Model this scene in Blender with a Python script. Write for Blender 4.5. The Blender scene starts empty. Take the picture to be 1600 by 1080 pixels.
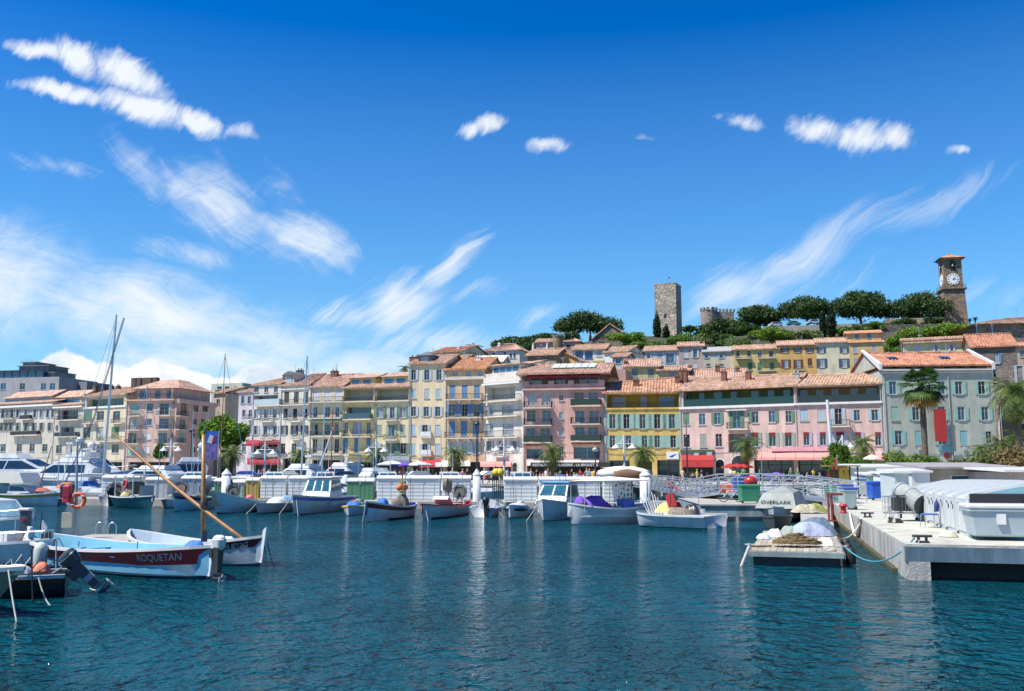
import bpy, math, random
from mathutils import Vector, Matrix
random.seed(7)
C = bpy.context.scene.collection
PI = math.pi
# ---------------------------------------------------------------- camera
H = 3.0; F = 1500.0; PITCH = math.atan(193/1500.0)
CP, SP = math.cos(PITCH), math.sin(PITCH)
def ray(px, py):
    u = (px-800)/F; v = (540-py)/F
    return Vector((u, CP - v*SP, SP + v*CP))
def W(px, py, z=0.0):                    # measured point -> world point at height z
    d = ray(px, py); t = (z-H)/d.z
    return Vector((d.x*t, d.y*t, z))
def D(px, py, Y):                        # measured point -> world point at distance Y
    d = ray(px, py); t = Y/d.y
    return Vector((d.x*t, Y, H+d.z*t))
cam = bpy.data.cameras.new('camera'); co = bpy.data.objects.new('camera', cam); C.objects.link(co)
cam.sensor_width = 36; cam.lens = 36*F/1600; cam.clip_end = 9000; cam.clip_start = .1
co.location = (0, 0, H); co.rotation_euler = (PI/2+PITCH, 0, 0)
bpy.context.scene.camera = co
# ---------------------------------------------------------------- node helpers
MATS = {}
def nmat(name):
    m = bpy.data.materials.new(name); m.use_nodes = True
    nt = m.node_tree; b = nt.nodes['Principled BSDF']
    return m, nt, b
def N(nt, t, **kw):
    n = nt.nodes.new(t)
    for k, v in kw.items():
        if k.startswith('i_'):
            n.inputs[k[2:].replace('_', ' ')].default_value = v
        else: setattr(n, k, v)
    return n
def setv(n, i, v): n.inputs[i].default_value = v
def c4(c, k=1.0): return (c[0]*k, c[1]*k, c[2]*k, 1)
def mat(name, col, rough=.6, metal=0, var=.12, scale=1.5, bump=0, bscale=20, spec=.5, streak=0, coord='Object'):
    if name in MATS: return MATS[name]
    m, nt, b = nmat(name); L = nt.links.new
    setv(b, 'Roughness', rough); setv(b, 'Metallic', metal); setv(b, 'Specular IOR Level', spec)
    tc = N(nt, 'ShaderNodeTexCoord')
    if var > 0:
        n1 = N(nt, 'ShaderNodeTexNoise'); setv(n1, 'Scale', scale); setv(n1, 'Detail', 6); setv(n1, 'Roughness', .65)
        L(tc.outputs[coord], n1.inputs['Vector'])
        r = N(nt, 'ShaderNodeValToRGB')
        r.color_ramp.elements[0].position = .3; r.color_ramp.elements[1].position = .72
        r.color_ramp.elements[0].color = c4(col, 1-var); r.color_ramp.elements[1].color = c4(col, 1+var*.7)
        L(n1.outputs['Fac'], r.inputs['Fac']); out = r.outputs['Color']
        if streak > 0:
            mp = N(nt, 'ShaderNodeMapping'); setv(mp, 'Scale', (.8, .8, .07)); L(tc.outputs[coord], mp.inputs['Vector'])
            n2 = N(nt, 'ShaderNodeTexNoise'); setv(n2, 'Scale', 1.6); setv(n2, 'Detail', 8); setv(n2, 'Roughness', .7); L(mp.outputs[0], n2.inputs['Vector'])
            r2 = N(nt, 'ShaderNodeValToRGB'); r2.color_ramp.elements[0].position = .36; r2.color_ramp.elements[1].position = .62
            r2.color_ramp.elements[0].color = (1-streak,)*3+(1,); r2.color_ramp.elements[1].color = (1, 1, 1, 1)
            L(n2.outputs['Fac'], r2.inputs['Fac'])
            mx = N(nt, 'ShaderNodeMixRGB', blend_type='MULTIPLY'); setv(mx, 'Fac', 1)
            L(out, mx.inputs[1]); L(r2.outputs['Color'], mx.inputs[2]); out = mx.outputs[0]
        L(out, b.inputs['Base Color'])
    else: setv(b, 'Base Color', c4(col))
    if bump > 0:
        n3 = N(nt, 'ShaderNodeTexNoise'); setv(n3, 'Scale', bscale); setv(n3, 'Detail', 4); L(tc.outputs[coord], n3.inputs['Vector'])
        bp = N(nt, 'ShaderNodeBump'); setv(bp, 'Strength', bump); setv(bp, 'Distance', .1)
        L(n3.outputs['Fac'], bp.inputs['Height']); L(bp.outputs[0], b.inputs['Normal'])
    MATS[name] = m; return m
def plaster(name, col): return mat('plaster_'+name, col, .85, var=.17, scale=.45, streak=.24, bump=.15, bscale=6, spec=.25)
def paint(name, col, rough=.35, var=.08): return mat('paint_'+name, col, rough, var=var, scale=2.5, streak=.08)
def wave_mat(name, col, col2, scale, axis='X', rough=.8, bump=.6, extra=.25):
    if name in MATS: return MATS[name]
    m, nt, b = nmat(name); L = nt.links.new; setv(b, 'Roughness', rough)
    tc = N(nt, 'ShaderNodeTexCoord')
    w = N(nt, 'ShaderNodeTexWave', bands_direction=axis); setv(w, 'Scale', scale); setv(w, 'Distortion', .4); setv(w, 'Detail', 1)
    L(tc.outputs['Object'], w.inputs['Vector'])
    r = N(nt, 'ShaderNodeValToRGB'); r.color_ramp.elements[0].color = c4(col2); r.color_ramp.elements[1].color = c4(col)
    L(w.outputs['Fac'], r.inputs['Fac'])
    n = N(nt, 'ShaderNodeTexNoise'); setv(n, 'Scale', 1.1); setv(n, 'Detail', 8); setv(n, 'Roughness', .75); L(tc.outputs['Object'], n.inputs['Vector'])
    r2 = N(nt, 'ShaderNodeValToRGB'); r2.color_ramp.elements[0].position = .3; r2.color_ramp.elements[1].position = .7
    r2.color_ramp.elements[0].color = (1-extra,)*3+(1,); r2.color_ramp.elements[1].color = (1+extra*.6,)*3+(1,)
    L(n.outputs['Fac'], r2.inputs['Fac'])
    mx = N(nt, 'ShaderNodeMixRGB', blend_type='MULTIPLY'); setv(mx, 'Fac', 1); L(r.outputs['Color'], mx.inputs[1]); L(r2.outputs['Color'], mx.inputs[2])
    L(mx.outputs[0], b.inputs['Base Color'])
    bp = N(nt, 'ShaderNodeBump'); setv(bp, 'Strength', bump); setv(bp, 'Distance', .05); L(w.outputs['Fac'], bp.inputs['Height']); L(bp.outputs[0], b.inputs['Normal'])
    MATS[name] = m; return m
def tiles(name, col):
    # fired clay tiles: every tile its own tint, weathered, with lichen
    if name in MATS: return MATS[name]
    m, nt, b = nmat(name); L = nt.links.new; setv(b, 'Roughness', .88)
    tc = N(nt, 'ShaderNodeTexCoord')
    mp = N(nt, 'ShaderNodeMapping'); setv(mp, 'Scale', (2.2, 2.0, .2)); L(tc.outputs['Object'], mp.inputs['Vector'])
    v = N(nt, 'ShaderNodeTexVoronoi'); setv(v, 'Scale', 1.0); L(mp.outputs[0], v.inputs['Vector'])
    sp = N(nt, 'ShaderNodeSeparateColor'); L(v.outputs['Color'], sp.inputs[0])
    r = N(nt, 'ShaderNodeValToRGB'); e = r.color_ramp.elements
    e[0].color = c4(col, .62); e[1].color = (col[0]*1.12, col[1]*1.28, col[2]*1.4, 1); x = e.new(.5); x.color = c4(col)
    L(sp.outputs[0], r.inputs['Fac'])
    n = N(nt, 'ShaderNodeTexNoise'); setv(n, 'Scale', .7); setv(n, 'Detail', 7); setv(n, 'Roughness', .7); L(tc.outputs['Object'], n.inputs['Vector'])
    r2 = N(nt, 'ShaderNodeValToRGB'); r2.color_ramp.elements[0].position = .33; r2.color_ramp.elements[1].position = .6
    r2.color_ramp.elements[0].color = (.62, .66, .66, 1); r2.color_ramp.elements[1].color = (1.05, 1.02, 1, 1)
    L(n.outputs['Fac'], r2.inputs['Fac'])
    mx = N(nt, 'ShaderNodeMixRGB', blend_type='MULTIPLY'); setv(mx, 'Fac', 1); L(r.outputs['Color'], mx.inputs[1]); L(r2.outputs['Color'], mx.inputs[2])
    L(mx.outputs[0], b.inputs['Base Color']); MATS[name] = m; return m
def stone_mat(name, c1, c2, scale=1.6, mortar=(.25, .23, .2)):
    if name in MATS: return MATS[name]
    m, nt, b = nmat(name); L = nt.links.new; setv(b, 'Roughness', .9)
    tc = N(nt, 'ShaderNodeTexCoord')
    mp = N(nt, 'ShaderNodeMapping'); setv(mp, 'Scale', (1, 1, 1.9)); L(tc.outputs['Object'], mp.inputs['Vector'])
    v = N(nt, 'ShaderNodeTexVoronoi'); setv(v, 'Scale', scale); L(mp.outputs[0], v.inputs['Vector'])
    v2 = N(nt, 'ShaderNodeTexVoronoi', feature='DISTANCE_TO_EDGE'); setv(v2, 'Scale', scale); L(mp.outputs[0], v2.inputs['Vector'])
    sp = N(nt, 'ShaderNodeSeparateColor'); L(v.outputs['Color'], sp.inputs[0])
    r = N(nt, 'ShaderNodeValToRGB'); r.color_ramp.elements[0].color = c4(c1); r.color_ramp.elements[1].color = c4(c2); L(sp.outputs[0], r.inputs['Fac'])
    r2 = N(nt, 'ShaderNodeValToRGB'); r2.color_ramp.elements[1].position = .09; L(v2.outputs['Distance'], r2.inputs['Fac'])
    mx = N(nt, 'ShaderNodeMixRGB'); L(r2.outputs['Color'], mx.inputs[0]); setv(mx, 1, c4(mortar)); L(r.outputs['Color'], mx.inputs[2])
    n = N(nt, 'ShaderNodeTexNoise'); setv(n, 'Scale', .35); setv(n, 'Detail', 6); L(tc.outputs['Object'], n.inputs['Vector'])
    r3 = N(nt, 'ShaderNodeValToRGB'); r3.color_ramp.elements[0].position = .3; r3.color_ramp.elements[1].position = .7
    r3.color_ramp.elements[0].color = (.62, .62, .64, 1); r3.color_ramp.elements[1].color = (1.15, 1.13, 1.08, 1); L(n.outputs['Fac'], r3.inputs['Fac'])
    m2 = N(nt, 'ShaderNodeMixRGB', blend_type='MULTIPLY'); setv(m2, 'Fac', 1); L(mx.outputs[0], m2.inputs[1]); L(r3.outputs['Color'], m2.inputs[2])
    L(m2.outputs[0], b.inputs['Base Color'])
    bp = N(nt, 'ShaderNodeBump'); setv(bp, 'Strength', .8); setv(bp, 'Distance', .12); L(r2.outputs['Color'], bp.inputs['Height']); L(bp.outputs[0], b.inputs['Normal'])
    MATS[name] = m; return m
def glass(name, col, rough=.06):
    return mat('glass_'+name, col, rough, var=.5, scale=.9, spec=.9, coord='Object')
def leaf(name, c1, c2, scale=.5):
    if name in MATS: return MATS[name]
    m, nt, b = nmat(name); L = nt.links.new; setv(b, 'Roughness', .6); setv(b, 'Specular IOR Level', .3)
    tc = N(nt, 'ShaderNodeTexCoord')
    n = N(nt, 'ShaderNodeTexNoise'); setv(n, 'Scale', scale); setv(n, 'Detail', 5); L(tc.outputs['Object'], n.inputs['Vector'])
    w = N(nt, 'ShaderNodeTexWhiteNoise'); 
    g = N(nt, 'ShaderNodeNewGeometry')
    ad = N(nt, 'ShaderNodeMath', operation='ADD'); mu = N(nt, 'ShaderNodeMath', operation='MULTIPLY'); setv(mu, 1, .45)
    L(g.outputs['Random Per Island'], mu.inputs[0]); L(n.outputs['Fac'], ad.inputs[0]); L(mu.outputs[0], ad.inputs[1])
    r = N(nt, 'ShaderNodeValToRGB'); r.color_ramp.elements[0].position = .42; r.color_ramp.elements[1].position = .95
    r.color_ramp.elements[0].color = c4(c1); r.color_ramp.elements[1].color = c4(c2); L(ad.outputs[0], r.inputs['Fac']); L(r.outputs['Color'], b.inputs['Base Color'])
    tr = N(nt, 'ShaderNodeBsdfTranslucent'); L(r.outputs['Color'], tr.inputs['Color'])
    ms = N(nt, 'ShaderNodeMixShader'); setv(ms, 0, .3); L(b.outputs[0], ms.inputs[1]); L(tr.outputs[0], ms.inputs[2])
    L(ms.outputs[0], nt.nodes['Material Output'].inputs[0])
    MATS[name] = m; return m
# ---------------------------------------------------------------- mesh builder
class MB:
    def __init__(s): s.v = []; s.f = []; s.m = []
    def add(s, vs, fs, mi=0):
        o = len(s.v); s.v += [tuple(x) for x in vs]; s.f += [tuple(i+o for i in f) for f in fs]
        s.m += [mi]*len(fs)
    def quad(s, a, b, c, d, mi=0): s.add([a, b, c, d], [(0, 1, 2, 3)], mi)
    def poly(s, pts, mi=0): s.add(pts, [tuple(range(len(pts)))], mi)
    def box(s, c, d, rz=0, mi=0, rx=0, ry=0, taper=1.0):
        M = Matrix.Translation(c) @ Matrix.Rotation(rz, 4, 'Z') @ Matrix.Rotation(ry, 4, 'Y') @ Matrix.Rotation(rx, 4, 'X')
        x, y, z = d[0]/2, d[1]/2, d[2]/2; t = taper
        vs = [M @ Vector(p) for p in ((-x, -y, -z), (x, -y, -z), (x, y, -z), (-x, y, -z), (-x*t, -y*t, z), (x*t, -y*t, z), (x*t, y*t, z), (-x*t, y*t, z))]
        s.add(vs, [(3, 2, 1, 0), (4, 5, 6, 7), (0, 1, 5, 4), (1, 2, 6, 5), (2, 3, 7, 6), (3, 0, 4, 7)], mi)
    def bb(s, x0, x1, y0, y1, z0, z1, mi=0): s.box(((x0+x1)/2, (y0+y1)/2, (z0+z1)/2), (abs(x1-x0), abs(y1-y0), abs(z1-z0)), mi=mi)
    def rbox(s, c, d, r=.04, rz=0, mi=0, seg=3, taper=1.0):      # box with rounded vertical corners and softened rim
        x, y, z = d[0]/2, d[1]/2, d[2]/2; r = min(r, x*.9, y*.9)
        ring = []
        for (sx, sy, a0) in ((1, 1, 0), (-1, 1, PI/2), (-1, -1, PI), (1, -1, 1.5*PI)):
            for i in range(seg+1):
                a = a0+PI/2*i/seg; ring.append((sx*(x-r)+r*math.cos(a), sy*(y-r)+r*math.sin(a)))
        n = len(ring); M = Matrix.Translation(c) @ Matrix.Rotation(rz, 4, 'Z'); rr = min(r*.5, z*.5)
        kx = (x-rr)/x; ky = (y-rr)/y
        lv = [(-z, taper*kx, taper*ky), (-z+rr, taper, taper), (z-rr, 1, 1), (z, kx, ky)]
        vs = []
        for (zz, sx, sy) in lv: vs += [M @ Vector((p[0]*sx, p[1]*sy, zz)) for p in ring]
        fs = [tuple(range(n-1, -1, -1)), tuple(range(3*n, 4*n))]
        for k in range(3):
            for i in range(n): j = (i+1) % n; fs.append((k*n+i, k*n+j, (k+1)*n+j, (k+1)*n+i))
        s.add(vs, fs, mi)
    def cyl(s, a, b, r0, r1=None, n=8, mi=0, cap=True):
        a = Vector(a); b = Vector(b); r1 = r0 if r1 is None else r1; d = (b-a)
        if d.length < 1e-6: return
        q = d.to_track_quat('Z', 'Y'); vs = []
        for (p, r) in ((a, r0), (b, r1)):
            for i in range(n): t = 2*PI*i/n; vs.append(p+q @ Vector((r*math.cos(t), r*math.sin(t), 0)))
        fs = [(i, (i+1) % n, n+(i+1) % n, n+i) for i in range(n)]
        if cap: fs += [tuple(range(n-1, -1, -1)), tuple(range(n, 2*n))]
        s.add(vs, fs, mi)
    def tube(s, pts, r, n=6, mi=0):
        pts = [Vector(p) for p in pts]; rs = r if isinstance(r, (list, tuple)) else [r]*len(pts); vs = []
        for i, p in enumerate(pts):
            d = (pts[min(i+1, len(pts)-1)]-pts[max(i-1, 0)]); q = d.to_track_quat('Z', 'Y')
            for k in range(n): t = 2*PI*k/n; vs.append(p+q @ Vector((rs[i]*math.cos(t), rs[i]*math.sin(t), 0)))
        fs = [(i*n+k, i*n+(k+1) % n, (i+1)*n+(k+1) % n, (i+1)*n+k) for i in range(len(pts)-1) for k in range(n)]
        fs += [tuple(range(n-1, -1, -1)), tuple(range((len(pts)-1)*n, len(pts)*n))]
        s.add(vs, fs, mi)
    def lathe(s, prof, c=(0, 0, 0), n=16, mi=0):           # prof: [(r,z)]
        vs = []
        for (r, z) in prof:
            for k in range(n): t = 2*PI*k/n; vs.append((c[0]+r*math.cos(t), c[1]+r*math.sin(t), c[2]+z))
        fs = [(i*n+k, i*n+(k+1) % n, (i+1)*n+(k+1) % n, (i+1)*n+k) for i in range(len(prof)-1) for k in range(n)]
        fs += [tuple(range(n-1, -1, -1)), tuple(range((len(prof)-1)*n, len(prof)*n))]
        s.add(vs, fs, mi)
    def torus(s, c, R, r, axis='Y', n=16, m=6, mi=0):
        vs = []
        for i in range(n):
            t = 2*PI*i/n
            for k in range(m):
                a = 2*PI*k/m; rr = R+r*math.cos(a); z = r*math.sin(a)
                p = (rr*math.cos(t), z, rr*math.sin(t)) if axis == 'Y' else ((z, rr*math.cos(t), rr*math.sin(t)) if axis == 'X' else (rr*math.cos(t), rr*math.sin(t), z))
                vs.append((c[0]+p[0], c[1]+p[1], c[2]+p[2]))
        fs = [(i*m+k, ((i+1) % n)*m+k, ((i+1) % n)*m+(k+1) % m, i*m+(k+1) % m) for i in range(n) for k in range(m)]
        s.add(vs, fs, mi)
    def blob(s, c, r, n=10, m=7, mi=0, seed=0, amp=.12):
        rnd = random.Random(seed); vs = []; fs = []
        for i in range(m+1):
            ph = PI*i/m
            for k in range(n):
                t = 2*PI*k/n; q = 1+rnd.uniform(-amp, amp)
                vs.append((c[0]+r[0]*q*math.sin(ph)*math.cos(t), c[1]+r[1]*q*math.sin(ph)*math.sin(t), c[2]+r[2]*q*math.cos(ph)))
        fs = [(i*n+k, (i+1)*n+k, (i+1)*n+(k+1) % n, i*n+(k+1) % n) for i in range(m) for k in range(n)]
        s.add(vs, fs, mi)
    def drape(s, c, r, seed=0, mi=0, n=30, m=11, fold=.10):      # cloth or net thrown over something: peaked, with folds running down
        rnd = random.Random(seed); a1, a2, a3 = (rnd.uniform(0, 6.28) for _ in range(3)); px, py = rnd.uniform(-.2, .2), rnd.uniform(-.2, .2); vs = [(c[0]+px*r[0], c[1]+py*r[1], c[2]+r[2])]
        for j in range(1, m+1):
            t = j/m
            for k in range(n):
                th = 2*PI*k/n; e = 1+.10*math.sin(2*th+a1)+.07*math.sin(5*th+a2)+.03*math.sin(11*th+a3); h = (1-t**2.8)*(1+.22*math.sin(2*th+a2)*t)
                h += fold*math.sin(7*th+a1+2*t)*t*(1.15-t)+fold*.6*math.sin(13*th+a3-3*t)*t*(1.1-t)+rnd.uniform(-.025, .025)
                vs.append((c[0]+r[0]*(e*t*math.cos(th)+px*(1-t)), c[1]+r[1]*(e*t*math.sin(th)+py*(1-t)), c[2]-r[2]*.45+r[2]*1.45*max(h, 0)))
        fs = [(0, 1+k, 1+(k+1) % n) for k in range(n)]+[(1+j*n+k, 1+(j+1)*n+k, 1+(j+1)*n+(k+1) % n, 1+j*n+(k+1) % n) for j in range(m-1) for k in range(n)]
        s.add(vs, fs, mi)
    def build(s, name, mats, parent=None, smooth=False, loc=None):
        me = bpy.data.meshes.new(name); me.from_pydata(s.v, [], s.f)
        mats = mats if isinstance(mats, (list, tuple)) else [mats]
        for m in mats: me.materials.append(m)
        if len(mats) > 1: me.polygons.foreach_set('material_index', s.m)
        if smooth: me.polygons.foreach_set('use_smooth', [True]*len(me.polygons))
        me.update()
        o = bpy.data.objects.new(name, me); C.objects.link(o)
        if parent is not None: o.parent = parent
        if loc is not None: o.location = loc
        return o
def tag(o, label=None, cat=None, group=None, kind=None):
    if label: o['label'] = label
    if cat: o['category'] = cat
    if group: o['group'] = group
    if kind: o['kind'] = kind
    return o
def empty(name, loc=(0, 0, 0), rz=0, label=None, cat=None, group=None):
    o = bpy.data.objects.new(name, None); C.objects.link(o); o.location = loc; o.rotation_euler = (0, 0, rz)
    o.empty_display_size = .3
    return tag(o, label, cat, group)
def copy_tree(o, parent=None):
    c = o.copy(); C.objects.link(c)
    if parent is not None: c.parent = parent
    for ch in list(o.children): copy_tree(ch, c)
    return c
# ---------------------------------------------------------------- common materials
WHITE = paint('white', (.64, .65, .64)); GREY = paint('grey', (.35, .37, .38)); DARK = paint('dark', (.03, .032, .035))
STEEL = mat('steel', (.6, .62, .63), .3, 1, var=.1); ALU = mat('aluminium', (.62, .64, .66), .38, .85, var=.12, streak=.15)
IRON = mat('wrought_iron', (.035, .04, .045), .55, .3, var=.2)
CONC = mat('concrete', (.38, .37, .33), .9, var=.2, scale=.8, streak=.2, bump=.3, bscale=8)
BLACKR = mat('black_rubber', (.015, .016, .018), .6, var=.2)
WOOD = mat('varnished_wood', (.42, .2, .06), .35, var=.3, scale=4, streak=.3)
G1 = glass('dark', (.012, .022, .035)); G2 = glass('blue', (.015, .075, .16)); G3 = glass('curtain', (.30, .33, .36), .12); G0 = mat('dark_opening', (.012, .013, .016), .6, var=0)
# ---------------------------------------------------------------- world, sun
scene = bpy.context.scene
w = bpy.data.worlds.new("World"); scene.world = w; w.use_nodes = True
nt = w.node_tree; nt.nodes.clear(); L = nt.links.new
SUN_EL = math.radians(57); SUN_AZ = math.radians(-112)       # azimuth clockwise from +Y (camera heading); sun on the left, a little behind
sky = N(nt, 'ShaderNodeTexSky', sky_type='NISHITA'); sky.sun_disc = False; sky.sun_elevation = SUN_EL; sky.sun_rotation = SUN_AZ
sky.altitude = 0; sky.air_density = 1.15; sky.dust_density = .15; sky.ozone_density = 3.2
tc = N(nt, 'ShaderNodeTexCoord')
hs = N(nt, 'ShaderNodeHueSaturation'); setv(hs, 'Saturation', 1.24); setv(hs, 'Value', 1.0); setv(hs, 'Hue', .503); 
gm = N(nt, 'ShaderNodeGamma'); setv(gm, 'Gamma', 1.32); L(sky.outputs[0], gm.inputs[0])
tn = N(nt, 'ShaderNodeMixRGB', blend_type='MULTIPLY'); setv(tn, 'Fac', 1); L(gm.outputs[0], tn.inputs[1]); setv(tn, 2, (.55, .68, .84, 1)); L(tn.outputs[0], hs.inputs['Color'])
# direction -> plane of the port side of the sky (x/y, z/y), valid ahead; clouds live at infinity
sep = N(nt, 'ShaderNodeSeparateXYZ'); L(tc.outputs['Generated'], sep.inputs[0])
def mth(op, a, b=None, c=None, clamp=False):
    n = N(nt, 'ShaderNodeMath', operation=op); n.use_clamp = clamp
    for i, x in enumerate((a, b, c)):
        if x is None: continue
        if isinstance(x, (int, float)): setv(n, i, x)
        else: L(x, n.inputs[i])
    return n.outputs[0]
ya = mth('MAXIMUM', mth('ABSOLUTE', sep.outputs[1]), .05)
U = mth('DIVIDE', sep.outputs[0], ya); V = mth('DIVIDE', sep.outputs[2], ya)
cmb = N(nt, 'ShaderNodeCombineXYZ'); L(U, cmb.inputs[0]); L(V, cmb.inputs[1])
def warp(scale, amt, det=3):
    n = N(nt, 'ShaderNodeTexNoise'); setv(n, 'Scale', scale); setv(n, 'Detail', det); L(cmb.outputs[0], n.inputs['Vector'])
    s1 = N(nt, 'ShaderNodeVectorMath', operation='SUBTRACT'); L(n.outputs['Color'], s1.inputs[0]); setv(s1, 1, (.5, .5, .5))
    s2 = N(nt, 'ShaderNodeVectorMath', operation='MULTIPLY'); L(s1.outputs[0], s2.inputs[0]); setv(s2, 1, (amt, amt, 0))
    s3 = N(nt, 'ShaderNodeVectorMath', operation='ADD'); L(cmb.outputs[0], s3.inputs[0]); L(s2.outputs[0], s3.inputs[1])
    return s3.outputs[0]
W1 = warp(6, .07, 6); W2 = warp(24, .03, 7)
def uv(px, py):
    d = ray(px, py); return d.x/d.y, d.z/d.y
def ell(src, px, py, L_, w_, ang, inner=.0):     # soft ellipse, lengths in measured pixels, ang degrees counter-clockwise
    cx, cy = uv(px, py)
    mp = N(nt, 'ShaderNodeMapping', vector_type='TEXTURE'); L(src, mp.inputs['Vector'])
    setv(mp, 'Location', (cx, cy, 0)); setv(mp, 'Rotation', (0, 0, math.radians(ang))); setv(mp, 'Scale', (L_/F, w_/F, 1))
    ln = N(nt, 'ShaderNodeVectorMath', operation='LENGTH'); L(mp.outputs[0], ln.inputs[0])
    mr = N(nt, 'ShaderNodeMapRange', interpolation_type='SMOOTHSTEP'); L(ln.outputs['Value'], mr.inputs[0])
    setv(mr, 1, inner); setv(mr, 2, 1.0); setv(mr, 3, 1.0); setv(mr, 4, 0.0)
    return mr.outputs[0]
def fib(ang, sx, sy, det=9, rough=.66, dist=.9, src=None):
    mp = N(nt, 'ShaderNodeMapping', vector_type='TEXTURE'); L(src or W1, mp.inputs['Vector']); setv(mp, 'Rotation', (0, 0, math.radians(ang))); setv(mp, 'Scale', (sx, sy, 1))
    n = N(nt, 'ShaderNodeTexNoise'); setv(n, 'Scale', 1); setv(n, 'Detail', det); setv(n, 'Roughness', rough); setv(n, 'Distortion', dist); L(mp.outputs[0], n.inputs['Vector'])
    return n.outputs['Fac']
def mx_(*a):
    r = a[0]
    for b in a[1:]: r = mth('MAXIMUM', r, b)
    return r
def mul(a, b): return mth('MULTIPLY', a, b)
def erode(mask, noise, k, lo=.0, hi=1.0):        # the noise eats into the mask, so edges break up into threads
    v = mth('SUBTRACT', mth('ADD', mul(mask, 1.25), mul(noise, k)), k*.62)
    mr = N(nt, 'ShaderNodeMapRange', interpolation_type='SMOOTHSTEP'); L(v, mr.inputs[0]); setv(mr, 1, lo); setv(mr, 2, hi); return mul(mr.outputs[0], mth('MULTIPLY', mask, 5.0, clamp=True))
f1 = fib(-38, .11, .028); f1b = fib(40, .06, .03); f2 = fib(38, .14, .018); f3 = fib(-14, .10, .03); f4 = fib(62, .024, .007, 9, .62, .4)
cir = mx_(mul(ell(W1, 235, 262, 190, 62, -44), .6), mul(ell(W1, 340, 320, 210, 95, -38), .9), mul(ell(W1, 470, 385, 150, 80, -22), 1.0), mul(ell(W1, 300, 405, 170, 45, -8), .65), mul(ell(W1, 90, 250, 170, 40, -14), .55), mul(ell(W1, 430, 290, 120, 60, -50), .5))
cir = mul(erode(cir, mth('ADD', mul(f1, .65), mul(f1b, .35)), 2.3, .0, 1.5), .97)
low = mx_(mul(ell(W1, 10, 430, 230, 170, -15), 1.0), mul(ell(W1, 230, 490, 430, 110, -8), 1.0), mul(ell(W1, 430, 530, 260, 75, -12), .85), mul(ell(W1, 560, 575, 340, 55, -3), .9), mul(ell(W1, 330, 560, 450, 75, 0), .9))
low = erode(low, mth('ADD', mul(f3, .7), mul(f1b, .3)), 1.9, -.05, 1.5)
swp = mx_(mul(ell(W1, 700, 420, 170, 40, 52), .8), mul(ell(W1, 625, 485, 120, 90, 30), .95), mul(ell(W1, 745, 462, 95, 30, 25), .6), mul(ell(W1, 660, 545, 250, 50, 6), .6), mul(ell(W1, 850, 500, 90, 30, 15), .45), mul(ell(W1, 540, 500, 130, 50, -10), .6))
swp = erode(swp, f2, 1.9, -.05, 1.4)
rgt = mx_(mul(ell(W1, 1270, 395, 330, 62, 27), .75), mul(ell(W1, 1130, 462, 120, 48, 28), 1.0), mul(ell(W1, 1160, 455, 150, 75, 20), .75), mul(ell(W1, 1440, 330, 260, 45, 22), .55), mul(ell(W1, 1330, 440, 250, 60, 20), .35), mul(ell(W1, 1540, 470, 150, 60, 0), .4))
rgt = mul(erode(rgt, f2, 1.6, .0, 1.3), .68)
def puff(px, py, a, b, ang=0): return ell(W2, px, py, a*1.25, b*1.35, ang)
pf = mx_(puff(60, 74, 80, 22, -10), puff(120, 90, 70, 34, -30), puff(200, 118, 105, 40, -28), puff(95, 143, 110, 22, -8), puff(225, 168, 130, 36, -16), puff(310, 192, 70, 26, -28), mul(puff(370, 205, 60, 20, -5), .6))
pf = erode(pf, mth('ADD', mul(f4, .5), mul(f1b, .5)), 1.7, .05, 1.1)
pf2 = mx_(puff(760, 192, 40, 20, 20), puff(735, 206, 34, 18, 40), mul(puff(856, 226, 46, 15, 6), .95), mul(puff(1165, 190, 50, 22, -5), .75), mul(puff(1120, 188, 30, 12, 0), .5), puff(1270, 200, 62, 30, -5), puff(1350, 212, 80, 32, -3), puff(1400, 210, 40, 30, 0), mul(puff(1497, 236, 32, 14), .75), mul(puff(1002, 214, 30, 9), .5))
pf2 = mul(erode(pf2, mth('ADD', mul(f4, .6), mul(f1b, .4)), 1.8, .02, 1.15), .9)
def heap(px, py, a, b):
    cx, cy = uv(px, py); mp = N(nt, 'ShaderNodeMapping', vector_type='TEXTURE'); L(W2, mp.inputs['Vector']); setv(mp, 'Location', (cx, cy, 0)); setv(mp, 'Scale', (a/F, b/F, 1))
    ln = N(nt, 'ShaderNodeVectorMath', operation='LENGTH'); L(mp.outputs[0], ln.inputs[0])
    mr = N(nt, 'ShaderNodeMapRange', interpolation_type='SMOOTHSTEP'); L(ln.outputs['Value'], mr.inputs[0]); setv(mr, 1, .8); setv(mr, 2, 1.0); setv(mr, 3, 1.0); setv(mr, 4, 0.0)
    return mr.outputs[0]
cum = mx_(heap(105, 585, 52, 40), heap(165, 600, 60, 40), heap(235, 600, 70, 40), heap(290, 610, 60, 38), heap(345, 620, 60, 34), heap(410, 610, 62, 46), heap(460, 620, 60, 44), heap(-30, 610, 60, 30))
hz = N(nt, 'ShaderNodeMapRange'); L(sep.outputs[2], hz.inputs[0]); setv(hz, 1, 0.0); setv(hz, 2, .43); setv(hz, 3, .60); setv(hz, 4, 0.0)
base_sky = N(nt, 'ShaderNodeMixRGB'); L(hz.outputs[0], base_sky.inputs[0]); L(hs.outputs[0], base_sky.inputs[1]); setv(base_sky, 2, (3.4, 6.4, 8.2, 1))
thin = mx_(cir, low, swp, rgt, pf, pf2)
thin = mth('MINIMUM', thin, .93)
skc = N(nt, 'ShaderNodeMixRGB'); L(thin, skc.inputs[0]); L(base_sky.outputs[0], skc.inputs[1]); setv(skc, 2, (8.4, 8.8, 9.1, 1))
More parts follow.
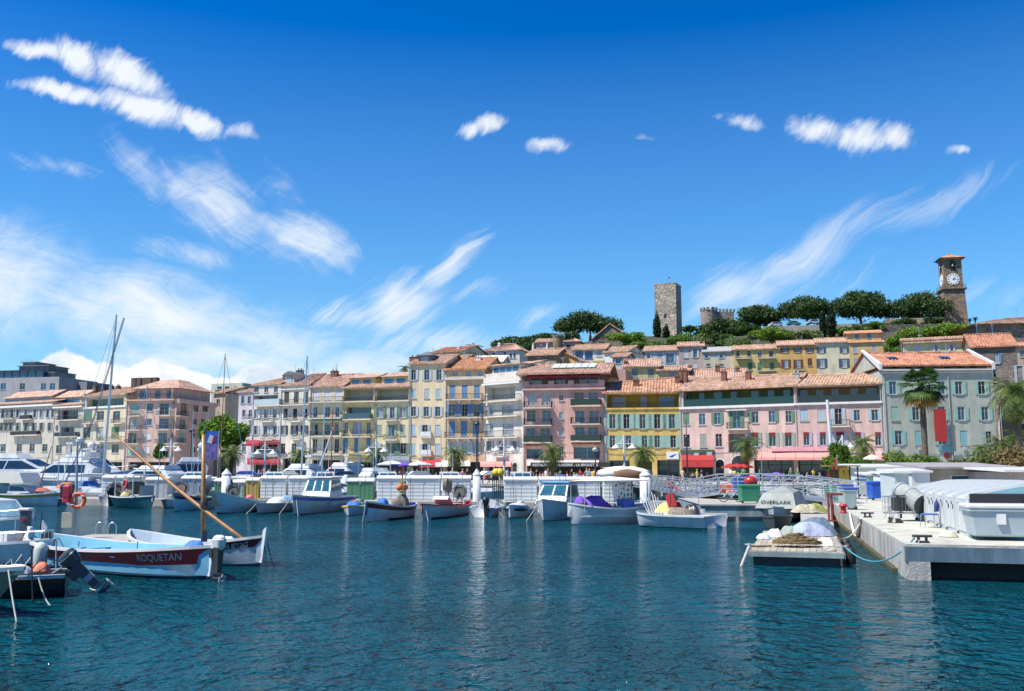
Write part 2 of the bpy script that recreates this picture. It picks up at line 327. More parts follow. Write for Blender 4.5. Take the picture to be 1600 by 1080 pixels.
shade = N(nt, 'ShaderNodeTexNoise'); setv(shade, 'Scale', 16); setv(shade, 'Detail', 6); L(W1, shade.inputs['Vector'])
cc = N(nt, 'ShaderNodeValToRGB'); cc.color_ramp.elements[0].position = .36; cc.color_ramp.elements[1].position = .55
cc.color_ramp.elements[0].color = (.62, .74, .88, 1); cc.color_ramp.elements[1].color = (1, 1, 1, 1); L(shade.outputs['Fac'], cc.inputs['Fac'])
cs = N(nt, 'ShaderNodeVectorMath', operation='SCALE'); L(cc.outputs[0], cs.inputs[0]); setv(cs, 'Scale', 9.4)
sk2 = N(nt, 'ShaderNodeMixRGB'); L(cum, sk2.inputs[0]); L(skc.outputs[0], sk2.inputs[1]); L(cs.outputs[0], sk2.inputs[2])
bg = N(nt, 'ShaderNodeBackground'); setv(bg, 'Strength', .074); L(sk2.outputs[0], bg.inputs[0])
ow = N(nt, 'ShaderNodeOutputWorld'); L(bg.outputs[0], ow.inputs[0])
sl = bpy.data.lights.new('sun', 'SUN'); sl.energy = 5.0; sl.angle = math.radians(.5); sl.color = (1, .93, .82)
so = bpy.data.objects.new('sun', sl); C.objects.link(so)
sd = Vector((math.sin(SUN_AZ)*math.cos(SUN_EL), math.cos(SUN_AZ)*math.cos(SUN_EL), math.sin(SUN_EL)))
so.rotation_euler = sd.to_track_quat('Z', 'Y').to_euler(); so.location = (0, 0, 60)
vs_ = scene.view_settings; vs_.view_transform = 'Standard'; vs_.look = 'None'; vs_.exposure = 0.62; vs_.gamma = 1
# ---------------------------------------------------------------- water
def make_water():
    m, nt, b = nmat('sea_water'); L = nt.links.new
    setv(b, 'Base Color', (.001, .066, .092, 1)); setv(b, 'Specular IOR Level', .38); setv(b, 'Roughness', .05); setv(b, 'IOR', 1.33)
    tc = N(nt, 'ShaderNodeTexCoord')
    def nz(sx, sy, sc, det, rot=0):
        mp = N(nt, 'ShaderNodeMapping'); setv(mp, 'Scale', (sx, sy, 1)); setv(mp, 'Rotation', (0, 0, rot)); L(tc.outputs['Object'], mp.inputs['Vector'])
        n = N(nt, 'ShaderNodeTexNoise'); setv(n, 'Scale', sc); setv(n, 'Detail', det); setv(n, 'Roughness', .6); L(mp.outputs[0], n.inputs['Vector']); return n.outputs['Fac']
    a = nz(1.2, 1.3, 3.0, 4, .3); c = nz(1.2, 1.3, 1.05, 3, -.5); d = nz(1, 1, .09, 3)
    b1 = N(nt, 'ShaderNodeBump'); setv(b1, 'Strength', 1.0); setv(b1, 'Distance', .5)
    b2 = N(nt, 'ShaderNodeBump'); setv(b2, 'Strength', 1.0); setv(b2, 'Distance', 1.1)
    L(c, b2.inputs['Height']); L(b2.outputs[0], b1.inputs['Normal']); L(a, b1.inputs['Height'])
    # wind patches: the small ripples come and go
    mr = N(nt, 'ShaderNodeMapRange'); L(d, mr.inputs[0]); setv(mr, 1, .42); setv(mr, 2, .58); setv(mr, 3, .3); setv(mr, 4, 1.0); L(mr.outputs[0], b1.inputs['Strength'])
    L(b1.outputs[0], b.inputs['Normal'])
    mb = MB(); mb.quad((-700, -120, 0), (700, -120, 0), (700, 300, 0), (-700, 300, 0))
    return tag(mb.build('water', m), kind='structure')
make_water()
# ---------------------------------------------------------------- ground of the town and the hill
QZ = 1.3
PAVE = mat('quay_paving', (.42, .40, .36), .9, var=.2, scale=.4, bump=.2)
def quay_edge(x):      # y of the quay wall as a function of x
    if x < -40: return 128+(-40-x)*.05
    if x < 10: return 128+(x+40)*(-24/50.0)
    return 104
mb = MB(); xs = [-400, -200, -100, -40, 10, 40, 75, 400]
for i in range(len(xs)-1):
    a, b = xs[i], xs[i+1]
    mb.quad((a, quay_edge(a), QZ), (b, quay_edge(b), QZ), (b, 330, QZ), (a, 330, QZ))
tag(mb.build('quay', PAVE), kind='structure')
mb = MB()
for i in range(len(xs)-1):
    a, b = xs[i], xs[i+1]; ea, eb = quay_edge(a), quay_edge(b)
    mb.quad((a, ea-.004, -2), (b, eb-.004, -2), (b, eb-.004, QZ-.02), (a, ea-.004, QZ-.02))
    mb.add([(a, ea-.12, QZ-.25), (b, eb-.12, QZ-.25), (b, eb-.12, QZ+.03), (a, ea-.12, QZ+.03), (a, ea+.5, QZ+.03), (b, eb+.5, QZ+.03)], [(0, 1, 2, 3), (3, 2, 5, 4)], 1)
tag(mb.build('quay_wall', [mat('quay_wall_stone', (.14, .17, .15), .9, var=.4, scale=.7, streak=.4), CONC]), 'weathered concrete quay wall edged by a pale coping below the facades', 'quay wall')
def ip(x, pts):
    if x <= pts[0][0]: return pts[0][1]
    for (a, b), (c, d) in zip(pts, pts[1:]):
        if x <= c: return b+(d-b)*(x-a)/(c-a)
    return pts[-1][1]
def hill_z(x, y):
    px = 800+x/max(y, 1)*F
    ridge = ip(px, [(560, 2), (640, 14), (700, 34), (760, 36), (860, 41), (960, 45), (1100, 47), (1200, 48.5), (1500, 50), (1700, 46)])
    t = min(max((y-185)/125.0, 0), 1); t = t*t*(3-2*t)*.75+t*.25
    back = min(max((y-360)/200.0, 0), 1)
    return 1.0 + (ridge-1)*t*(1-back) + 1.2*math.sin(x*.07)*math.sin(y*.09)*t
nx, ny = 110, 50; mb = MB(); vs = []; fs = []
for j in range(ny+1):
    for i in range(nx+1):
        x = -120+380*i/nx; y = 180+420*j/ny; vs.append((x, y, hill_z(x, y)))
for j in range(ny):
    for i in range(nx): a = j*(nx+1)+i; fs.append((a, a+1, a+nx+2, a+nx+1))
mb.add(vs, fs); tag(mb.build('hill', mat('hill_scrub', (.05, .055, .03), .95, var=.5, scale=.12, bump=.8, bscale=.8), smooth=True), kind='structure')
# ---------------------------------------------------------------- facades
SHUT = {}
def shut_mat(name, col):
    return wave_mat('shutter_'+name, col, tuple(c*.55 for c in col), 3.2, 'Z', .6, .5, .15)
SC = dict(mint=(.33, .55, .46), green=(.07, .22, .11), blue=(.10, .26, .48), pale=(.45, .53, .60), dark=(.015, .03, .035), teal=(.24, .52, .54), maroon=(.16, .03, .02), navy=(.03, .08, .16), white=(.7, .72, .74), sage=(.26, .36, .30), lilac=(.38, .43, .56), brown=(.14, .09, .05), sky=(.36, .52, .62))
FRAME = paint('window_frame', (.42, .45, .46)); SILL = mat('sill_stone', (.55, .52, .46), .8, var=.15)
GL = dict(d=G1, b=G2, c=G3, o=G0)
class Fac:
    """a house measured by its front: px0..px1 at reference row, distances Y0,Y1"""
    def __init__(s, label, px0, px1, Y0, Y1, ytop, wall, name='town_house', cat='house', group=None, ref=680, z0=QZ, depth=10, ytop1=None):
        a = D(px0, ref, Y0); b = D(px1, ref, Y1); s.a = Vector((a.x, a.y, 0)); s.u = Vector((b.x-a.x, b.y-a.y, 0)); s.w = s.u.length; s.u.normalize()
        s.n = Vector((s.u.y, -s.u.x, 0))     # outward, towards the port
        s.z0 = z0; s.depth = depth; s.wall = wall
        s.rz = math.atan2(s.u.y, s.u.x)
        s.root = empty(name, (a.x, a.y, z0), s.rz, label, cat, group)
        s.zt = s.pt(px0, ytop)[1]
        s.zt1 = s.zt if ytop1 is None else s.pt(px1, ytop1)[1]
        if ytop1 is not None: s.zt = min(s.zt, s.zt1)
        s.holes = []
    def pt(s, px, py, off=0):              # -> (along, height above base) on the front plane moved outward by off
        d = ray(px, py); o = Vector((0, 0, H)); p0 = s.a+s.n*off
        t = (p0-o).dot(s.n)/d.dot(s.n); p = o+d*t
        return ((p-s.a).dot(s.u), p.z-s.z0)
    def rect(s, x0, x1, y0, y1, off=0):
        (a, t) = s.pt((x0+x1)/2, y0, off); (_, b) = s.pt((x0+x1)/2, y1, off)
        hw = (s.pt(x1, (y0+y1)/2, off)[0]-s.pt(x0, (y0+y1)/2, off)[0])/2; c = s.pt((x0+x1)/2, (y0+y1)/2, off)[0]
        return c-hw, c+hw, b, t
    def hole(s, r, deep=.22):
        x0, x1, z0, z1 = r; x0 = max(x0, .04); x1 = min(x1, s.w-.04); z0 = max(z0, 0.0); z1 = min(z1, s.zt-.03)
        s.holes.append((x0, x1, z0, z1, deep)); return x0, x1, z0, z1
    def win(s, xs, yc, h, w, sh=None, col='mint', g='d', sill=True, bars=1, deep=.2, fr=None, sw=None, red=False):
        for i, x in enumerate(xs):
            shi = sh[i] if isinstance(sh, (list, tuple)) else sh
            r = s.hole(s.rect(x-w/2, x+w/2, yc-h/2, yc+h/2), deep); x0, x1, z0, z1 = r
            if x1-x0 < .2: continue
            f = MB(); t = .05; d = deep-.06
            f.bb(x0, x0+t, d-.05, d, z0, z1); f.bb(x1-t, x1, d-.05, d, z0, z1); f.bb(x0+t, x1-t, d-.05, d, z1-t, z1); f.bb(x0+t, x1-t, d-.05, d, z0, z0+t)
            nb = bars if x1-x0 < 3 else int((x1-x0)/1.1)
            for k in range(nb): c = x0+(x1-x0)*(k+1)/(nb+1); f.bb(c-.03, c+.03, d-.06, d, z0+t, z1-t)
            if z1-z0 > 1.3 and bars: f.bb(x0+t, x1-t, d-.045, d-.005, z0+(z1-z0)*.68, z0+(z1-z0)*.68+.035)
            if sill: f.bb(x0-.12, x1+.12, -.12, .0, z0-.1, z0+.0)
            fo = f.build('window', FRAME if fr is None else fr, s.root)
            gg = g[i % len(g)] if len(g) > 1 else g
            p = MB(); p.quad((x0, d+.01, z0), (x1, d+.01, z0), (x1, d+.01, z1), (x0, d+.01, z1)); p.build('pane', GL[gg], fo)
            if red: q = MB(); q.bb(x0, x1, -.1, .02, z1-(z1-z0)*.22, z1+.05); q.build('roller_blind', MAROON, fo)
            if shi:
                m = shut_mat(col, SC[col]); ww = (x1-x0)/2+.03 if sw is None else sw
                if shi == 'c':
                    q = MB(); q.bb(x0+.02, (x0+x1)/2-.01, .04, .09, z0+.03, z1-.03); q.build('shutter', m, s.root)
                    q = MB(); q.bb((x0+x1)/2+.01, x1-.02, .04, .09, z0+.03, z1-.03); q.build('shutter', m, s.root)
                if shi in ('o', 'l'):
                    q = MB(); q.bb(x0-ww, x0-.02, -.09, -.035, z0, z1); q.build('shutter', m, s.root)
                if shi in ('o', 'r'):
                    q = MB(); q.bb(x1+.02, x1+ww, -.09, -.035, z0, z1); q.build('shutter', m, s.root)
    def balc(s, x0, x1, yt, yb, out=.9, kind='bars', m=None, slab=None, brk=False):
        a, b, z0, z1 = s.rect(x0, x1, yt, yb, out); m = m or IRON
        q = MB(); q.bb(a, b, -out, .05, z0-.16, z0)
        if brk:
            for k in range(4):
                c = a+(b-a)*(.06+.88*k/3); q.add([(c-.12, .02, z0-.16), (c+.12, .02, z0-.16), (c+.12, -out+.1, z0-.16), (c-.12, -out+.1, z0-.16), (c-.12, .02, z0-.75), (c+.12, .02, z0-.75)], [(0, 4, 5, 1), (4, 3, 2, 5), (0, 3, 4), (1, 5, 2)])
        bo = q.build('balcony', slab or SILL, s.root)
        r = MB(); hgt = max(z1-z0, .8)
        e0, e1, yf = a+.04, b-.04, -out+.05
        for (p, qq) in (((e0, yf), (e1, yf)), ((e0, yf), (e0, 0)), ((e1, yf), (e1, 0))):
            P = Vector((p[0], p[1], 0)); Q = Vector((qq[0], qq[1], 0)); ln = (Q-P).length; n = max(2, int(ln/.22))
            r.cyl(P+Vector((0, 0, z0+hgt)), Q+Vector((0, 0, z0+hgt)), .035, n=4); r.cyl(P+Vector((0, 0, z0+.1)), Q+Vector((0, 0, z0+.1)), .025, n=4)
            if kind == 'bars':
                for k in range(n+1):
                    t = P.lerp(Q, k/n); r.cyl(t+Vector((0, 0, z0)), t+Vector((0, 0, z0+hgt)), .022, n=4, cap=False)
            else:
                dd = (Q-P).normalized(); o_ = Vector((-dd.y, dd.x, 0))*.02
                r.add([P-o_+Vector((0, 0, z0+.1)), Q-o_+Vector((0, 0, z0+.1)), Q-o_+Vector((0, 0, z0+hgt)), P-o_+Vector((0, 0, z0+hgt)), P+o_+Vector((0, 0, z0+.1)), Q+o_+Vector((0, 0, z0+.1)), Q+o_+Vector((0, 0, z0+hgt)), P+o_+Vector((0, 0, z0+hgt))], [(0, 1, 2, 3), (7, 6, 5, 4), (3, 2, 6, 7), (0, 4, 5, 1)])
        r.build('railing', m, bo)
    def band(s, y0, y1, out=.12, m=None, x0=None, x1=None, name='cornice'):
        xa, xb = s.mid(x0, x1); (_, t) = s.pt(xa, y0, out); (_, b) = s.pt(xa, y1, out)
        a = -.03 if x0 is None else s.pt(x0, y0)[0]; c = s.w+.03 if x1 is None else s.pt(x1, y0)[0]
        q = MB(); q.bb(a, c, -out, .02, b, t); return q.build(name, m or SILL, s.root)
    def mid(s, x0, x1):
        p = s.a+s.u*s.w*.5; m = 800+p.x/p.y*F
        return (m if x0 is None else (x0+x1)/2), m
    def strip(s, x0, x1, y0, y1, m=None, deep=1.4, frame=True, g=G2):     # recessed glazed floor / loggia
        r = s.hole(s.rect(x0, x1, y0, y1), deep); a, b, z0, z1 = r
        f = MB(); n = max(1, int((b-a)/1.6))
        for k in range(n+1): c = a+(b-a)*k/n; f.bb(max(a, c-.04), min(b, c+.04), deep-.1, deep-.02, z0, z1)
        f.bb(a, b, deep-.11, deep-.03, z1-.12, z1); fo = f.build('window', FRAME, s.root)
        p = MB(); p.quad((a, deep-.01, z0), (b, deep-.01, z0), (b, deep-.01, z1), (a, deep-.01, z1)); p.build('pane', g, fo)
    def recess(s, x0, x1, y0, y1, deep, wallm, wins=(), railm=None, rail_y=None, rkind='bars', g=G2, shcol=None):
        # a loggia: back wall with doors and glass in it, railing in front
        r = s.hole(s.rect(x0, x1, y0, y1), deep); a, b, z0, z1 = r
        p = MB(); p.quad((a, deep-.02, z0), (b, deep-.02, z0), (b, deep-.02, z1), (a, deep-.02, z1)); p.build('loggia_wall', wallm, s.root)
        for (c, wd) in wins:
            x, _ = s.pt(c, (y0+y1)/2, -deep); hw = wd/F*s.a.y/2
            f = MB(); f.bb(x-hw-.05, x+hw+.05, deep-.1, deep-.03, z0+.05, z1-.25); fo = f.build('window', FRAME, s.root)
            q = MB(); q.bb(x-hw, x+hw, deep-.12, deep-.105, z0+.1, z1-.32); q.build('pane', g, fo)
            if shcol:
                for sx in (-1, 1): q = MB(); q.bb(x+sx*(hw+.08), x+sx*(hw*1.75+.08), deep-.14, deep-.06, z0+.05, z1-.25); q.build('shutter', shut_mat(shcol, SC[shcol]), s.root)
        if rail_y is not None:
            _, zr = s.pt((x0+x1)/2, rail_y); r = MB(); r.bb(a, b, .02, .06, zr-.04, zr); r.bb(a, b, .03, .05, z0+.08, z0+.12)
            if rkind == 'bars':
                n = int((b-a)/.2)
                for k in range(n): c = a+(b-a)*(k+.5)/n; r.bb(c-.016, c+.016, .03, .05, z0, zr)
            else: r.bb(a, b, .035, .05, z0, zr)
            r.build('railing', railm or IRON, s.root)
    def awning(s, x0, x1, yt, yb, out=2.2, m=None, n=1, val=.35):
        for k in range(n):
            xa = x0+(x1-x0)*k/n+.3; xb = x0+(x1-x0)*(k+1)/n-.3
            a, zt = s.pt(xa, yt); b, _ = s.pt(xb, yt); a2, zb = s.pt(xa, yb, out); b2, _ = s.pt(xb, yb, out)
            zb = min(zb, zt-.3)
            q = MB(); N_ = 8
            for i in range(N_):
                t0, t1 = i/N_, (i+1)/N_
                q.quad((a+(b-a)*t0, -.05, zt), (a+(b-a)*t1, -.05, zt), (a2+(b2-a2)*t1, -out, zb), (a2+(b2-a2)*t0, -out, zb))
                q.quad((a2+(b2-a2)*t0, -out, zb), (a2+(b2-a2)*t1, -out, zb), (a2+(b2-a2)*t1, -out-.02, zb-val), (a2+(b2-a2)*t0, -out-.02, zb-val*.93))
            q.cyl((a2, -out+.02, zb-.04), (b2, -out+.02, zb-.04), .04, n=5)
            q.build('awning', m, s.root)
    def roof(s, yr, m, back=5, over=.45, ye=None, hipl=0, hipr=0, thick=.16, yr1=None, rib=True, ztop=None):
        ze = s.zt if ye is None else s.pt(s.mid(None, None)[1], ye)[1]
        ze1 = ze if s.zt1 <= s.zt else s.zt1
        pm = s.mid(None, None)[1]
        _, zr = s.pt(pm, yr, -back); zr = max(zr, ze+.25) if ztop is None else ztop
        zr1 = zr
        if yr1 is not None: _, zr1 = s.pt(pm, yr1, -back)
        e = over; per = .42; n = max(2, int((s.w+2*e)/per))*4 if rib else 1
        vs = []; rows = 5 if rib else 1
        for j in range(rows+1):
            t = j/rows
            x0 = -e+((hipl+e)*t if hipl else 0); x1 = s.w+e-((hipr+e)*t if hipr else 0)
            for i in range(n+1):
                q = i/n; x = x0+(x1-x0)*q; y = -e+(back+e)*t
                zz = (ze-.1)+((zr+(zr1-zr)*q)-ze)*t+(ze1-ze)*q*(1-t)
                if rib: zz += .075*math.sin(i*PI/2*1.0+.4)+random.uniform(-.012, .012)
                vs.append((x, y, zz+thick))
        fs = [(j*(n+1)+i, j*(n+1)+i+1, (j+1)*(n+1)+i+1, (j+1)*(n+1)+i) for j in range(rows) for i in range(n)]
        q = MB(); q.add(vs, fs)
        k = len(vs); k0 = rows*(n+1)
        # eave board, back slope, gable ends
        a = (-e, -e, ze-.12); b = (s.w+e, -e, ze1-.12); q.add([a, b, (s.w+e, -e, ze1+thick-.1), (-e, -e, ze+thick-.1)], [(0, 1, 2, 3)])
        rl = (hipl or -e, back, zr+thick-.1); rr = ((s.w-hipr) if hipr else s.w+e, back, zr1+thick-.1); bl = (-e, 2*back+e, ze); br = (s.w+e, 2*back+e, ze1)
        q.quad(rl, rr, br, bl); 
        if hipl: q.add([(-e, -e, ze), rl, bl], [(0, 1, 2)])
        if hipr: q.add([(s.w+e, -e, ze1), rr, br], [(0, 1, 2)])
        rl = (-e, back, rl[2]) if not hipl else rl; rr = (s.w+e, back, rr[2]) if not hipr else rr
        q.quad((-e, -e, ze-.12), (-e, 2*back+e, ze-.02), (s.w+e, 2*back+e, ze1-.02), (s.w+e, -e, ze1-.12))
        s.ridge = (rl, rr); s.ze = ze; s.zr = zr; s.back = back
        ro = q.build('roof', m, s.root)
        if hipl == 0 and hipr == 0:       # masonry gables under the roof ends
            for x in (0.0, s.w): g = MB(); g.add([(x, 0, ze-.1), (x, back, zr-.08), (x, 2*back, ze-.1)], [(0, 1, 2)]); g.build('gable', s.wall, s.root)
        c = MB(); c.tube([(rl[0], rl[1], rl[2]+.03), (rr[0], rr[1], rr[2]+.03)], .13, n=6); c.build('ridge_tiles', m, ro)
        s.roofo = ro
        if s.w > 4:
            for k in range(random.choice((1, 2))): x = random.uniform(.2, .8)*s.w; y = back*random.uniform(.6, 1); z = s.roofz(y); h = random.uniform(1.2, 2.4); q = MB(); q.cyl((x, y, z), (x, y, z+h), .03, n=4); [q.cyl((x-.4+.07*i, y, z+h-.1-i*.2), (x+.4-.07*i, y, z+h-.1-i*.2), .018, n=4) for i in range(3)]; q.build('aerial', STEEL, ro)
        return ro
    def roofz(s, y): return s.ze+(s.zr-s.ze)*y/s.back
    def chimney(s, px, py_top, back=None, w=.8, m=None, pots=2, h=None):
        back = s.back*.6 if back is None else back
        x, zt = s.pt(px, py_top, -back); zb = s.roofz(min(back, s.back))-.6
        if zt < zb+1: zt = zb+1.4
        q = MB(); q.bb(x-w/2, x+w/2, back-.35, back+.35, zb, zt-.25); q.bb(x-w/2-.08, x+w/2+.08, back-.42, back+.42, zt-.3, zt-.2)
        for k in range(pots): q.cyl((x-w/2+w*(k+.5)/pots, back, zt-.2), (x-w/2+w*(k+.5)/pots, back, zt+.15), .13, .1, n=7)
        q.build('chimney', m or BRICK, s.roofo if hasattr(s, 'roofo') else s.root)
    def dish(s, px, py, back=1):
        x, z = s.pt(px, py, -back); q = MB(); q.lathe([(0.02, 0), (.25, .05), (.4, .14)], (x, back, z), 10); q.cyl((x, back, z), (x, back, z-1.3), .03); q.build('satellite_dish', WHITE, s.root)
    def aerial(s, px, py, back=4, h=2.6):
        x, z = s.pt(px, py, -back); q = MB(); q.cyl((x, back, z-h), (x, back, z), .03, n=5)
        for k in range(4): q.cyl((x-.45+.08*k, back, z-.15-k*.22), (x+.45-.08*k, back, z-.15-k*.22), .016, n=4)
        q.build('aerial', STEEL, s.root)
    def done(s, sides=True, flat=False):
        if s.w > 5 and s.root.get('group') and s.z0 == QZ:
            n = 0
            for _ in range(60):
                x, z = random.uniform(.5, s.w-.9), random.uniform(3.6, s.zt-1.5)
                if n < 3 and not any(h[0]-1.1 < x < h[1]+1.1 and h[2]-.9 < z < h[3]+.9 for h in s.holes): n += 1; q = MB(); q.rbox((x, -.2, z), (.75, .34, .52), .05); q.cyl((x, -.375, z), (x, -.38, z), .2, n=10); q.build('air_conditioner', GREY, s.root)
            q = MB(); q.cyl((.18, -.08, 0), (.18, -.08, s.zt-.1), .055, n=6); q.build('drainpipe', GREY, s.root)
            q = MB(); z = random.uniform(3.4, 4.2); q.tube([(.2+(s.w-.4)*i/8, -.05, z-.12*math.sin(PI*(i%4)/4)) for i in range(9)], .02, 4); q.build('cable', DARK, s.root)
        xs = sorted(set([0.0, s.w]+[v for h in s.holes for v in h[:2]])); zs = sorted(set([0.0, s.zt]+[v for h in s.holes for v in h[2:4]]))
        q = MB()
        def inside(x, z): return any(h[0] < x < h[1] and h[2] < z < h[3] for h in s.holes)
        for j in range(len(zs)-1):
            zc = (zs[j]+zs[j+1])/2; i = 0
            while i < len(xs)-1:
                if inside((xs[i]+xs[i+1])/2, zc): i += 1; continue
                k = i
                while k+1 < len(xs)-1 and not inside((xs[k+1]+xs[k+2])/2, zc): k += 1
                q.quad((xs[i], 0, zs[j]), (xs[k+1], 0, zs[j]), (xs[k+1], 0, zs[j+1]), (xs[i], 0, zs[j+1])); i = k+1
        for (x0, x1, z0, z1, d) in s.holes:
            q.quad((x0, 0, z0), (x0, d, z0), (x0, d, z1), (x0, 0, z1)); q.quad((x1, 0, z0), (x1, 0, z1), (x1, d, z1), (x1, d, z0))
            q.quad((x0, 0, z1), (x0, d, z1), (x1, d, z1), (x1, 0, z1)); q.quad((x0, 0, z0), (x1, 0, z0), (x1, d, z0), (x0, d, z0))
        if s.zt1 > s.zt+.02: q.add([(0, 0, s.zt), (s.w, 0, s.zt), (s.w, 0, s.zt1)], [(0, 1, 2)])
        dp = s.depth; t = s.zt
        q.quad((0, dp, 0), (0, 0, 0), (0, 0, t), (0, dp, t)); q.quad((s.w, 0, 0), (s.w, dp, 0), (s.w, dp, t), (s.w, 0, t)); q.quad((s.w, dp, 0), (0, dp, 0), (0, dp, t), (s.w, dp, t))
        q.quad((0, 0, t-.01), (s.w, 0, t-.01), (s.w, dp, t-.01), (0, dp, t-.01))
        q.build('wall', s.wall, s.root); return s
    def drain(s, px):
        x, _ = s.pt(px, 680); q = MB(); q.cyl((x, -.1, 0), (x, -.1, s.zt-.1), .06, n=6); q.build('drainpipe', GREY, s.root)
    def shopfront(s, x0, x1, yt, yb, g=G1, deep=.7):
        a, b, z0, z1 = s.hole(s.rect(x0, x1, yt, yb), deep); z0 = 0 if z0 < .6 else z0
        s.holes[-1] = (a, b, z0, z1, deep)
        f = MB(); n = max(2, int((b-a)/1.5))
        for k in range(n+1): c = a+(b-a)*k/n; f.bb(max(a, c-.05), min(b, c+.05), deep-.12, deep-.03, z0, z1)
        f.bb(a, b, deep-.13, deep-.04, z0+2.2, z0+2.32); fo = f.build('shopfront', DARK, s.root)
        p = MB(); p.quad((a, deep-.02, z0), (b, deep-.02, z0), (b, deep-.02, z1), (a, deep-.02, z1)); p.build('pane', g, fo)
    def arch(s, px, yt, w, m=None, yb=None, name='arched_door'):
        x, zt = s.pt(px, yt); hw = w/F*s.a.y/2; z0 = 0 if yb is None else s.pt(px, yb)[1]; zc = zt-hw
        pts = [(x-hw, -.03, z0), (x+hw, -.03, z0)]+[(x+hw*math.cos(t*PI/8), -.03, zc+hw*math.sin(t*PI/8)) for t in range(9)]
        q = MB(); q.poly(pts); o = q.build(name, m or G1, s.root)
        q = MB()
        for k in range(8):
            a0, a1 = k*PI/8, (k+1)*PI/8; 
            for (r0, r1, yy) in ((hw, hw+.22, -.07),):
                q.quad((x+r0*math.cos(a0), yy, zc+r0*math.sin(a0)), (x+r1*math.cos(a0), yy, zc+r1*math.sin(a0)), (x+r1*math.cos(a1), yy, zc+r1*math.sin(a1)), (x+r0*math.cos(a1), yy, zc+r0*math.sin(a1)))
        for sx in (-1, 1): q.bb(x+sx*hw, x+sx*(hw+.22), -.07, 0, z0, zc)
        q.build('surround', SILL, o)
MAROON = mat('maroon_canvas', (.16, .012, .02), .8, var=.15); REDC = mat('red_canvas', (.36, .025, .025), .8, var=.12); PALER = mat('faded_red_canvas', (.62, .27, .24), .8, var=.15)
CREAMC = mat('cream_canvas', (.74, .71, .62), .8, var=.1); BRICK = mat('chimney_brick', (.20, .09, .06), .9, var=.35, scale=3); BURG = mat('burgundy_canvas', (.25, .015, .03), .8, var=.2)
T1 = tiles('clay_tiles', (.46, .24, .145)); T2 = tiles('orange_tiles', (.50, .23, .12)); T3 = tiles('pale_tiles', (.50, .31, .21)); T4 = tiles('red_tiles', (.41, .18, .105)); T5 = tiles('rosy_tiles', (.47, .29, .21))
# ---------------------------------------------------------------- the row of houses on the quay
G = 'houses in the row along the quay'
# --- white house with mint shutters (right)
f = Fac('large pale cream house with mint shutters and red banner behind the tall palm', 1383, 1557, 124, 123, 577, plaster('ivory', (.42, .44, .37)), group=G, depth=14)
f.win([1395, 1440, 1471, 1498, 1534], 606, 20, 11, ['o', 'o', 'o', 'o', 'o'], 'mint', 'bdbdo')
f.win([1398, 1431, 1471, 1502, 1539], 646, 21, 11, ['c', 'o', 'o', 'o', 'o'], 'mint', 'dddbd')
f.win([1404, 1436, 1472, 1506], 684, 22, 11, ['o', 'c', 'o', 'c'], 'teal', 'dbdd'); f.win([1545], 683, 18, 9, 'l', 'teal', 'o')
f.band(576.5, 579, .35); f.band(580.5, 583, .14)
f.shopfront(1395, 1425, 722, 748); f.arch(1500, 722, 14)
f.win([1526], 710, 9, 13, None, g='b')
top = D(1383, 577, 124).z-QZ
q = MB(); q.bb(.6, f.w-.3, .9, 9, f.zt, f.zt+.85); q.build('attic_wall', f.wall, f.root)
for k in range(7): q = MB(); x = 2+k*(f.w-4)/6; q.bb(x-.4, x+.4, .84, .9, f.zt+.2, f.zt+.65); q.build('attic_vent', G0, f.root)
f.roof(552, T4, back=7.5, over=.3, ye=571); f.done()
for x in (-.25, f.w+.05): q = MB(); q.add([(x-.18, -.4, f.ze-.6), (x+.18, -.4, f.ze-.6), (x+.18, 7.5, f.zr+.35), (x-.18, 7.5, f.zr+.35), (x-.18, -.4, f.ze+.3), (x+.18, -.4, f.ze+.3), (x+.18, 7.5, f.zr+.55), (x-.18, 7.5, f.zr+.55)], [(4, 5, 6, 7), (0, 4, 7, 3), (1, 2, 6, 5), (0, 1, 5, 4)]); q.build('parapet', WHITE, f.root)
for px in (1408, 1492):
    x, _ = f.pt(px, 565); y = 3.5; q = MB(); q.box((x, y, f.roofz(y)+.28), (1.2, .9, .1), rx=math.atan2(f.zr-f.ze, f.back)); q.build('skylight', G2, f.roofo)
x, zt = f.pt(1468, 640, .6); _, zb = f.pt(1473, 690, .6)
q = MB(); q.bb(x-.75, x+.75, -.62, -.58, zb, zt); q.cyl((x-.8, -.6, zt), (x+.8, -.6, zt), .04); q.cyl((x, 0, zt), (x, -.6, zt), .03); q.build('banner', REDC, f.root)
x, zt = f.pt(1478, 697, .1); q = MB(); q.bb(x-.95, x+.95, -.12, -.02, zt-.6, zt); q.build('sign', mat('teal_sign', (.12, .32, .33), .4), f.root)
for (a, b) in ((1480, 712), (1396, 712)):
    x, z = f.pt(a, b, .1); q = MB(); q.cyl((x, -.2, z), (x, -.05, z), .38, n=14); q.build('sign', MAROON, f.root)
for px in (1403, 1438, 1508):
    x, z = f.pt(px, 701, .3); q = MB(); q.rbox((x, -.25, z), (.5, .35, .45)); q.build('air_conditioner', GREY, f.root)
f.drain(1486)
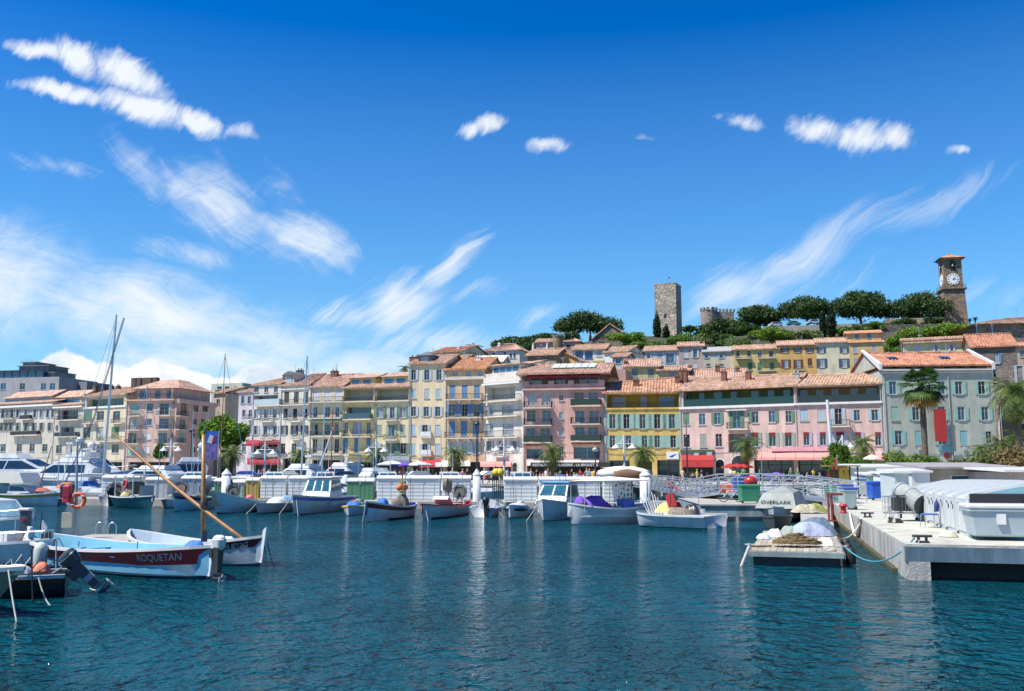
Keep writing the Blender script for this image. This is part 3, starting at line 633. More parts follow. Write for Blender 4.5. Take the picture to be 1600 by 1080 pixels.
# --- pink house, right half
f = Fac('pink house with pale shutters, ochre loggia and red window blinds beside the big cream house', 1243, 1381, 129, 124.5, 603, plaster('pink_right', (.58, .42, .37)), group=G)
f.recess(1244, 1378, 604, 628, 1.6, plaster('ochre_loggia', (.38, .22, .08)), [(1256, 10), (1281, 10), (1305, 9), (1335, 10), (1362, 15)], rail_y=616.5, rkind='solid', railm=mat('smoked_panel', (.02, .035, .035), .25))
f.band(628.5, 631.5, .3, WHITE)
f.win([1256], 649, 17, 12, 'c', 'sky', 'd'); f.win([1283], 649, 17, 12, 'c', 'pale', 'd')
f.win([1310], 651, 25, 11, 'o', 'pale', 'o'); f.balc(1293, 1328, 657, 665.5, .9)
f.win([1339], 649, 17, 9, ['l'], 'sky', 'd'); f.win([1367], 648.5, 17, 10, 'o', 'sky', 'd')
f.win([1260, 1286, 1341, 1372], 686, 20, 9, ['r', 'o', 'o', 'r'], 'lilac', 'd', red=True); f.win([1313], 687, 22, 12, 'o', 'pale', 'd', red=True)
f.band(698, 705, .35, mat('shop_sign_rose', (.62, .33, .36), .5, var=.25, scale=2), 1205, 1302, 'shop_sign'); f.shopfront(1246, 1375, 716, 748)
f.awning(1243, 1300, 707, 715, 3, PALER, 2); f.awning(1340, 1378, 707, 715, 3, PALER, 1)
f.band(706, 707.5, .12, WHITE)
f.roof(586, T3, back=6, over=.5); f.chimney(1244, 581, 3, .9, plaster('grey_flue', (.4, .38, .35))); f.done(); f.drain(1379)
# --- pink house, left half
f = Fac('pink house with dark green shutters and green loggia next to the yellow house', 1063, 1243, 137, 129, 607, plaster('pink_left', (.60, .44, .39)), group=G, ytop1=603)
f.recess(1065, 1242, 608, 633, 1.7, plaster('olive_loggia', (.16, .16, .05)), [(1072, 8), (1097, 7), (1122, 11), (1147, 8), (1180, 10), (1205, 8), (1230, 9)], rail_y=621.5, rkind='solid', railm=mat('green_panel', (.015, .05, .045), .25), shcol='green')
f.band(633.5, 637, .3, WHITE)
f.win([1072], 655, 18, 10, 'c', 'green'); f.win([1097], 655, 18, 10, None, g='b'); f.win([1121], 654, 18, 9, 'o', 'green', 'b')
f.win([1151], 655, 28, 11, 'o', 'green', 'b'); f.balc(1134, 1168, 660, 670, .9, 'bars')
f.band(640, 641.5, .5, WHITE, 1135, 1168, 'door_hood')
f.win([1180], 652, 18, 10, 'l', 'green', 'd'); f.win([1206], 651, 18, 10, 'r', 'green', 'b'); f.win([1232], 651, 18, 9, 'r', 'green')
f.win([1073], 689, 20, 10, None, g='o'); f.win([1099], 688.5, 20, 10, 'c', 'sage'); f.win([1123], 688, 20, 10, None, g='o')
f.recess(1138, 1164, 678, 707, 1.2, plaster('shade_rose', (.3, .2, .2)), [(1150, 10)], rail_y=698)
f.win([1180, 1207, 1232], 687, 21, 10, 'o', 'sage', 'd', red=True)
f.band(703, 708, .25, mat('green_shop_sign', (.04, .09, .05), .5), 1064, 1116, 'shop_sign'); f.shopfront(1066, 1114, 722, 749, G0)
f.awning(1065, 1116, 711, 719, 3.4, REDC, 2, 1.0)
f.arch(1125, 718, 13, G1); f.arch(1155, 712, 24, G1); f.shopfront(1178, 1240, 716, 748); f.awning(1180, 1243, 707, 715, 3, PALER, 2)
f.band(698, 705, .35, mat('shop_sign_rose', (.62, .33, .36), .5), 1205, 1242, 'shop_sign')
f.roof(589.5, T3, back=6, over=.5)
for (px, h) in ((1131, 579), (1169, 579), (1065, 576), (1070, 577)): f.chimney(px, h, 4, .7)
x, z = f.pt(1065, 605, .2); q = MB(); q.add([(-.1, -.3, f.zt-.3), (.3, -.3, f.zt-.3), (.3, 2.5, f.roofz(2.5)+.3), (-.1, 2.5, f.roofz(2.5)+.3)], [(0, 1, 2, 3)]); q.build('flashing', ALU, f.root)
f.done(); f.drain(1064)
# --- yellow house
f = Fac('bright yellow house with mint shutters and tiled roof between the pink houses', 946, 1062, 139, 137.2, 614.5, plaster('yellow', (.64, .46, .15)), group=G)
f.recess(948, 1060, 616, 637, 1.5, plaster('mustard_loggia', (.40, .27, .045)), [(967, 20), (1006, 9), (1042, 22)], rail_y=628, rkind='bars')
f.band(637.3, 639.5, .15, plaster('yellow_trim', (.7, .5, .14)))
f.win([957, 979, 1004, 1027, 1050], 658.5, 23, 9.5, 'o', 'mint', 'dodod', sill=True, sw=.82)
f.win([957, 982, 1007, 1027, 1052], 690, 19, 8.5, 'o', 'mint', 'ddddo', sw=.78)
f.shopfront(952, 984, 719.5, 750); f.shopfront(996, 1019, 721, 750, G0); f.shopfront(1027, 1062, 719, 750)
x, z = f.pt(1051, 712, .15); q = MB(); q.rbox((x, -.1, z), (1.7, .12, 1.0)); q.build('sign', mat('sign_white', (.72, .74, .76), .4), f.root)
q = MB(); q.add([(x-.55, -.17, z-.15), (x-.1, -.17, z-.3), (x+.6, -.17, z+.25), (x+.1, -.17, z+.12)], [(0, 1, 2, 3)]); q.build('logo', mat('sign_blue', (.03, .08, .25), .4), f.root)
f.roof(598.5, T1, back=5, over=.5, yr1=591); f.chimney(994, 592, 2.5, .9); f.chimney(1058, 586, 3, .6); f.done(); f.drain(946.5)
# --- salmon block with balconies
f = Fac('salmon pink block with stacked green balconies and white restaurant awnings', 817, 946, 142, 139.5, 607, plaster('salmon', (.60, .37, .32)), name='apartment_block', cat='apartments', group=G)
f.band(606.5, 609, .45, plaster('salmon_trim', (.64, .42, .36)))
for i, (a, b) in enumerate(((823, 849), (864, 882), (891, 935))):   # set back roof terrace
    pass
t0 = f.zt; _, t1 = f.pt(880, 583, -1.6)
q = MB(); q.bb(.3, f.w-.3, 1.6, 9, t0, t1); tw = q.build('penthouse_wall', plaster('penthouse', (.3, .2, .17)), f.root)
for (a, b) in ((829, 847), (868, 884), (905, 918), (920, 937)):
    x0, _ = f.pt(a, 595, -1.5); x1, _ = f.pt(b, 595, -1.5); q = MB(); q.bb(x0, x1, 1.52, 1.59, t0+.1, t1-.7); o = q.build('window', FRAME, f.root)
    q = MB(); q.bb(x0+.1, x1-.1, 1.49, 1.51, t0+.2, t1-.8); q.build('pane', G2, o)
for (a, b) in ((821, 858), (858, 893), (893, 938)): 
    x0, z = f.pt(a+1, 584, .2); x1, _ = f.pt(b-1, 584, .2)
    q = MB(); q.quad((x0, 1.55, t1-.05), (x1, 1.55, t1-.05), (x1, -.1, t1-.55), (x0, -.1, t1-.55)); q.quad((x0, -.1, t1-.55), (x1, -.1, t1-.55), (x1, -.12, t1-.85), (x0, -.12, t1-.85)); q.build('awning', BURG, f.root)
q = MB()
for px in (817.5, 861, 892, 941): x, _ = f.pt(px, 600); x = min(max(x, .5), f.w-.5); q.bb(x-.42, x+.42, .02, .5, t0, t0+1.05)
q.bb(.9, f.w-.9, .1, .18, t0, t0+.55); q.build('parapet', f.wall, f.root)
f.win([832, 854], 624, 19, 15, None, g='c', sill=False); f.balc(817.5, 861, 627, 636.5, 1.2)
f.win([877], 621.5, 9, 7, None); f.win([905, 927], 622, 18, 15, None, g='db', sill=False); f.balc(891, 938, 623.5, 633.5, 1.2, 'solid', mat('green_canvas', (.015, .04, .03), .8))
f.win([830, 854], 650, 19, 14, None, g='db', sill=False); f.balc(817.5, 861, 654, 664, 1.2); f.win([877], 649, 11, 6, None, g='c'); f.win([906, 928], 651, 19, 15, None, g='b', sill=False); f.balc(891, 938, 652, 662, 1.2)
f.win([829, 852], 679, 20, 15, None, g='b', sill=False); f.balc(817.5, 861, 681, 691, 1.2, 'solid', mat('green_canvas', (.015, .04, .03), .8)); f.win([877], 676, 10, 7, None, g='c'); f.win([906, 927], 677, 20, 15, None, g='bb', sill=False); f.balc(891, 938, 680, 689, 1.2, 'solid', mat('green_canvas', (.015, .04, .03), .8))
f.strip(822, 848, 701, 717, deep=.8); f.win([877], 704, 13, 7, None, g='d'); f.strip(896, 937, 698, 717, deep=.8)
f.band(691.5, 697, .2, plaster('balcony_shadow_band', (.28, .12, .09)), 818, 861); f.band(690, 694.5, .2, plaster('balcony_shadow_band', (.28, .12, .09)), 893, 938)  # dark red-brown strips painted as the shadow below the lowest balconies
f.shopfront(823, 938, 722, 750, G0, 1.5); f.awning(823, 936, 719.5, 724.5, 2.8, CREAMC, 4, .3)
f.roof(570, T5, back=6, over=.9, ye=584)
x, _ = f.pt(895, 580); q = MB()
for k in range(6): q.box((x-3+k*1.1, 3.4, f.roofz(3.4)+.4), (1.0, 2.6, .08), rx=math.atan2(f.zr-f.ze, f.back))
q.build('solar_panel', mat('panel_white', (.6, .68, .72), .2), f.roofo); f.done(); f.drain(945)
# text on the awning valance
def text_mesh(name, txt, size, m, parent, loc, rz=0, rx=PI/2, ext=.01, fn=None):
    cu = bpy.data.curves.new(name, 'FONT'); cu.body = txt; cu.size = size; cu.extrude = ext; cu.resolution_u = 3
    t = bpy.data.objects.new(name+'_src', cu); C.objects.link(t); dg = bpy.context.evaluated_depsgraph_get(); dg.update()
    me = bpy.data.meshes.new_from_object(t.evaluated_get(dg)); bpy.data.objects.remove(t); bpy.data.curves.remove(cu)
    if fn:
        for v in me.vertices: v.co = fn(v.co.copy())
    me.materials.clear(); me.materials.append(m); me.name = name
    o = bpy.data.objects.new(name, me); C.objects.link(o); o.parent = parent; o.location = loc; o.rotation_euler = (rx, 0, rz); return o
x, z = f.pt(832, 728.5, 2.9)
text_mesh('lettering', 'RESTAURANT - BRASSERIE - LA BROUETTE', .5, mat('letter_white', (.75, .75, .72), .6, var=0), f.root, (x, -2.9, z))
q = MB(); q.bb(x-.3, x+11.2, -2.87, -2.84, z-.12, z+.55); q.build('fascia', DARK, f.root)
# --- white modern house
f = Fac('white modern house with glazed top floor and wide grey roller shutter', 757, 817, 149, 143.5, 585, plaster('cool_white', (.62, .60, .54)), group=G)
f.strip(761, 805, 605, 624, deep=1.3, g=mat('roller_slats', (.42, .42, .38), .7, var=.1)); f.balc(754, 808, 617, 626, .9)
f.win([765], 642, 17, 11, None, g='c'); f.win([793], 642, 17, 17, None, g='c'); f.balc(755, 807, 641, 650, .9)
f.win([765], 671, 18, 11, None, g='c'); f.win([794], 671, 18, 17, None, g='c'); f.balc(754, 807, 673, 683, .9)
f.win([764, 784, 804], 697, 16, 7, ['o', 'o', 'o'], 'pale', 'd'); f.balc(770, 790, 705, 713, .6)
f.band(597, 600, .7, WHITE, 757, 816); f.band(588, 596.5, .25); f.band(652.5, 654, .1, plaster('lime', (.55, .55, .22)), 757, 800)
f.arch(805, 723, 8); f.shopfront(760, 798, 727, 750, G0); f.awning(750, 799, 721, 726, 3, PALER, 2); f.done()
t0 = f.zt; _, t1 = f.pt(787, 571, -1.2)
q = MB(); q.bb(.5, f.w-1.5, 1.2, 8, t0, t1); q.build('penthouse_wall', f.wall, f.root)
for k in range(4):
    x0 = .8+k*(f.w-2.6)/4; x1 = x0+(f.w-2.6)/4-.12; q = MB(); q.bb(x0, x1, 1.12, 1.19, t0+.25, t1-.2); o = q.build('window', FRAME, f.root); q = MB(); q.bb(x0+.08, x1-.08, 1.09, 1.11, t0+.3, t1-.28); q.build('pane', G2, o)
q = MB(); q.bb(.2, f.w-1.2, .7, 8.2, t1, t1+.18); q.add([(.2, 3, t1+.18), (f.w-1.2, 3, t1+.18), (f.w-1.2, 7, t1+1.1), (.2, 7, t1+1.1)], [(0, 1, 2, 3)]); q.build('roof', T3, f.root)
# --- peach and blue
f = Fac('peach house with blue shutters, iron balconies and an orange roof', 695, 757, 151, 149.3, 578, plaster('peach', (.66, .47, .29)), group=G)
f.win([712, 732, 750], 584, 8, 8, None, g='c'); f.band(589.5, 593, .4)
f.win([707, 726, 745], 612, 20, 9, 'c', 'blue', 'd'); f.balc(696, 752, 615, 623.5, .9, brk=True)
f.win([706, 726, 745], 641, 19, 9, 'o', 'blue', 'dod', sw=.5); f.balc(695, 752, 644, 652, .9, brk=True)
f.win([706, 725, 744], 670, 24, 10, 'c', 'blue', 'd'); f.balc(693, 751, 675, 684, .9, brk=True)
f.win([707, 726, 743], 699, 20, 8, 'o', 'sky', 'c'); f.shopfront(697, 755, 722, 750, G0)
f.awning(680, 700, 720, 726, 2.5, CREAMC, 1); f.awning(700, 735, 720, 725, 2.8, CREAMC, 2)
f.roof(561, T2, back=6, over=.4); f.chimney(748, 556, 5, .8, WHITE); f.done()
# --- tall cream house
f = Fac('tall cream house with pale blue shutters and a slate dormer', 640, 695, 153, 151.2, 569, plaster('cream_tall', (.68, .57, .38)), group=G)
f.win([646, 667, 686], 586, 16, 7.5, 'o', 'pale', 'd'); f.win([646, 667, 685], 615, 15, 7.5, ['c', 'c', 'c'], 'sky', 'd')
f.win([646, 666, 684], 643, 15, 7.5, 'o', 'pale', 'd'); f.win([645, 664, 684], 672, 16, 8, ['c', 'o', 'c'], 'sky', 'o'); f.win([645, 664, 684], 702, 17, 8, ['c', 'o', 'c'], 'sky', 'o')
f.balc(656, 673, 678, 683, .5, 'solid', WHITE); f.balc(656, 673, 706, 711.5, .5, 'solid', WHITE)
f.shopfront(643, 692, 722, 750, G0); f.awning(655, 690, 718, 727, 2.6, REDC, 1)
f.roof(557, T5, back=5, over=.4); 
x, zt = f.pt(667, 552, -1.8); zb = f.roofz(1)
q = MB(); q.bb(x-1.1, x+1.1, 1.0, 4.5, zb-.3, zt-.5); dm = q.build('dormer', mat('slate_side', (.12, .16, .2), .6), f.roofo)
q = MB(); q.bb(x-.75, x+.75, .93, .98, zb+.1, zt-.65); q.build('window', G3, dm)
q = MB(); q.add([(x-1.5, .5, zt-.5), (x+1.5, .5, zt-.5), (x+1.3, 5, zt-.3), (x-1.3, 5, zt-.3), (x, 2.4, zt+.35)], [(0, 1, 4), (1, 2, 4), (2, 3, 4), (3, 0, 4), (3, 2, 1, 0)]); q.build('dormer_roof', mat('slate', (.13, .13, .15), .7), dm)
f.chimney(648, 556, 3, 1.6); f.chimney(655, 555, 4, .8); f.done(); f.drain(639)
# --- green shutter house
f = Fac('pale yellow house with green shutters under a glazed attic', 586, 640, 155.2, 153.2, 605.5, plaster('straw_a', (.66, .58, .36)), group=G)
f.strip(587, 638, 607.5, 625, deep=1.7, g=mat('grey_blind', (.42, .42, .38), .6)); f.balc(585, 639, 619, 626, .5)
f.band(626.8, 628.6, .3)
f.win([594, 630], 644.5, 16, 9, 'o', 'green', 'c'); f.win([613], 645, 18, 7, 'o', 'pale', 'b'); f.balc(600, 620, 649, 656, .7)
f.win([593, 629], 672, 16, 8, 'c', 'sage', 'd'); f.win([612], 673, 18, 8, 'o', 'sage', 'd'); f.balc(598, 620, 679, 687, .8)
f.win([612, 630], 701, 17, 9, 'o', 'green', 'do'); f.shopfront(590, 636, 720, 750, G0); f.awning(598, 640, 713, 719, 2.4, mat('blue_grey_canvas', (.15, .18, .24), .8), 1)
f.done()
def attic(f, a, b, yb, yt, yr, mroof, n=2, back=1.8):
    t0 = f.zt; _, t1 = f.pt((a+b)/2, yt, -back); x0, _ = f.pt(a, 590, -back); x1, _ = f.pt(b, 590, -back)
    q = MB(); q.bb(x0, x1, back, 9, t0, t1); q.build('attic_wall', f.wall, f.root)
    for k in range(n):
        u0 = x0+.4+k*(x1-x0-.6)/n; u1 = u0+(x1-x0-.6)/n-.5; q = MB(); q.bb(u0, u1, back-.08, back-.01, t0+.7, t1-.3); o = q.build('window', FRAME, f.root); q = MB(); q.bb(u0+.08, u1-.08, back-.11, back-.09, t0+.78, t1-.38); q.build('pane', G2, o)
    _, zr = f.pt((a+b)/2, yr, -6); q = MB(); q.add([(x0-.3, back-.4, t1), (x1+.3, back-.4, t1), (x1+.3, 6, zr), (x0-.3, 6, zr), (x1+.3, 10, t1), (x0-.3, 10, t1)], [(0, 1, 2, 3), (3, 2, 4, 5), (0, 3, 5), (1, 4, 2)]); q.build('upper_roof', mroof, f.root)
    # lower skirt of tiles between the two floors
    q = MB(); n = 60
    for i in range(n):
        u = -.2+(f.w+.4)*i/n; v = -.2+(f.w+.4)*(i+1)/n; h = .06*(i % 2)
        q.quad((u, -.45, f.zt+.05+h), (v, -.45, f.zt+.05+.06-h), (v, back, f.zt+.75+.06-h), (u, back, f.zt+.75+h))
    q.bb(-.2, f.w+.2, -.5, -.44, f.zt-.1, f.zt+.12); q.build('roof', mroof, f.root)
attic(f, 597, 640, 600, 588.5, 582, T5)
# --- yellow with blue doors
f = Fac('yellow house with tall blue doors, long balconies and wide glazed bay', 535, 586, 157, 155.3, 606.5, plaster('straw_b', (.68, .56, .28)), group=G)
f.strip(537, 583, 608.5, 626, deep=1.7, g=mat('grey_blind', (.42, .42, .38), .6)); f.balc(535, 585, 620, 627, .5)
f.strip(541, 580, 636, 652, deep=1.0); f.balc(535, 578, 646, 655, .9, 'solid', mat('tinted_panel', (.05, .1, .12), .15))
f.win([541, 576], 669, 18, 6, None, g='b'); f.win([558], 669, 19, 14, 'c', 'lilac'); f.balc(534, 578, 672, 682, .9)
f.win([540, 557, 576], 696, 24, 7, 'c', 'blue', 'd', sill=False); f.balc(534, 578, 701, 710, .9)
f.arch(540, 717, 9, G1); f.shopfront(550, 584, 722, 736, G1); f.done(); attic(f, 546, 586, 600, 590.5, 584, T5)
f.drain(586)
# --- white, turquoise balcony
f = Fac('cream house with white shutters and teal balcony next to the dark shuttered house', 483, 535, 159, 157.2, 605, plaster('cream_c', (.64, .60, .44)), group=G)
f.win([494, 512, 529], 617, 17, 9, 'c', 'white'); f.balc(482, 534, 620.5, 627.5, .8)
f.win([493, 527], 644, 16, 6, None, g='b'); f.win([511], 644, 16, 9, None, g='b'); f.balc(483, 532, 646, 653, .9)
f.recess(486, 530, 660, 680, 1.4, plaster('cream_c', (.6, .56, .42)), [(494, 6), (512, 8), (526, 5)]); f.balc(482, 533, 673, 681.5, .9)
f.win([492, 508, 526], 697, 22, 7, None, g='o', sill=False); f.balc(482, 532, 702, 710, .9); f.shopfront(487, 531, 719, 750, G0)
f.band(655.5, 657.5, .3, mat('teal_band', (.05, .25, .2), .6)); f.roof(586.5, T5, back=6, over=.35); f.chimney(523, 578, 5, 1.2); f.aerial(525, 569, 5); f.done()
# --- dark shutters
f = Fac('white house with black shutters and a dormer in a hipped roof', 437, 483, 162, 159.2, 603, plaster('bone', (.64, .61, .52)), group=G)
f.win([448, 463, 478], 621, 17, 7.5, 'c', 'dark', 'o'); f.balc(437, 482, 624, 632, .9)
f.win([446, 461, 477], 646, 15, 6.5, 'c', 'dark', 'o'); f.balc(449, 469, 651, 658, .8)
f.win([444, 460, 476], 672, 14, 5.5, 'o', 'dark', 'c'); f.balc(454, 468, 679, 686, .6)
f.win([442, 459], 701, 16, 7, None, g='o'); f.shopfront(441, 480, 716, 750, G0)
f.band(607, 609, .2, x0=438, x1=482); f.roof(587, T5, back=6, over=.3, hipl=1.5, hipr=1.5)
x, zt = f.pt(456, 583, -1.5); zb = f.roofz(1)
q = MB(); q.bb(x-1, x+1, .9, 4.2, zb-.3, zt-.4); dm = q.build('dormer', f.wall, f.roofo); q = MB(); q.bb(x-.6, x+.6, .83, .88, zb+.1, zt-.6); q.build('window', G3, dm)
q = MB(); q.add([(x-1.3, .5, zt-.4), (x+1.3, .5, zt-.4), (x+1.3, 4.4, zt-.4), (x-1.3, 4.4, zt-.4), (x, .5, zt+.25), (x, 4.4, zt+.25)], [(0, 4, 5, 3), (1, 2, 5, 4), (0, 1, 4), (3, 2, 1, 0)]); q.build('dormer_roof', mat('slate', (.13, .13, .15), .7), dm)
f.chimney(447, 584, 3, .9, mat('dark_stack', (.1, .07, .06), .9)); f.chimney(469, 577, 4, 1.2, mat('dark_stack', (.1, .07, .06), .9)); f.done()
# --- veranda house
f = Fac('off white house with glazed verandas and a pink awning beside the plane tree', 393, 437, 165, 162.2, 602, plaster('offwhite', (.60, .58, .52)), group=G)
f.win([401, 416, 431], 608.5, 9, 6, None, g='b'); f.strip(397, 434, 617.5, 632, deep=1.1, g=G2); f.balc(396, 436, 624, 633.5, .8, 'solid', mat('pale_panel', (.4, .47, .5), .2))
f.win([401, 416, 430], 646.5, 14, 6, 'o', 'white', 'c'); f.balc(405, 425, 652, 658, .7); f.win([400, 415, 430], 672.5, 14, 5.5, 'o', 'pale', 'd'); f.balc(407, 425, 680, 687, .6)
f.strip(396, 434, 690, 706, deep=.8, g=G1); f.awning(384, 405, 688, 694, 2, BURG, 1); f.awning(405, 437, 688, 692, 1.2, MAROON, 1); f.band(706, 714, .5, GREY); f.shopfront(396, 434, 721, 750, G0); f.awning(386, 436, 716, 723, 2.5, BURG, 3)
f.roof(590.5, T3, back=6, over=.3, hipl=3); f.done()
f = Fac('lilac grey house set back at the left end of the quay houses', 371, 395, 172, 170, 613, plaster('lilac', (.52, .48, .52)), group=G)
f.win([380, 390], 625, 12, 5, 'o', 'pale'); f.win([381, 391], 646, 11, 5, None); f.balc(384, 395, 650, 655, .6); f.win([381, 391], 672, 12, 5, 'o', 'pale'); f.win([381], 700, 12, 6, None)
f.roof(607, T5, back=5, over=.3); f.done()
# --- left: pink corner block
f = Fac('rose corner block with penthouse terrace and grey iron balconies on the left quay', 196, 273, 181, 178.5, 624, plaster('rose', (.60, .43, .36)), name='apartment_block', cat='apartments', group=G, ref=660, depth=13.5)
f.win([211], 638, 15, 13, 'c', 'mint'); f.balc(199, 219, 642, 649.5, .9); f.win([234], 636.5, 12, 10, None, g='d'); f.win([257], 639, 18, 14, 'o', 'pale', 'd', sw=.4); f.balc(243, 266, 642, 649, .9)
f.win([208], 662, 17, 13, None, g='c'); f.balc(196, 217, 665, 671.5, .9); f.win([232], 659.5, 10, 10, None, g='b'); f.win([256], 662, 16, 15, None, g='b'); f.balc(242, 264, 664, 671, .9)
f.win([206.5], 685, 17, 13, None, g='d'); f.balc(194, 216, 687, 693, .9); f.win([230], 682, 10, 10, 'c', 'white'); f.win([254], 685, 17, 14, None, g='b'); f.balc(240, 262, 686.5, 693, .9)
f.win([205], 705, 14, 13, 'c', 'mint'); f.win([229], 703, 11, 9, 'c', 'white'); f.win([252], 706, 16, 12, None, g='d'); f.shopfront(200, 268, 722, 742, G0)
f.band(624, 626, .6, f.wall); f.done(); zt = f.zt
t0 = zt; _, t1 = f.pt(235, 607, -1.6)
q = MB(); q.bb(1, f.w-.8, 1.6, 13, t0, t1); q.build('penthouse_wall', f.wall, f.root)
for (a, b) in ((217, 230), (242, 251), (260, 270)):
    x0, _ = f.pt(a, 615, -1.5); x1, _ = f.pt(b, 615, -1.5); q = MB(); q.bb(x0, x1, 1.5, 1.59, t0+.1, t1-.4); o = q.build('window', FRAME, f.root); q = MB(); q.bb(x0+.1, x1-.1, 1.47, 1.49, t0+.2, t1-.5); q.build('pane', G2, o)
q = MB(); n = 60
for k in range(n): x = f.w*k/n; q.bb(x-.02, x+.02, -.4, -.36, t0, t0+1)
q.bb(0, f.w, -.42, -.34, t0+.95, t0+1.02); q.build('railing', IRON, f.root)
_, zr = f.pt(235, 596, -8); q = MB(); q.add([(-.1, .9, t1-.05), (f.w, .9, t1-.05), (f.w, 13.6, t1-.05), (-.1, 13.6, t1-.05), (3.5, 6, zr), (f.w-3.5, 6, zr), (f.w-3.5, 9, zr), (3.5, 9, zr)], [(0, 1, 5, 4), (1, 2, 6, 5), (2, 3, 7, 6), (3, 0, 4, 7), (4, 5, 6, 7), (3, 2, 1, 0)]); ro = q.build('roof', T5, f.root)
q = MB()
for (px, py, w_) in ((212, 593, 1.3), (218, 592, 1.2), (232, 590, 2.0), (244, 592, .9)):
    x, z = f.pt(px, py, -6); q.bb(x-w_/2, x+w_/2, 5.5, 6.5, t1+.3, max(z-1.2, zr+.5))
q.build('chimney', mat('dark_stack', (.1, .07, .06), .9), ro)
# its side, turned to the right
P = f.root; fr = f
class Side(Fac): pass
g = Fac('x', 273.2, 336, 178.52, 192, 627, f.wall, ref=660, depth=1)
bpy.data.objects.remove(g.root); g.root = P; Minv = None
bpos = fr.a+fr.u*fr.w; g.a = bpos+fr.u*.27; q = MB(); q.bb(fr.w-.02, fr.w+.28, -.05, .25, 0, fr.zt); q.build('corner_pilaster', fr.wall, fr.root); g.u = -fr.n; g.n = fr.u.copy(); g.w = 13.4; g.rz = math.atan2(g.u.y, g.u.x)
# build the side as parts of the same block: geometry is made in its own frame, then moved into the block's frame
side = empty('side_wall_frame', (g.a.x, g.a.y, g.z0), g.rz); g.root = side
g.win([287], 638, 17, 9, None, g='d'); g.balc(282, 296, 643, 650, .9); g.win([306, 321], 638.5, 10, 8, None, g='d'); g.win([285], 663, 16, 9, None, g='b'); g.balc(280, 293, 665, 671, .9)
g.win([304, 318], 659, 9, 7, None, g='d'); g.win([284], 684, 15, 9, 'c', 'mint'); g.balc(278, 292, 686.5, 692, .9); g.win([302, 316], 681, 9, 7, None, g='d'); g.win([302], 703, 9, 7, None, g='d')
g.done()
q = MB(); q.bb(.5, g.w, 1.3, 1.5, g.zt, g.zt+2.4); q.build('penthouse_wall', f.wall, side); q = MB(); q.bb(0, g.w, -.5, 0, g.zt-.3, g.zt+.5); q.build('parapet', f.wall, side)
bpy.context.view_layer.update()
Mx = P.matrix_world.inverted() @ side.matrix_world
for o in list(side.children):
    o.parent = P; o.data.transform(Mx)
    for c in o.children: c.data.transform(Mx)
bpy.data.objects.remove(side)
# --- left: beige and grey houses
f = Fac('beige house with green glazed loggia left of the rose corner block', 130, 196, 192, 185, 620, plaster('beige', (.58, .53, .40)), group=G, ref=660)
f.strip(135, 193, 622, 634.5, deep=1.4, g=mat('green_glass', (.05, .12, .1), .1)); f.band(635, 637.5, .2, WHITE)
f.win([138], 649, 14, 12, 'c', 'green'); f.win([157, 182], 649.5, 14, 11, None, g='d'); f.balc(128, 147, 655, 661, .8); f.balc(172, 190, 655, 661, .8)
f.win([136, 156], 676, 17, 11, None, g='dc'); f.win([180], 675, 16, 12, 'c', 'green'); f.win([136, 156, 180], 701, 14, 11, None, g='d'); f.shopfront(134, 190, 722, 740, G0); f.balc(150, 190, 683, 689, .8)
f.roof(608, T3, back=8, over=.3)
for px in (150, 163, 175, 185): f.chimney(px, 602, 6, .9, mat('dark_stack', (.1, .07, .06), .9))
f.done()
f = Fac('grey house with roof garden and dark wide balconies at the left', 84, 130, 197, 192.2, 634, plaster('greybeige', (.50, .47, .40)), group=G, ref=660)
f.strip(90, 122, 640, 655, deep=1.3, g=G1); f.balc(86, 122, 651, 656, .8); f.strip(94, 116, 667, 682, deep=1.0, g=G1); f.balc(84, 118, 676, 682, .9, 'solid'); f.win([92, 108], 702, 13, 9, None); f.shopfront(90, 124, 720, 740, G0)
f.band(634.5, 637, .5, WHITE); f.done(); attic(f, 90, 130, 632, 621, 611, T3, 1, 3)
f.chimney = None
f = Fac('long grey terrace house with many narrow windows at the left edge', -30, 84, 210, 197.5, 634, plaster('stucco_grey', (.52, .50, .44)), group=G, ref=660)
f.win([-20, -8, 5, 12, 19, 28, 41, 55, 65, 75, 83], 646, 13, 4.5, 'o', 'pale', 'dcdcd', sw=.35); f.balc(0, 19, 649, 654, .7); f.balc(30, 46, 650, 655, .7, 'solid')
f.win([-18, -6, 3, 10, 17, 28, 41, 53, 65, 78], 667, 13, 4.5, 'o', 'sage', 'd', sw=.35); f.balc(15, 57, 674, 680, .9, 'solid'); f.win([-15, 5, 30, 50, 70], 700, 12, 8, None)
f.band(633.5, 636.5, .6, WHITE); f.done(); attic(f, 10, 84, 632, 621, 612, T5, 3, 3)
import numpy as np
# ---------------------------------------------------------------- plants
rng = np.random.default_rng(5)
L_PINE = leaf('pine_needles', (.006, .018, .006), (.075, .14, .03), .35)
L_DARK = leaf('cypress_leaves', (.005, .014, .008), (.02, .05, .015), .6)
L_LIME = leaf('lime_leaves', (.035, .09, .008), (.20, .33, .03), .4)
L_MID = leaf('mid_leaves', (.03, .08, .012), (.15, .26, .04), .4)
L_OLIVE = leaf('olive_leaves', (.05, .08, .02), (.22, .27, .09), .5)
L_PALM = leaf('palm_leaves', (.02, .05, .012), (.16, .23, .06), .8)
L_FAN = leaf('fan_palm_leaves', (.008, .035, .012), (.08, .15, .03), .8)
L_DRY = leaf('dry_fronds', (.14, .08, .02), (.4, .27, .07), .8)
BARK = mat('bark', (.10, .075, .055), .95, var=.35, scale=4, streak=.3, bump=.5)
PBARK = mat('palm_bark', (.13, .10, .07), .95, var=.4, scale=7, bump=.8, bscale=14)
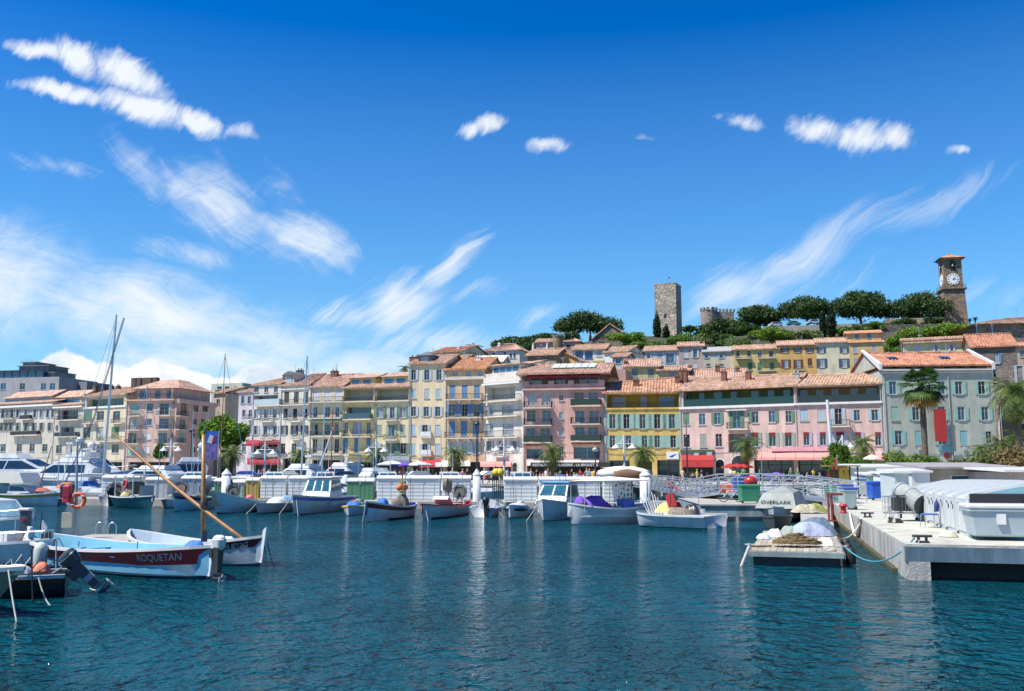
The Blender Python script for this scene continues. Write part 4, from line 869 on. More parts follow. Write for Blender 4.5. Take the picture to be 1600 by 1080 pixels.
def foliage(name, lobes, n, size, m, parent, seed=0, shell=.55, flat=.0):
    """many small leaf tufts spread through the lobes (centre, radii)"""
    r = np.random.default_rng(seed); vol = np.array([l[1][0]*l[1][1]*l[1][2] for l in lobes])**.67; idx = r.choice(len(lobes), n, p=vol/vol.sum())
    c = np.array([l[0] for l in lobes])[idx]; rad = np.array([l[1] for l in lobes])[idx]
    d = r.normal(size=(n, 3)); d /= np.linalg.norm(d, axis=1)[:, None]; rr = (shell+(1-shell)*r.random(n)**.7)[:, None]*(1+.14*r.normal(size=(n, 1)))
    p = c+d*rad*rr
    a = r.normal(size=(n, 3))+d*.8; a[:, 2] += .3; a /= np.linalg.norm(a, axis=1)[:, None]; b = np.cross(a, r.normal(size=(n, 3))); b /= np.linalg.norm(b, axis=1)[:, None]; cc = np.cross(a, b)
    s = size*(.55+.9*r.random((n, 1)))
    v = np.stack([p-b*s, p-cc*s*.45, p+b*s, p+cc*s*.45], 1).reshape(-1, 3)
    me = bpy.data.meshes.new(name); me.vertices.add(4*n); me.vertices.foreach_set('co', v.ravel()); me.loops.add(4*n); me.loops.foreach_set('vertex_index', np.arange(4*n)); me.polygons.add(n)
    me.polygons.foreach_set('loop_start', np.arange(0, 4*n, 4)); me.update(); me.validate(); me.materials.append(m)
    o = bpy.data.objects.new(name, me); C.objects.link(o); o.parent = parent; return o
def trunk(parent, h, r, limbs, lean=(0, 0), m=BARK, r0=None):
    q = MB(); top = Vector((lean[0], lean[1], h)); q.tube([(0, 0, -.6), (lean[0]*.2+.05*h*.3, lean[1]*.3, h*.35), (lean[0]*.6, lean[1]*.6, h*.7), top], [r*1.25, r, r*.85, r*.7], 7)
    for e in limbs:
        e = Vector(e); a = top*.55+Vector((0, 0, .25*h))*0; mid = top.lerp(e, .5)+Vector((0, 0, -abs(e.z-h)*.15)); q.tube([top*.93, mid, e], [r*.55, r*.38, r*.12], 5)
    return q.build('trunk', m, parent)
def place(px, py, Y):
    return D(px, py, Y)
def pine(px, ytop, ybase, wpx, Y, label, seed, n=9000, group='umbrella pines along the hilltop', thick=.62):
    p = place(px, ybase, Y); top = place(px, ytop, Y); h = top.z-p.z; R = wpx/F*Y/2; rnd = random.Random(seed)
    root = empty('umbrella_pine', (p.x, p.y, p.z), 0, label, 'pine tree', group); lobes = []; limbs = []
    for k in range(20):
        a = rnd.uniform(0, 2*PI); q = math.sqrt((k+.5)/20)*.86; x, y = R*q*math.cos(a+k*2.4), R*q*.8*math.sin(a+k*2.4)
        z = h*(1-thick)+h*thick*.78*max(0, 1-q*q*1.15)**.6-rnd.uniform(0, .08)*h
        s = R*rnd.uniform(.20, .34); lobes.append(((x, y, z), (s*1.2, s*1.1, s*.5+h*.06)))
        if k % 2: limbs.append((x*.9, y*.9, z-.2))
    for k in range(4): a = rnd.uniform(0, 6.3); lobes.append(((R*.6*math.cos(a), R*.5*math.sin(a), h*(.38+.15*rnd.random())), (R*.3, R*.3, h*.12)))
    lobes.append(((0, 0, h*(1-thick)+h*thick*.35), (R*.7, R*.6, h*thick*.45)))
    foliage('crown', lobes, n, .42, L_PINE, root, seed, .5); trunk(root, h*.5, max(.35, R*.045), limbs, (rnd.uniform(-1, 1)*R*.1, 0))
    return root
def bush(px, ytop, ybase, wpx, Y, label, seed, m, n=2500, size=.3, name='round_tree', cat='tree', group=None, sq=1.0, th=None, lob=12):
    p = place(px, ybase, Y); top = place(px, ytop, Y); h = max(top.z-p.z, .5); R = wpx/F*Y/2; rnd = random.Random(seed)
    root = empty(name, (p.x, p.y, p.z), 0, label, cat, group); lobes = []; limbs = []; t = .3*h if th is None else th
    for k in range(lob):
        a = k*2.4; q = math.sqrt((k+.5)/lob)*.75; x, y = R*q*math.cos(a), R*.8*q*math.sin(a); z = t+(h-t)*(.25+.6*rnd.random()*(1-q*.5)); s = rnd.uniform(.28, .42)
        lobes.append(((x, y, min(z, h-(h-t)*s*.5)), (R*s, R*s*.9, (h-t)*s*.62))); limbs.append((x*.8, y*.8, z*.9))
    foliage('crown', lobes, n, size, m, root, seed, .45); trunk(root, max(t, .5), max(.08, min(.35, R*.08)), limbs[:6]); return root
def cypress(px, ytop, ybase, wpx, Y, label, seed):
    p = place(px, ybase, Y); top = place(px, ytop, Y); h = top.z-p.z; R = wpx/F*Y/2; root = empty('cypress_tree', (p.x, p.y, p.z), 0, label, 'cypress', 'dark cypresses on the hill'); lobes = []
    for k in range(9): t = k/8; s = math.sin(PI*(t*.82+.14))**.8; lobes.append(((random.uniform(-.1, .1)*R, 0, h*(.08+.86*t)), (R*s*.85, R*s*.85, h*.1)))
    foliage('crown', lobes, 2200, .3, L_DARK, root, seed, .6); trunk(root, h*.3, .2, []); return root
def palm_mesh_fronds(h, L_, n, seed, fan=False, droop=.9, up=.9, wmul=1.0, nl=11):
    rnd = random.Random(seed); q = MB(); qd = MB()
    for k in range(n):
        az = k*2.399+rnd.uniform(-.2, .2); el = up-(k/n)**.9*(up+droop*.9)+rnd.uniform(-.25, .25); ll = L_*rnd.uniform(.82, 1.08); dry = (k > n*.86)
        pts = []; p = Vector((0, 0, h)); e = el; m = 7
        for i in range(m+1):
            pts.append(p.copy()); p = p+Vector((math.cos(az)*math.cos(e), math.sin(az)*math.cos(e), math.sin(e)))*(ll/m); e -= droop/m*(1.3 if not fan else .45)
        tgt = qd if dry else q; side = Vector((-math.sin(az), math.cos(az), 0))
        if fan:
            stalk = pts[3]; tgt.tube([pts[0], pts[1], stalk], .035, 4); dirv = (pts[4]-pts[3]).normalized(); upv = side.cross(dirv)
            R = ll*.5
            for j in range(15):
                t = -1.35+2.7*j/14; d = dirv*math.cos(t)+side*math.sin(t); dr = Vector((0, 0, -.28*R*(1+.3*rnd.random()))); w_ = d.cross(upv).normalized()*R*.055
                a = stalk+d*R*.12; b = stalk+d*R*.62-dr*-.15; c = stalk+d*R*(.92+.12*rnd.random())+dr
                tgt.add([a-w_*.5, a+w_*.5, b+w_*1.2, b-w_*1.2, c], [(0, 1, 2, 3), (3, 2, 4)])
        else:
            tgt.tube([pts[i] for i in range(0, m+1)], [.04*(1-i/(m+2)) for i in range(m+1)], 3)
            for i in range(nl*2):
                t = .1+.9*(i//2)/(nl-.99); s = -1 if i % 2 else 1; f = t*m; a = pts[min(int(f), m-1)].lerp(pts[min(int(f)+1, m)], f-int(f)); d = (pts[min(int(f)+1, m)]-pts[min(int(f), m-1)]).normalized()
                lw = ll*.26*math.sin(PI*min(1, .15+t*.8))*wmul; tip = a+side*s*lw*.8+d*lw*.75+Vector((0, 0, -lw*.35+rnd.uniform(-.1, .1)*lw))
                w_ = d*ll*.026; tgt.add([a-w_, a+w_, tip+w_*.3, tip-w_*.3], [(0, 1, 2, 3)])
    return q, qd
def palm(px, ycrown, ybase, Y, Lf, label, seed, fan=False, n=40, r=.24, name='palm_tree', group='palms along the quay', lean=0, z0=None, up=.9, droop=.9, m=None):
    base = place(px, ybase, Y) if z0 is None else Vector((D(px, ybase, Y).x, Y, z0)); h = place(px, ycrown, Y).z-base.z
    root = empty(name, tuple(base), random.Random(seed).uniform(0, 6), label, 'palm tree', group)
    q, qd = palm_mesh_fronds(h, Lf, n, seed, fan, droop, up); q.build('fronds', m or (L_FAN if fan else L_PALM), root); qd.build('dry_fronds', L_DRY, root)
    t = MB(); k = 14; pts = [(0, 0, -.3+(h+.3)*i/k) for i in range(k+1)]; t.tube(pts, [r*(1.35-.35*min(1, i/4))*(1.06 if i % 2 else .96)*(1.25 if i >= k-1 else 1) for i in range(k+1)], 9); t.build('trunk', PBARK, root); return root
# hilltop pines
pine(922, 488, 534, 106, 315, 'umbrella pine behind the grey stone barn, nearest the square tower on its left', 1)
pine(806, 527, 556, 76, 300, 'low umbrella pine behind the white villa', 2, 6000)
pine(851, 520, 550, 60, 305, 'small umbrella pine between the white villa and the round brown tower', 3, 5000)
pine(1131, 496, 548, 88, 300, 'full dark pine in front of the crenellated castle wall', 4, thick=.7)
pine(1184, 478, 522, 84, 318, 'umbrella pine just right of the crenellated castle wall', 5)
pine(1262, 464, 516, 90, 312, 'umbrella pine above the cars on the hill terrace', 6)
pine(1346, 452, 522, 96, 305, 'tallest umbrella pine in the middle of the hilltop trees', 7, 11000)
pine(1437, 457, 520, 104, 300, 'umbrella pine whose crown touches the clock tower', 8, 10000)
cypress(1027, 488, 536, 15, 298, 'tall dark cypress against the foot of the square tower', 11)
cypress(1041, 507, 536, 13, 297, 'short dark cypress right of the taller one at the square tower', 12)
cypress(1287, 482, 530, 14, 272, 'slim cypress left of the broad cypress below the pines', 13)
cypress(1300, 476, 532, 20, 270, 'broad cypress below the pines in the middle of the hill', 14)
g = 'broadleaf trees on the hill'
bush(982, 516, 552, 74, 262, 'large bright green tree below the square tower to its left', 21, L_LIME, 4200, .32, group=g)
bush(1010, 533, 552, 60, 255, 'light green shrubs spreading under the square tower', 22, L_MID, 2600, .3, group=g); bush(1058, 524, 552, 70, 258, 'green bank of shrubs right of the cypresses', 23, L_MID, 3000, .3, group=g)
bush(1076, 507, 526, 26, 300, 'small round dark tree right of the square tower', 24, L_PINE, 1600, .3, group=g); bush(1206, 510, 542, 76, 262, 'wide yellow green tree above the yellow houses', 25, L_LIME, 3800, .3, group=g)
bush(1262, 514, 540, 56, 262, 'pale green tree left of the broad cypress', 26, L_OLIVE, 2600, .3, group=g); bush(1390, 534, 590, 50, 250, 'ivy green tree in the gap beside the tan house', 27, L_MID, 3000, .3, group=g, th=1)
bush(1440, 501, 545, 74, 225, 'bright green plane tree behind the long cream house on its left', 28, L_LIME, 4200, .28, group=g); bush(1492, 500, 542, 84, 222, 'bright green plane tree below the clock tower', 29, L_LIME, 4600, .28, group=g)
bush(1150, 528, 552, 60, 268, 'dark green tree under the full pine', 30, L_MID, 2200, .3, group=g); bush(1400, 500, 530, 40, 285, 'dark shrub on the old wall under the pines', 31, L_PINE, 1400, .3, group=g)
bush(1340, 505, 532, 60, 288, 'dark shrub under the tallest pine', 32, L_PINE, 2000, .3, group=g); bush(1537, 508, 528, 26, 260, 'shrub beside the brown gabled barn', 33, L_MID, 1200, .3, group=g); bush(893, 516, 545, 40, 290, 'dark scrub left of the grey stone barn', 34, L_PINE, 1500, .3, group=g)
bush(880, 538, 556, 44, 262, 'grey green scrub between the brown tower and the barn', 35, L_PINE, 1500, .3, group=g)
for k, (px, yt, yb, w_, Y, m, l) in enumerate(((1120, 518, 548, 50, 275, L_PINE, 'dark tree in front of the castle pine on its left'), (1172, 505, 530, 46, 285, L_PINE, 'dark tree between the castle pine and the next umbrella pine'), (1228, 520, 546, 44, 268, L_MID, 'mid green tree right of the wide yellow green tree'), (1318, 508, 536, 50, 280, L_MID, 'mid green tree right of the broad cypress'), (1342, 512, 540, 46, 276, L_PINE, 'dark tree above the tan house roof'), (1368, 500, 530, 44, 284, L_MID, 'green tree between the two right pines'), (1412, 496, 524, 50, 288, L_PINE, 'dark low tree under the clock tower pine'), (1458, 492, 520, 40, 286, L_PINE, 'dark low tree touching the clock tower'), (945, 524, 552, 40, 270, L_MID, 'green tree behind the white gabled wall'), (1095, 524, 548, 40, 270, L_OLIVE, 'grey green tree behind the grey roofed house'), (830, 532, 556, 46, 285, L_PINE, 'dark tree between the white villa and the brown tower'), (1402, 522, 560, 40, 252, L_LIME, 'bright ivy green tree above the gap beside the tan house'))):
    bush(px, yt, yb, w_, Y, l, 200+k, m, 2400, .32, group=g)
g = 'palms on the hill'
palm(741, 544, 566, 235, 2.6, 'palm standing alone on the skyline beside the white villa', 41, r=.32, n=44, group=g); palm(1516, 499, 516, 300, 1.2, 'left palm of three small ones right of the clock tower', 42, n=22, group=g, r=.2)
palm(1525, 497, 518, 300, 1.2, 'taller middle palm of three right of the clock tower', 43, n=22, group=g, r=.2); palm(1560, 501, 520, 290, 1.1, 'small palm peeking over the brown barn roof', 44, n=22, group=g, r=.2)
palm(633, 575, 590, 190, 1.9, 'palm top behind the glazed attic beside the tall cream house', 45, n=26, group=g, r=.25)
palm(718, 556, 575, 205, 1.6, 'small palm in front of the pale hill house', 46, n=26, group=g, r=.2)
# ---------------------------------------------------------------- houses on the hill
HG = 'houses on the hillside'
def hz0(px, py, Y): p = D(px, py, Y); return max(QZ, min(hill_z(p.x, Y), p.z)-3)
def HH(label, a, b, Y0, Y1, ytop, ybot, col, **k):
    z0 = max(QZ, D((a+b)/2, ybot, Y0).z-2.5); z0 = min(z0, max(QZ, hill_z(D(a, ybot, Y0).x, Y0)-1)) if z0 > QZ else z0
    return Fac(label, a, b, Y0, Y1, ytop, col if not isinstance(col, tuple) else plaster('h%d%d%d' % tuple(int(c*100) for c in col), col), name=k.pop('name', 'hill_house'), group=HG, ref=560, z0=z0, depth=k.pop('depth', 8), **k)
f = HH('pale blue grey house with blue shutters high on the hill', 1007, 1061, 232, 230, 549, 590, (.56, .56, .56)); f.win([1013.5], 557, 7, 5, 'o', 'pale', 'b'); f.win([1031], 559, 13, 7, 'c', 'sky'); f.win([1047], 560, 15, 12, 'o', 'sky', 'b', sw=.35); f.roof(541, T5, back=5); f.chimney(1060, 537, 3, .8); f.done()
f = HH('mauve beige house with a white shuttered window on the hill', 1061, 1099, 229, 228, 541.5, 590, (.48, .40, .37)); f.win([1072], 553, 13, 7, 'c', 'white'); f.win([1086], 552, 14, 6, 'o', 'white', 'b'); f.win([1073, 1086], 571, 8, 7, 'c', 'white'); f.roof(535, T5, back=5); f.chimney(1096, 533, 3, .8, mat('dark_stack', (.1, .07, .06), .9)); f.done()
f = HH('low beige house with a pale grey roof on the hill', 1099, 1146, 226, 224, 550, 590, (.54, .49, .38)); f.win([1104, 1127], 556, 8, 5, 'o', 'sky', 'b'); f.win([1107, 1128], 570.5, 4, 6, None); f.roof(543, mat('grey_roof', (.42, .42, .4), .8, var=.2), back=5); f.done()
f = HH('yellow hill house with two rows of small balconies', 1146, 1217, 223, 220, 547, 590, (.60, .48, .20)); f.win([1153, 1170], 553, 9, 5, None, g='o'); f.win([1187, 1205], 553, 9, 6, None, g='bo'); f.win([1172, 1187, 1206], 572.5, 12, 6.5, 'c', 'green'); f.balc(1149, 1173, 555, 559.5, .9); f.balc(1184, 1212, 554, 559, .9); f.balc(1184, 1212, 575, 579, .9); f.roof(539.5, T3, back=5); f.done()
f = HH('ochre hill house with dark red shutters', 1217, 1276, 220, 218, 540, 590, (.60, .38, .13)); f.win([1226.5, 1246, 1265], 547, 7.5, 7.5, 'o', 'maroon', 'b', sw=.35); f.win([1228, 1247], 568.5, 13, 7, 'o', 'maroon', 'c'); f.win([1265.5], 566, 12, 7, 'c', 'maroon'); f.balc(1240, 1257, 573, 578, .7); f.roof(532.5, T3, back=5); f.done()
f = HH('cream hill house with navy blue shutters', 1276, 1328, 218, 216, 536, 590, (.62, .58, .42)); f.win([1283, 1319], 547, 9, 7, 'o', 'navy', 'c'); f.win([1284, 1319], 567.5, 14, 8, 'o', 'navy', 'c'); f.roof(528.5, T3, back=5); f.done()
f = HH('tan hill house with an upper storey and small orange roofs', 1328, 1381, 215, 213, 536, 590, (.56, .40, .19)); f.win([1336, 1366], 545, 13, 6, 'c', 'lilac'); f.win([1338], 567.5, 14, 7, 'c', 'lilac'); f.win([1336], 582, 5, 6, None); f.done()
t0 = f.zt; _, t1 = f.pt(1348, 521, -1.5); x0, _ = f.pt(1322, 528, -1.5); x1, _ = f.pt(1377, 528, -1.5)
q = MB(); q.bb(x0, x1, 1.5, 7, t0-.3, t1); q.build('upper_wall', f.wall, f.root)
for a in (1339, 1358): x, z = f.pt(a, 525.5, -1.4); q = MB(); q.bb(x-.55, x+.55, 1.42, 1.49, z-.6, z+.6); o = q.build('window', FRAME, f.root); q = MB(); q.bb(x-.45, x+.45, 1.38, 1.4, z-.5, z+.5); q.build('pane', G2, o)
q = MB(); q.add([(x0-.3, 1, t1), (x1+.3, 1, t1), (x1+.3, 4.5, t1+1.1), (x0-.3, 4.5, t1+1.1), (x1+.3, 8, t1), (x0-.3, 8, t1)], [(0, 1, 2, 3), (3, 2, 4, 5), (0, 3, 5), (1, 4, 2)]); q.build('upper_roof', T2, f.root); q = MB(); q.add([(-.3, -.4, t0), (f.w+.3, -.4, t0), (f.w+.3, 1.5, t0+.6), (-.3, 1.5, t0+.6)], [(0, 1, 2, 3)]); q.build('roof', T2, f.root)
f = HH('butter yellow house with grey shutters and orange roof above the yellow quay house', 976, 1029, 172, 171, 573.5, 600, (.58, .52, .28)); f.win([992, 1017], 583.5, 15, 9, 'c', 'sage', 'd'); f.roof(562, T5, back=5); f.chimney(978, 568, 1.5, .7); f.done()
f = HH('butter yellow lower wing with a lilac sign window', 1029, 1076, 170, 169, 579.5, 600, (.56, .50, .28)); f.win([1052], 585, 8, 14, 'c', 'lilac'); f.roof(573, T5, back=4); f.done()
f = HH('low cream house with long orange roof above the pink houses', 1076, 1165, 168, 166, 591, 610, (.58, .50, .30)); f.win([1089, 1113, 1130, 1152], 598, 7, 7, 'c', 'sky'); f.roof(577.5, T5, back=5); f.chimney(1078, 571, 3, .6, BRICK); f.chimney(1121, 570, 3, .8); f.chimney(1152, 573, 3, .8); f.done()
f = HH('narrow grey blue house squeezed beside the white gable on the hill', 957, 978, 200, 199, 558, 600, (.5, .5, .5)); f.win([966], 564, 9, 8, 'o', 'pale', 'b', sw=.3); f.roof(553, T3, back=4); f.done()
f = HH('pink old house with a pipe beside the butter yellow house', 945, 977, 168, 167, 578, 612, (.52, .32, .27)); f.win([955], 590, 7, 5, None); f.done(); f.drain(960)
f = HH('modern white hill house with blue framed picture windows', 895, 945, 215, 213, 547, 590, (.66, .65, .60)); f.win([905, 920], 554.5, 12, 12, None, g='b', fr=mat('paint_blue', (.04, .1, .4), .4)); f.win([936], 553, 9, 8, 'c', 'pale'); f.band(563, 565.5, .8, plaster('lime', (.55, .55, .22)), 926, 944); f.roof(539, T3, back=5); f.done()
f = HH('white gabled wall house right of the modern house', 945, 982, 212, 209, 551, 590, (.68, .67, .62)); f.roof(543, T3, back=4); f.done()
f = HH('orange gabled house above the salmon block', 868, 917, 186, 184, 566, 600, (.62, .38, .15)); f.win([889], 568.5, 4, 3, None); f.done()
q = MB(); q.add([(-.2, -.3, f.zt-.5), (f.w+.6, -.3, f.zt-1.4), (f.w+.6, 7, f.zt-1.4), (-.2, 7, f.zt+2.6), (-.2, -.3, f.zt+2.6)], [(0, 1, 2, 3)]); 
q = MB(); a, b_, c_ = (-.2, f.zt+2.8), (f.w*.5, f.zt+1.4), (f.w+.5, f.zt-.6)
q.add([(a[0], -.4, a[1]), (c_[0], -.4, c_[1]), (c_[0], 7, c_[1]), (a[0], 7, a[1]), (a[0], -.4, a[1]+.2), (c_[0], -.4, c_[1]+.2), (c_[0], 7, c_[1]+.2), (a[0], 7, a[1]+.2)], [(4, 5, 6, 7), (0, 1, 5, 4), (3, 2, 1, 0)]); q.build('roof', T3, f.root)
q = MB(); q.add([(0, -.002, f.zt), (f.w, -.002, f.zt), (f.w-.1, -.002, f.zt-.45), (0, -.002, f.zt+2.75)], [(0, 1, 3)]); q.build('gable', f.wall, f.root)
f = HH('weathered rubble stone house above the salmon block', 824, 870, 184, 182, 556, 600, stone_mat('rubble', (.20, .14, .11), (.42, .33, .26), 1.3)); f.win([838], 566, 4, 5, None); f.roof(546.5, T3, back=4); f.done()
f = HH('pink hill house with white parasols in front', 838, 866, 250, 249, 535, 570, (.58, .36, .33)); f.win([846, 857], 542, 5, 3.5, None); f.roof(530, T5, back=4); f.done()
f = HH('pink hill house right of the round brown tower', 881, 906, 250, 249, 534, 570, (.55, .36, .30)); f.win([888], 541, 5, 6, None); f.roof(529, T5, back=4, hipl=2, hipr=2); f.done()
f = HH('white villa with small black windows on the hill', 755, 812, 232, 229, 549, 590, (.68, .64, .58)); f.win([760, 772], 553, 4, 4, None, g='o'); f.win([788.5], 553, 6, 4, None, g='o'); f.win([798.5, 804], 556, 8, 3.5, None, g='o'); f.roof(538.5, T5, back=6, hipl=3, hipr=3); f.chimney(780, 536, 4, .6, WHITE); f.done()
f = HH('house with white flat terrace canopy behind the peach house', 744, 784, 205, 204, 566, 590, (.62, .56, .42)); f.roof(557, mat('white_roof', (.75, .75, .73), .6), back=5); f.chimney(764, 560, 2, 1, plaster('lime', (.55, .5, .22))); f.done()
f = HH('pale yellow hill house with red roof left of the lone palm', 675, 722, 222, 218, 552, 590, (.64, .54, .38)); f.win([694, 705], 556, 6, 4, None, g='o'); f.roof(544, T4, back=6); f.chimney(717, 541, 3, .7, WHITE); f.done()
f = HH('small hill house with greenish gable right of the pale yellow house', 722, 739, 226, 225, 556, 590, (.42, .40, .28)); f.roof(549, T1, back=4); f.done()
f = HH('sand coloured house wall behind the peach house roof', 706, 724, 175, 174, 562, 590, (.62, .44, .30)); f.roof(557, T5, back=3); f.done()
f = HH('long cream house with white shutters below the plane trees', 1412, 1520, 162, 158, 532.5, 575, (.58, .57, .36)); f.win([1434], 545, 14, 10, 'c', 'white'); f.win([1463, 1487], 544, 10, 4.5, 'o', 'white', 'b'); f.win([1508], 542, 14, 7, 'c', 'sky'); f.band(532, 534.5, .6, T3); f.roof(528, T3, back=3, over=.5); f.dish(1437, 525, 1); f.done()
f = HH('dark stone house with orange roof and an arcade behind the big cream house', 1520, 1588, 148, 146, 543, 680, stone_mat('old_stone', (.13, .10, .08), (.26, .21, .17), 1.6), depth=12); f.z0 = QZ
f.win([1557], 560, 16, 8, 'r', 'blue', 'c'); f.win([1557], 586, 18, 10, 'o', 'sky', 'd', sw=.5); f.balc(1550, 1588, 592, 596, .8); f.win([1564], 610, 11, 18, None, g='o', bars=0); f.band(600, 603, .3); f.band(617, 620, .3)
f.roof(522, T4, back=7, over=.4); f.done()
f = HH('grey stone house with arches at the right edge behind the palms', 1556, 1680, 143, 140, 600, 680, stone_mat('grey_rubble', (.16, .13, .11), (.33, .28, .23), 1.6), depth=10); f.win([1562, 1573], 630, 12, 7, None, g='o', bars=0); f.win([1592, 1640], 565, 12, 8, 'o', 'pale'); f.arch(1586, 640, 46, G0); f.done()
f = HH('tall dark brown gabled barn at the upper right corner of the hill', 1531, 1640, 205, 203, 519, 560, stone_mat('old_stone', (.13, .10, .08), (.26, .21, .17), 1.6)); f.win([1577, 1594, 1615], 512, 9, 8, None, g='d'); f.zt = f.pt(1590, 505)[1]; f.roof(497, T3, back=7, hipl=9, over=1.0); f.done()
f = HH('flat terracotta house right of the dark stone house', 1586, 1660, 170, 168, 541, 600, (.45, .35, .26)); f.win([1597], 553, 10, 6, None, g='b'); f.roof(535, T1, back=4); f.done()
# grey stone barn and round brown tower
f = HH('grey stone barn with pale tiled gable below the umbrella pine', 928, 984, 268, 266, 530, 560, stone_mat('grey_rubble', (.16, .13, .11), (.33, .28, .23), 1.6)); _, zg = f.pt(953, 508)
q = MB(); xg, _ = f.pt(953, 508); q.add([(0, 0, f.zt-.1), (f.w, 0, f.zt-.1), (xg, 0, zg)], [(0, 1, 2)]); q.build('gable', f.wall, f.root)
q = MB(); q.add([(-.6, -.4, f.zt-.2), (xg, -.4, zg+.2), (xg, 8, zg+.2), (-.6, 8, f.zt-.2), (f.w+.8, -.4, f.zt-.3), (f.w+.8, 8, f.zt-.3), (-.6, -.4, f.zt+.15), (xg, -.4, zg+.55), (f.w+.8, -.4, f.zt+.05)], [(0, 1, 2, 3), (1, 4, 5, 2), (0, 6, 7, 1), (1, 7, 8, 4)]); q.build('roof', T3, f.root); f.win([968], 522, 5, 4, None, g='c'); f.done()
p = D(872, 546, 245); t = D(872, 525, 245); root = empty('round_tower', (p.x, 245, p.z-3), 0, 'short round brown stone tower between the pink hill houses', 'tower')
q = MB(); q.lathe([(1.35, 0), (1.3, t.z-p.z+2.6), (1.42, t.z-p.z+2.7), (1.42, t.z-p.z+3)], n=18); q.build('wall', stone_mat('brown_stone', (.2, .14, .08), (.34, .25, .15), 1.8), root)
q = MB()
for k in range(7): a = k*2*PI/7; q.box((1.25*math.cos(a), 1.25*math.sin(a), t.z-p.z+3.2), (.3, .3, .45), rz=a)
q.build('parapet', stone_mat('brown_stone', (.2, .14, .08), (.34, .25, .15), 1.8), root)
for i, px in enumerate((833, 855)):
    p = D(px, 548, 246); root = empty('garden_parasol', (p.x, 246, p.z-1), 0, ['folded white parasol left of the pink hill house', 'folded white parasol in front of the pink hill house'][i], 'parasol', 'folded parasols on the hill terrace')
    q = MB(); q.cyl((0, 0, 0), (0, 0, 3.2), .05); q.build('pole', WHITE, root); q = MB(); q.lathe([(.1, 1), (.35, 1.3), (.25, 2.2), (.06, 3.1)], n=8); q.build('canopy', WHITE, root)
# ---------------------------------------------------------------- square tower
LS = stone_mat('tower_limestone', (.27, .23, .18), (.58, .52, .43), 1.05, (.16, .14, .12))
pc = D(1045, 530, 330); ztop = D(1045, 447, 330).z; zb = pc.z-8; hh = ztop-zb; S = 9.3/1.28
root = empty('square_tower', (pc.x, 330, zb), math.radians(-24), 'tall square limestone tower with two small openings on the hilltop', 'tower')
q = MB(); n = 10; hw = S/2*1.05
prof = [(hw*1.05, 0), (hw, hh*.4), (hw*.985, hh)]
for j in range(2):
    (r0, z0), (r1, z1) = prof[j], prof[j+1]
    for (ax, ay, bx, by) in ((-1, -1, 1, -1), (1, -1, 1, 1), (1, 1, -1, 1), (-1, 1, -1, -1)): q.quad((ax*r0, ay*r0, z0), (bx*r0, by*r0, z0), (bx*r1, by*r1, z1), (ax*r1, ay*r1, z1))
q.build('wall', LS, root)
q = MB(); r1 = hw*.985
for k in range(9):
    x = -r1+2*r1*k/8*.96+.15
    for (a, b) in ((x, -r1+.25), (x, r1-.25), (-r1+.25, x), (r1-.25, x)): q.box((a, b, hh+.08+.12*random.random()), (.75, .5, .3+.2*random.random()))
q.build('parapet', LS, root)
for (z, s_) in ((hh-hw*3.1, .55), (hh-hw*4.4, .45)): q = MB(); q.bb(-.55, -.55+s_*1.5, -hw-.06, -hw+.5, z, z+s_*2.6); q.build('opening', G0, root)
q = MB(); q.cyl((.2, 0, hh), (.2, 0, hh+3.2), .05); q.build('flagpole', STEEL, root); q = MB(); q.quad((.2, 0, hh+2.6), (1.0, .1, hh+2.5), (1.0, .1, hh+3.0), (.2, 0, hh+3.1)); q.build('flag', REDC, root)
# castle
q0 = D(1096, 505, 335); zt = D(1120, 485.5, 335).z; root = empty('castle_wall', (q0.x, 335, q0.z-8), 0, 'crenellated castle wall right of the square tower', 'castle'); hgt = zt-(q0.z-8); wd = D(1148, 500, 335).x-q0.x
CS = stone_mat('castle_stone', (.20, .17, .15), (.40, .36, .30), 1.3)
q = MB(); q.lathe([(3.0, 0), (2.9, hgt)], (3.0, 1.5, 0), 18); q.bb(3, wd, .5, 4, 0, hgt-.3); q.build('wall', CS, root)
q = MB()
for k in range(10): a = k*2*PI/10; q.box((3+2.7*math.cos(a), 1.5+2.7*math.sin(a), hgt+.55), (.7, .95, 1.1), rz=a)
for k in range(6): q.bb(5.2+k*1.25, 5.9+k*1.25, .5, 1, hgt-.3, hgt+.7)
q.build('merlons', CS, root)
# clock tower
p0 = D(1491, 515, 300); ztp = D(1479, 406, 300).z; zb = p0.z-6; hh = ztp-zb; z1 = D(1485, 453, 300).z-zb
root = empty('clock_tower', (p0.x-.2, 300, zb), math.radians(-9), 'tall brown stone clock tower with a white clock face and balcony on the hill', 'clock tower')
BS = stone_mat('clock_stone', (.20, .14, .10), (.36, .27, .19), 1.5, (.14, .11, .08)); hw = 3.3
q = MB()
def pris(q, r0, r1, za, zb_):
    for (ax, ay, bx, by) in ((-1, -1, 1, -1), (1, -1, 1, 1), (1, 1, -1, 1), (-1, 1, -1, -1)): q.quad((ax*r0, ay*r0, za), (bx*r0, by*r0, za), (bx*r1, by*r1, zb_), (ax*r1, ay*r1, zb_))
pris(q, hw*1.15, hw*.94, 0, z1); pris(q, hw*.86, hw*.82, z1, hh)
q.quad((-hw, -hw, hh), (hw, -hw, hh), (hw, hw, hh), (-hw, hw, hh)); q.build('shaft', BS, root)
q = MB(); q.bb(-hw*1.12, hw*1.12, -hw*1.12, hw*1.12, z1-.25, z1+.1)
for k in range(9):
    a = -hw*1.05+k*hw*2.1/8
    for s in (-1, 1): q.bb(a-.12, a+.12, s*hw*1.0-.15, s*hw*1.0+.15, z1-.7, z1-.25)
q.build('balcony', BS, root)
q = MB()
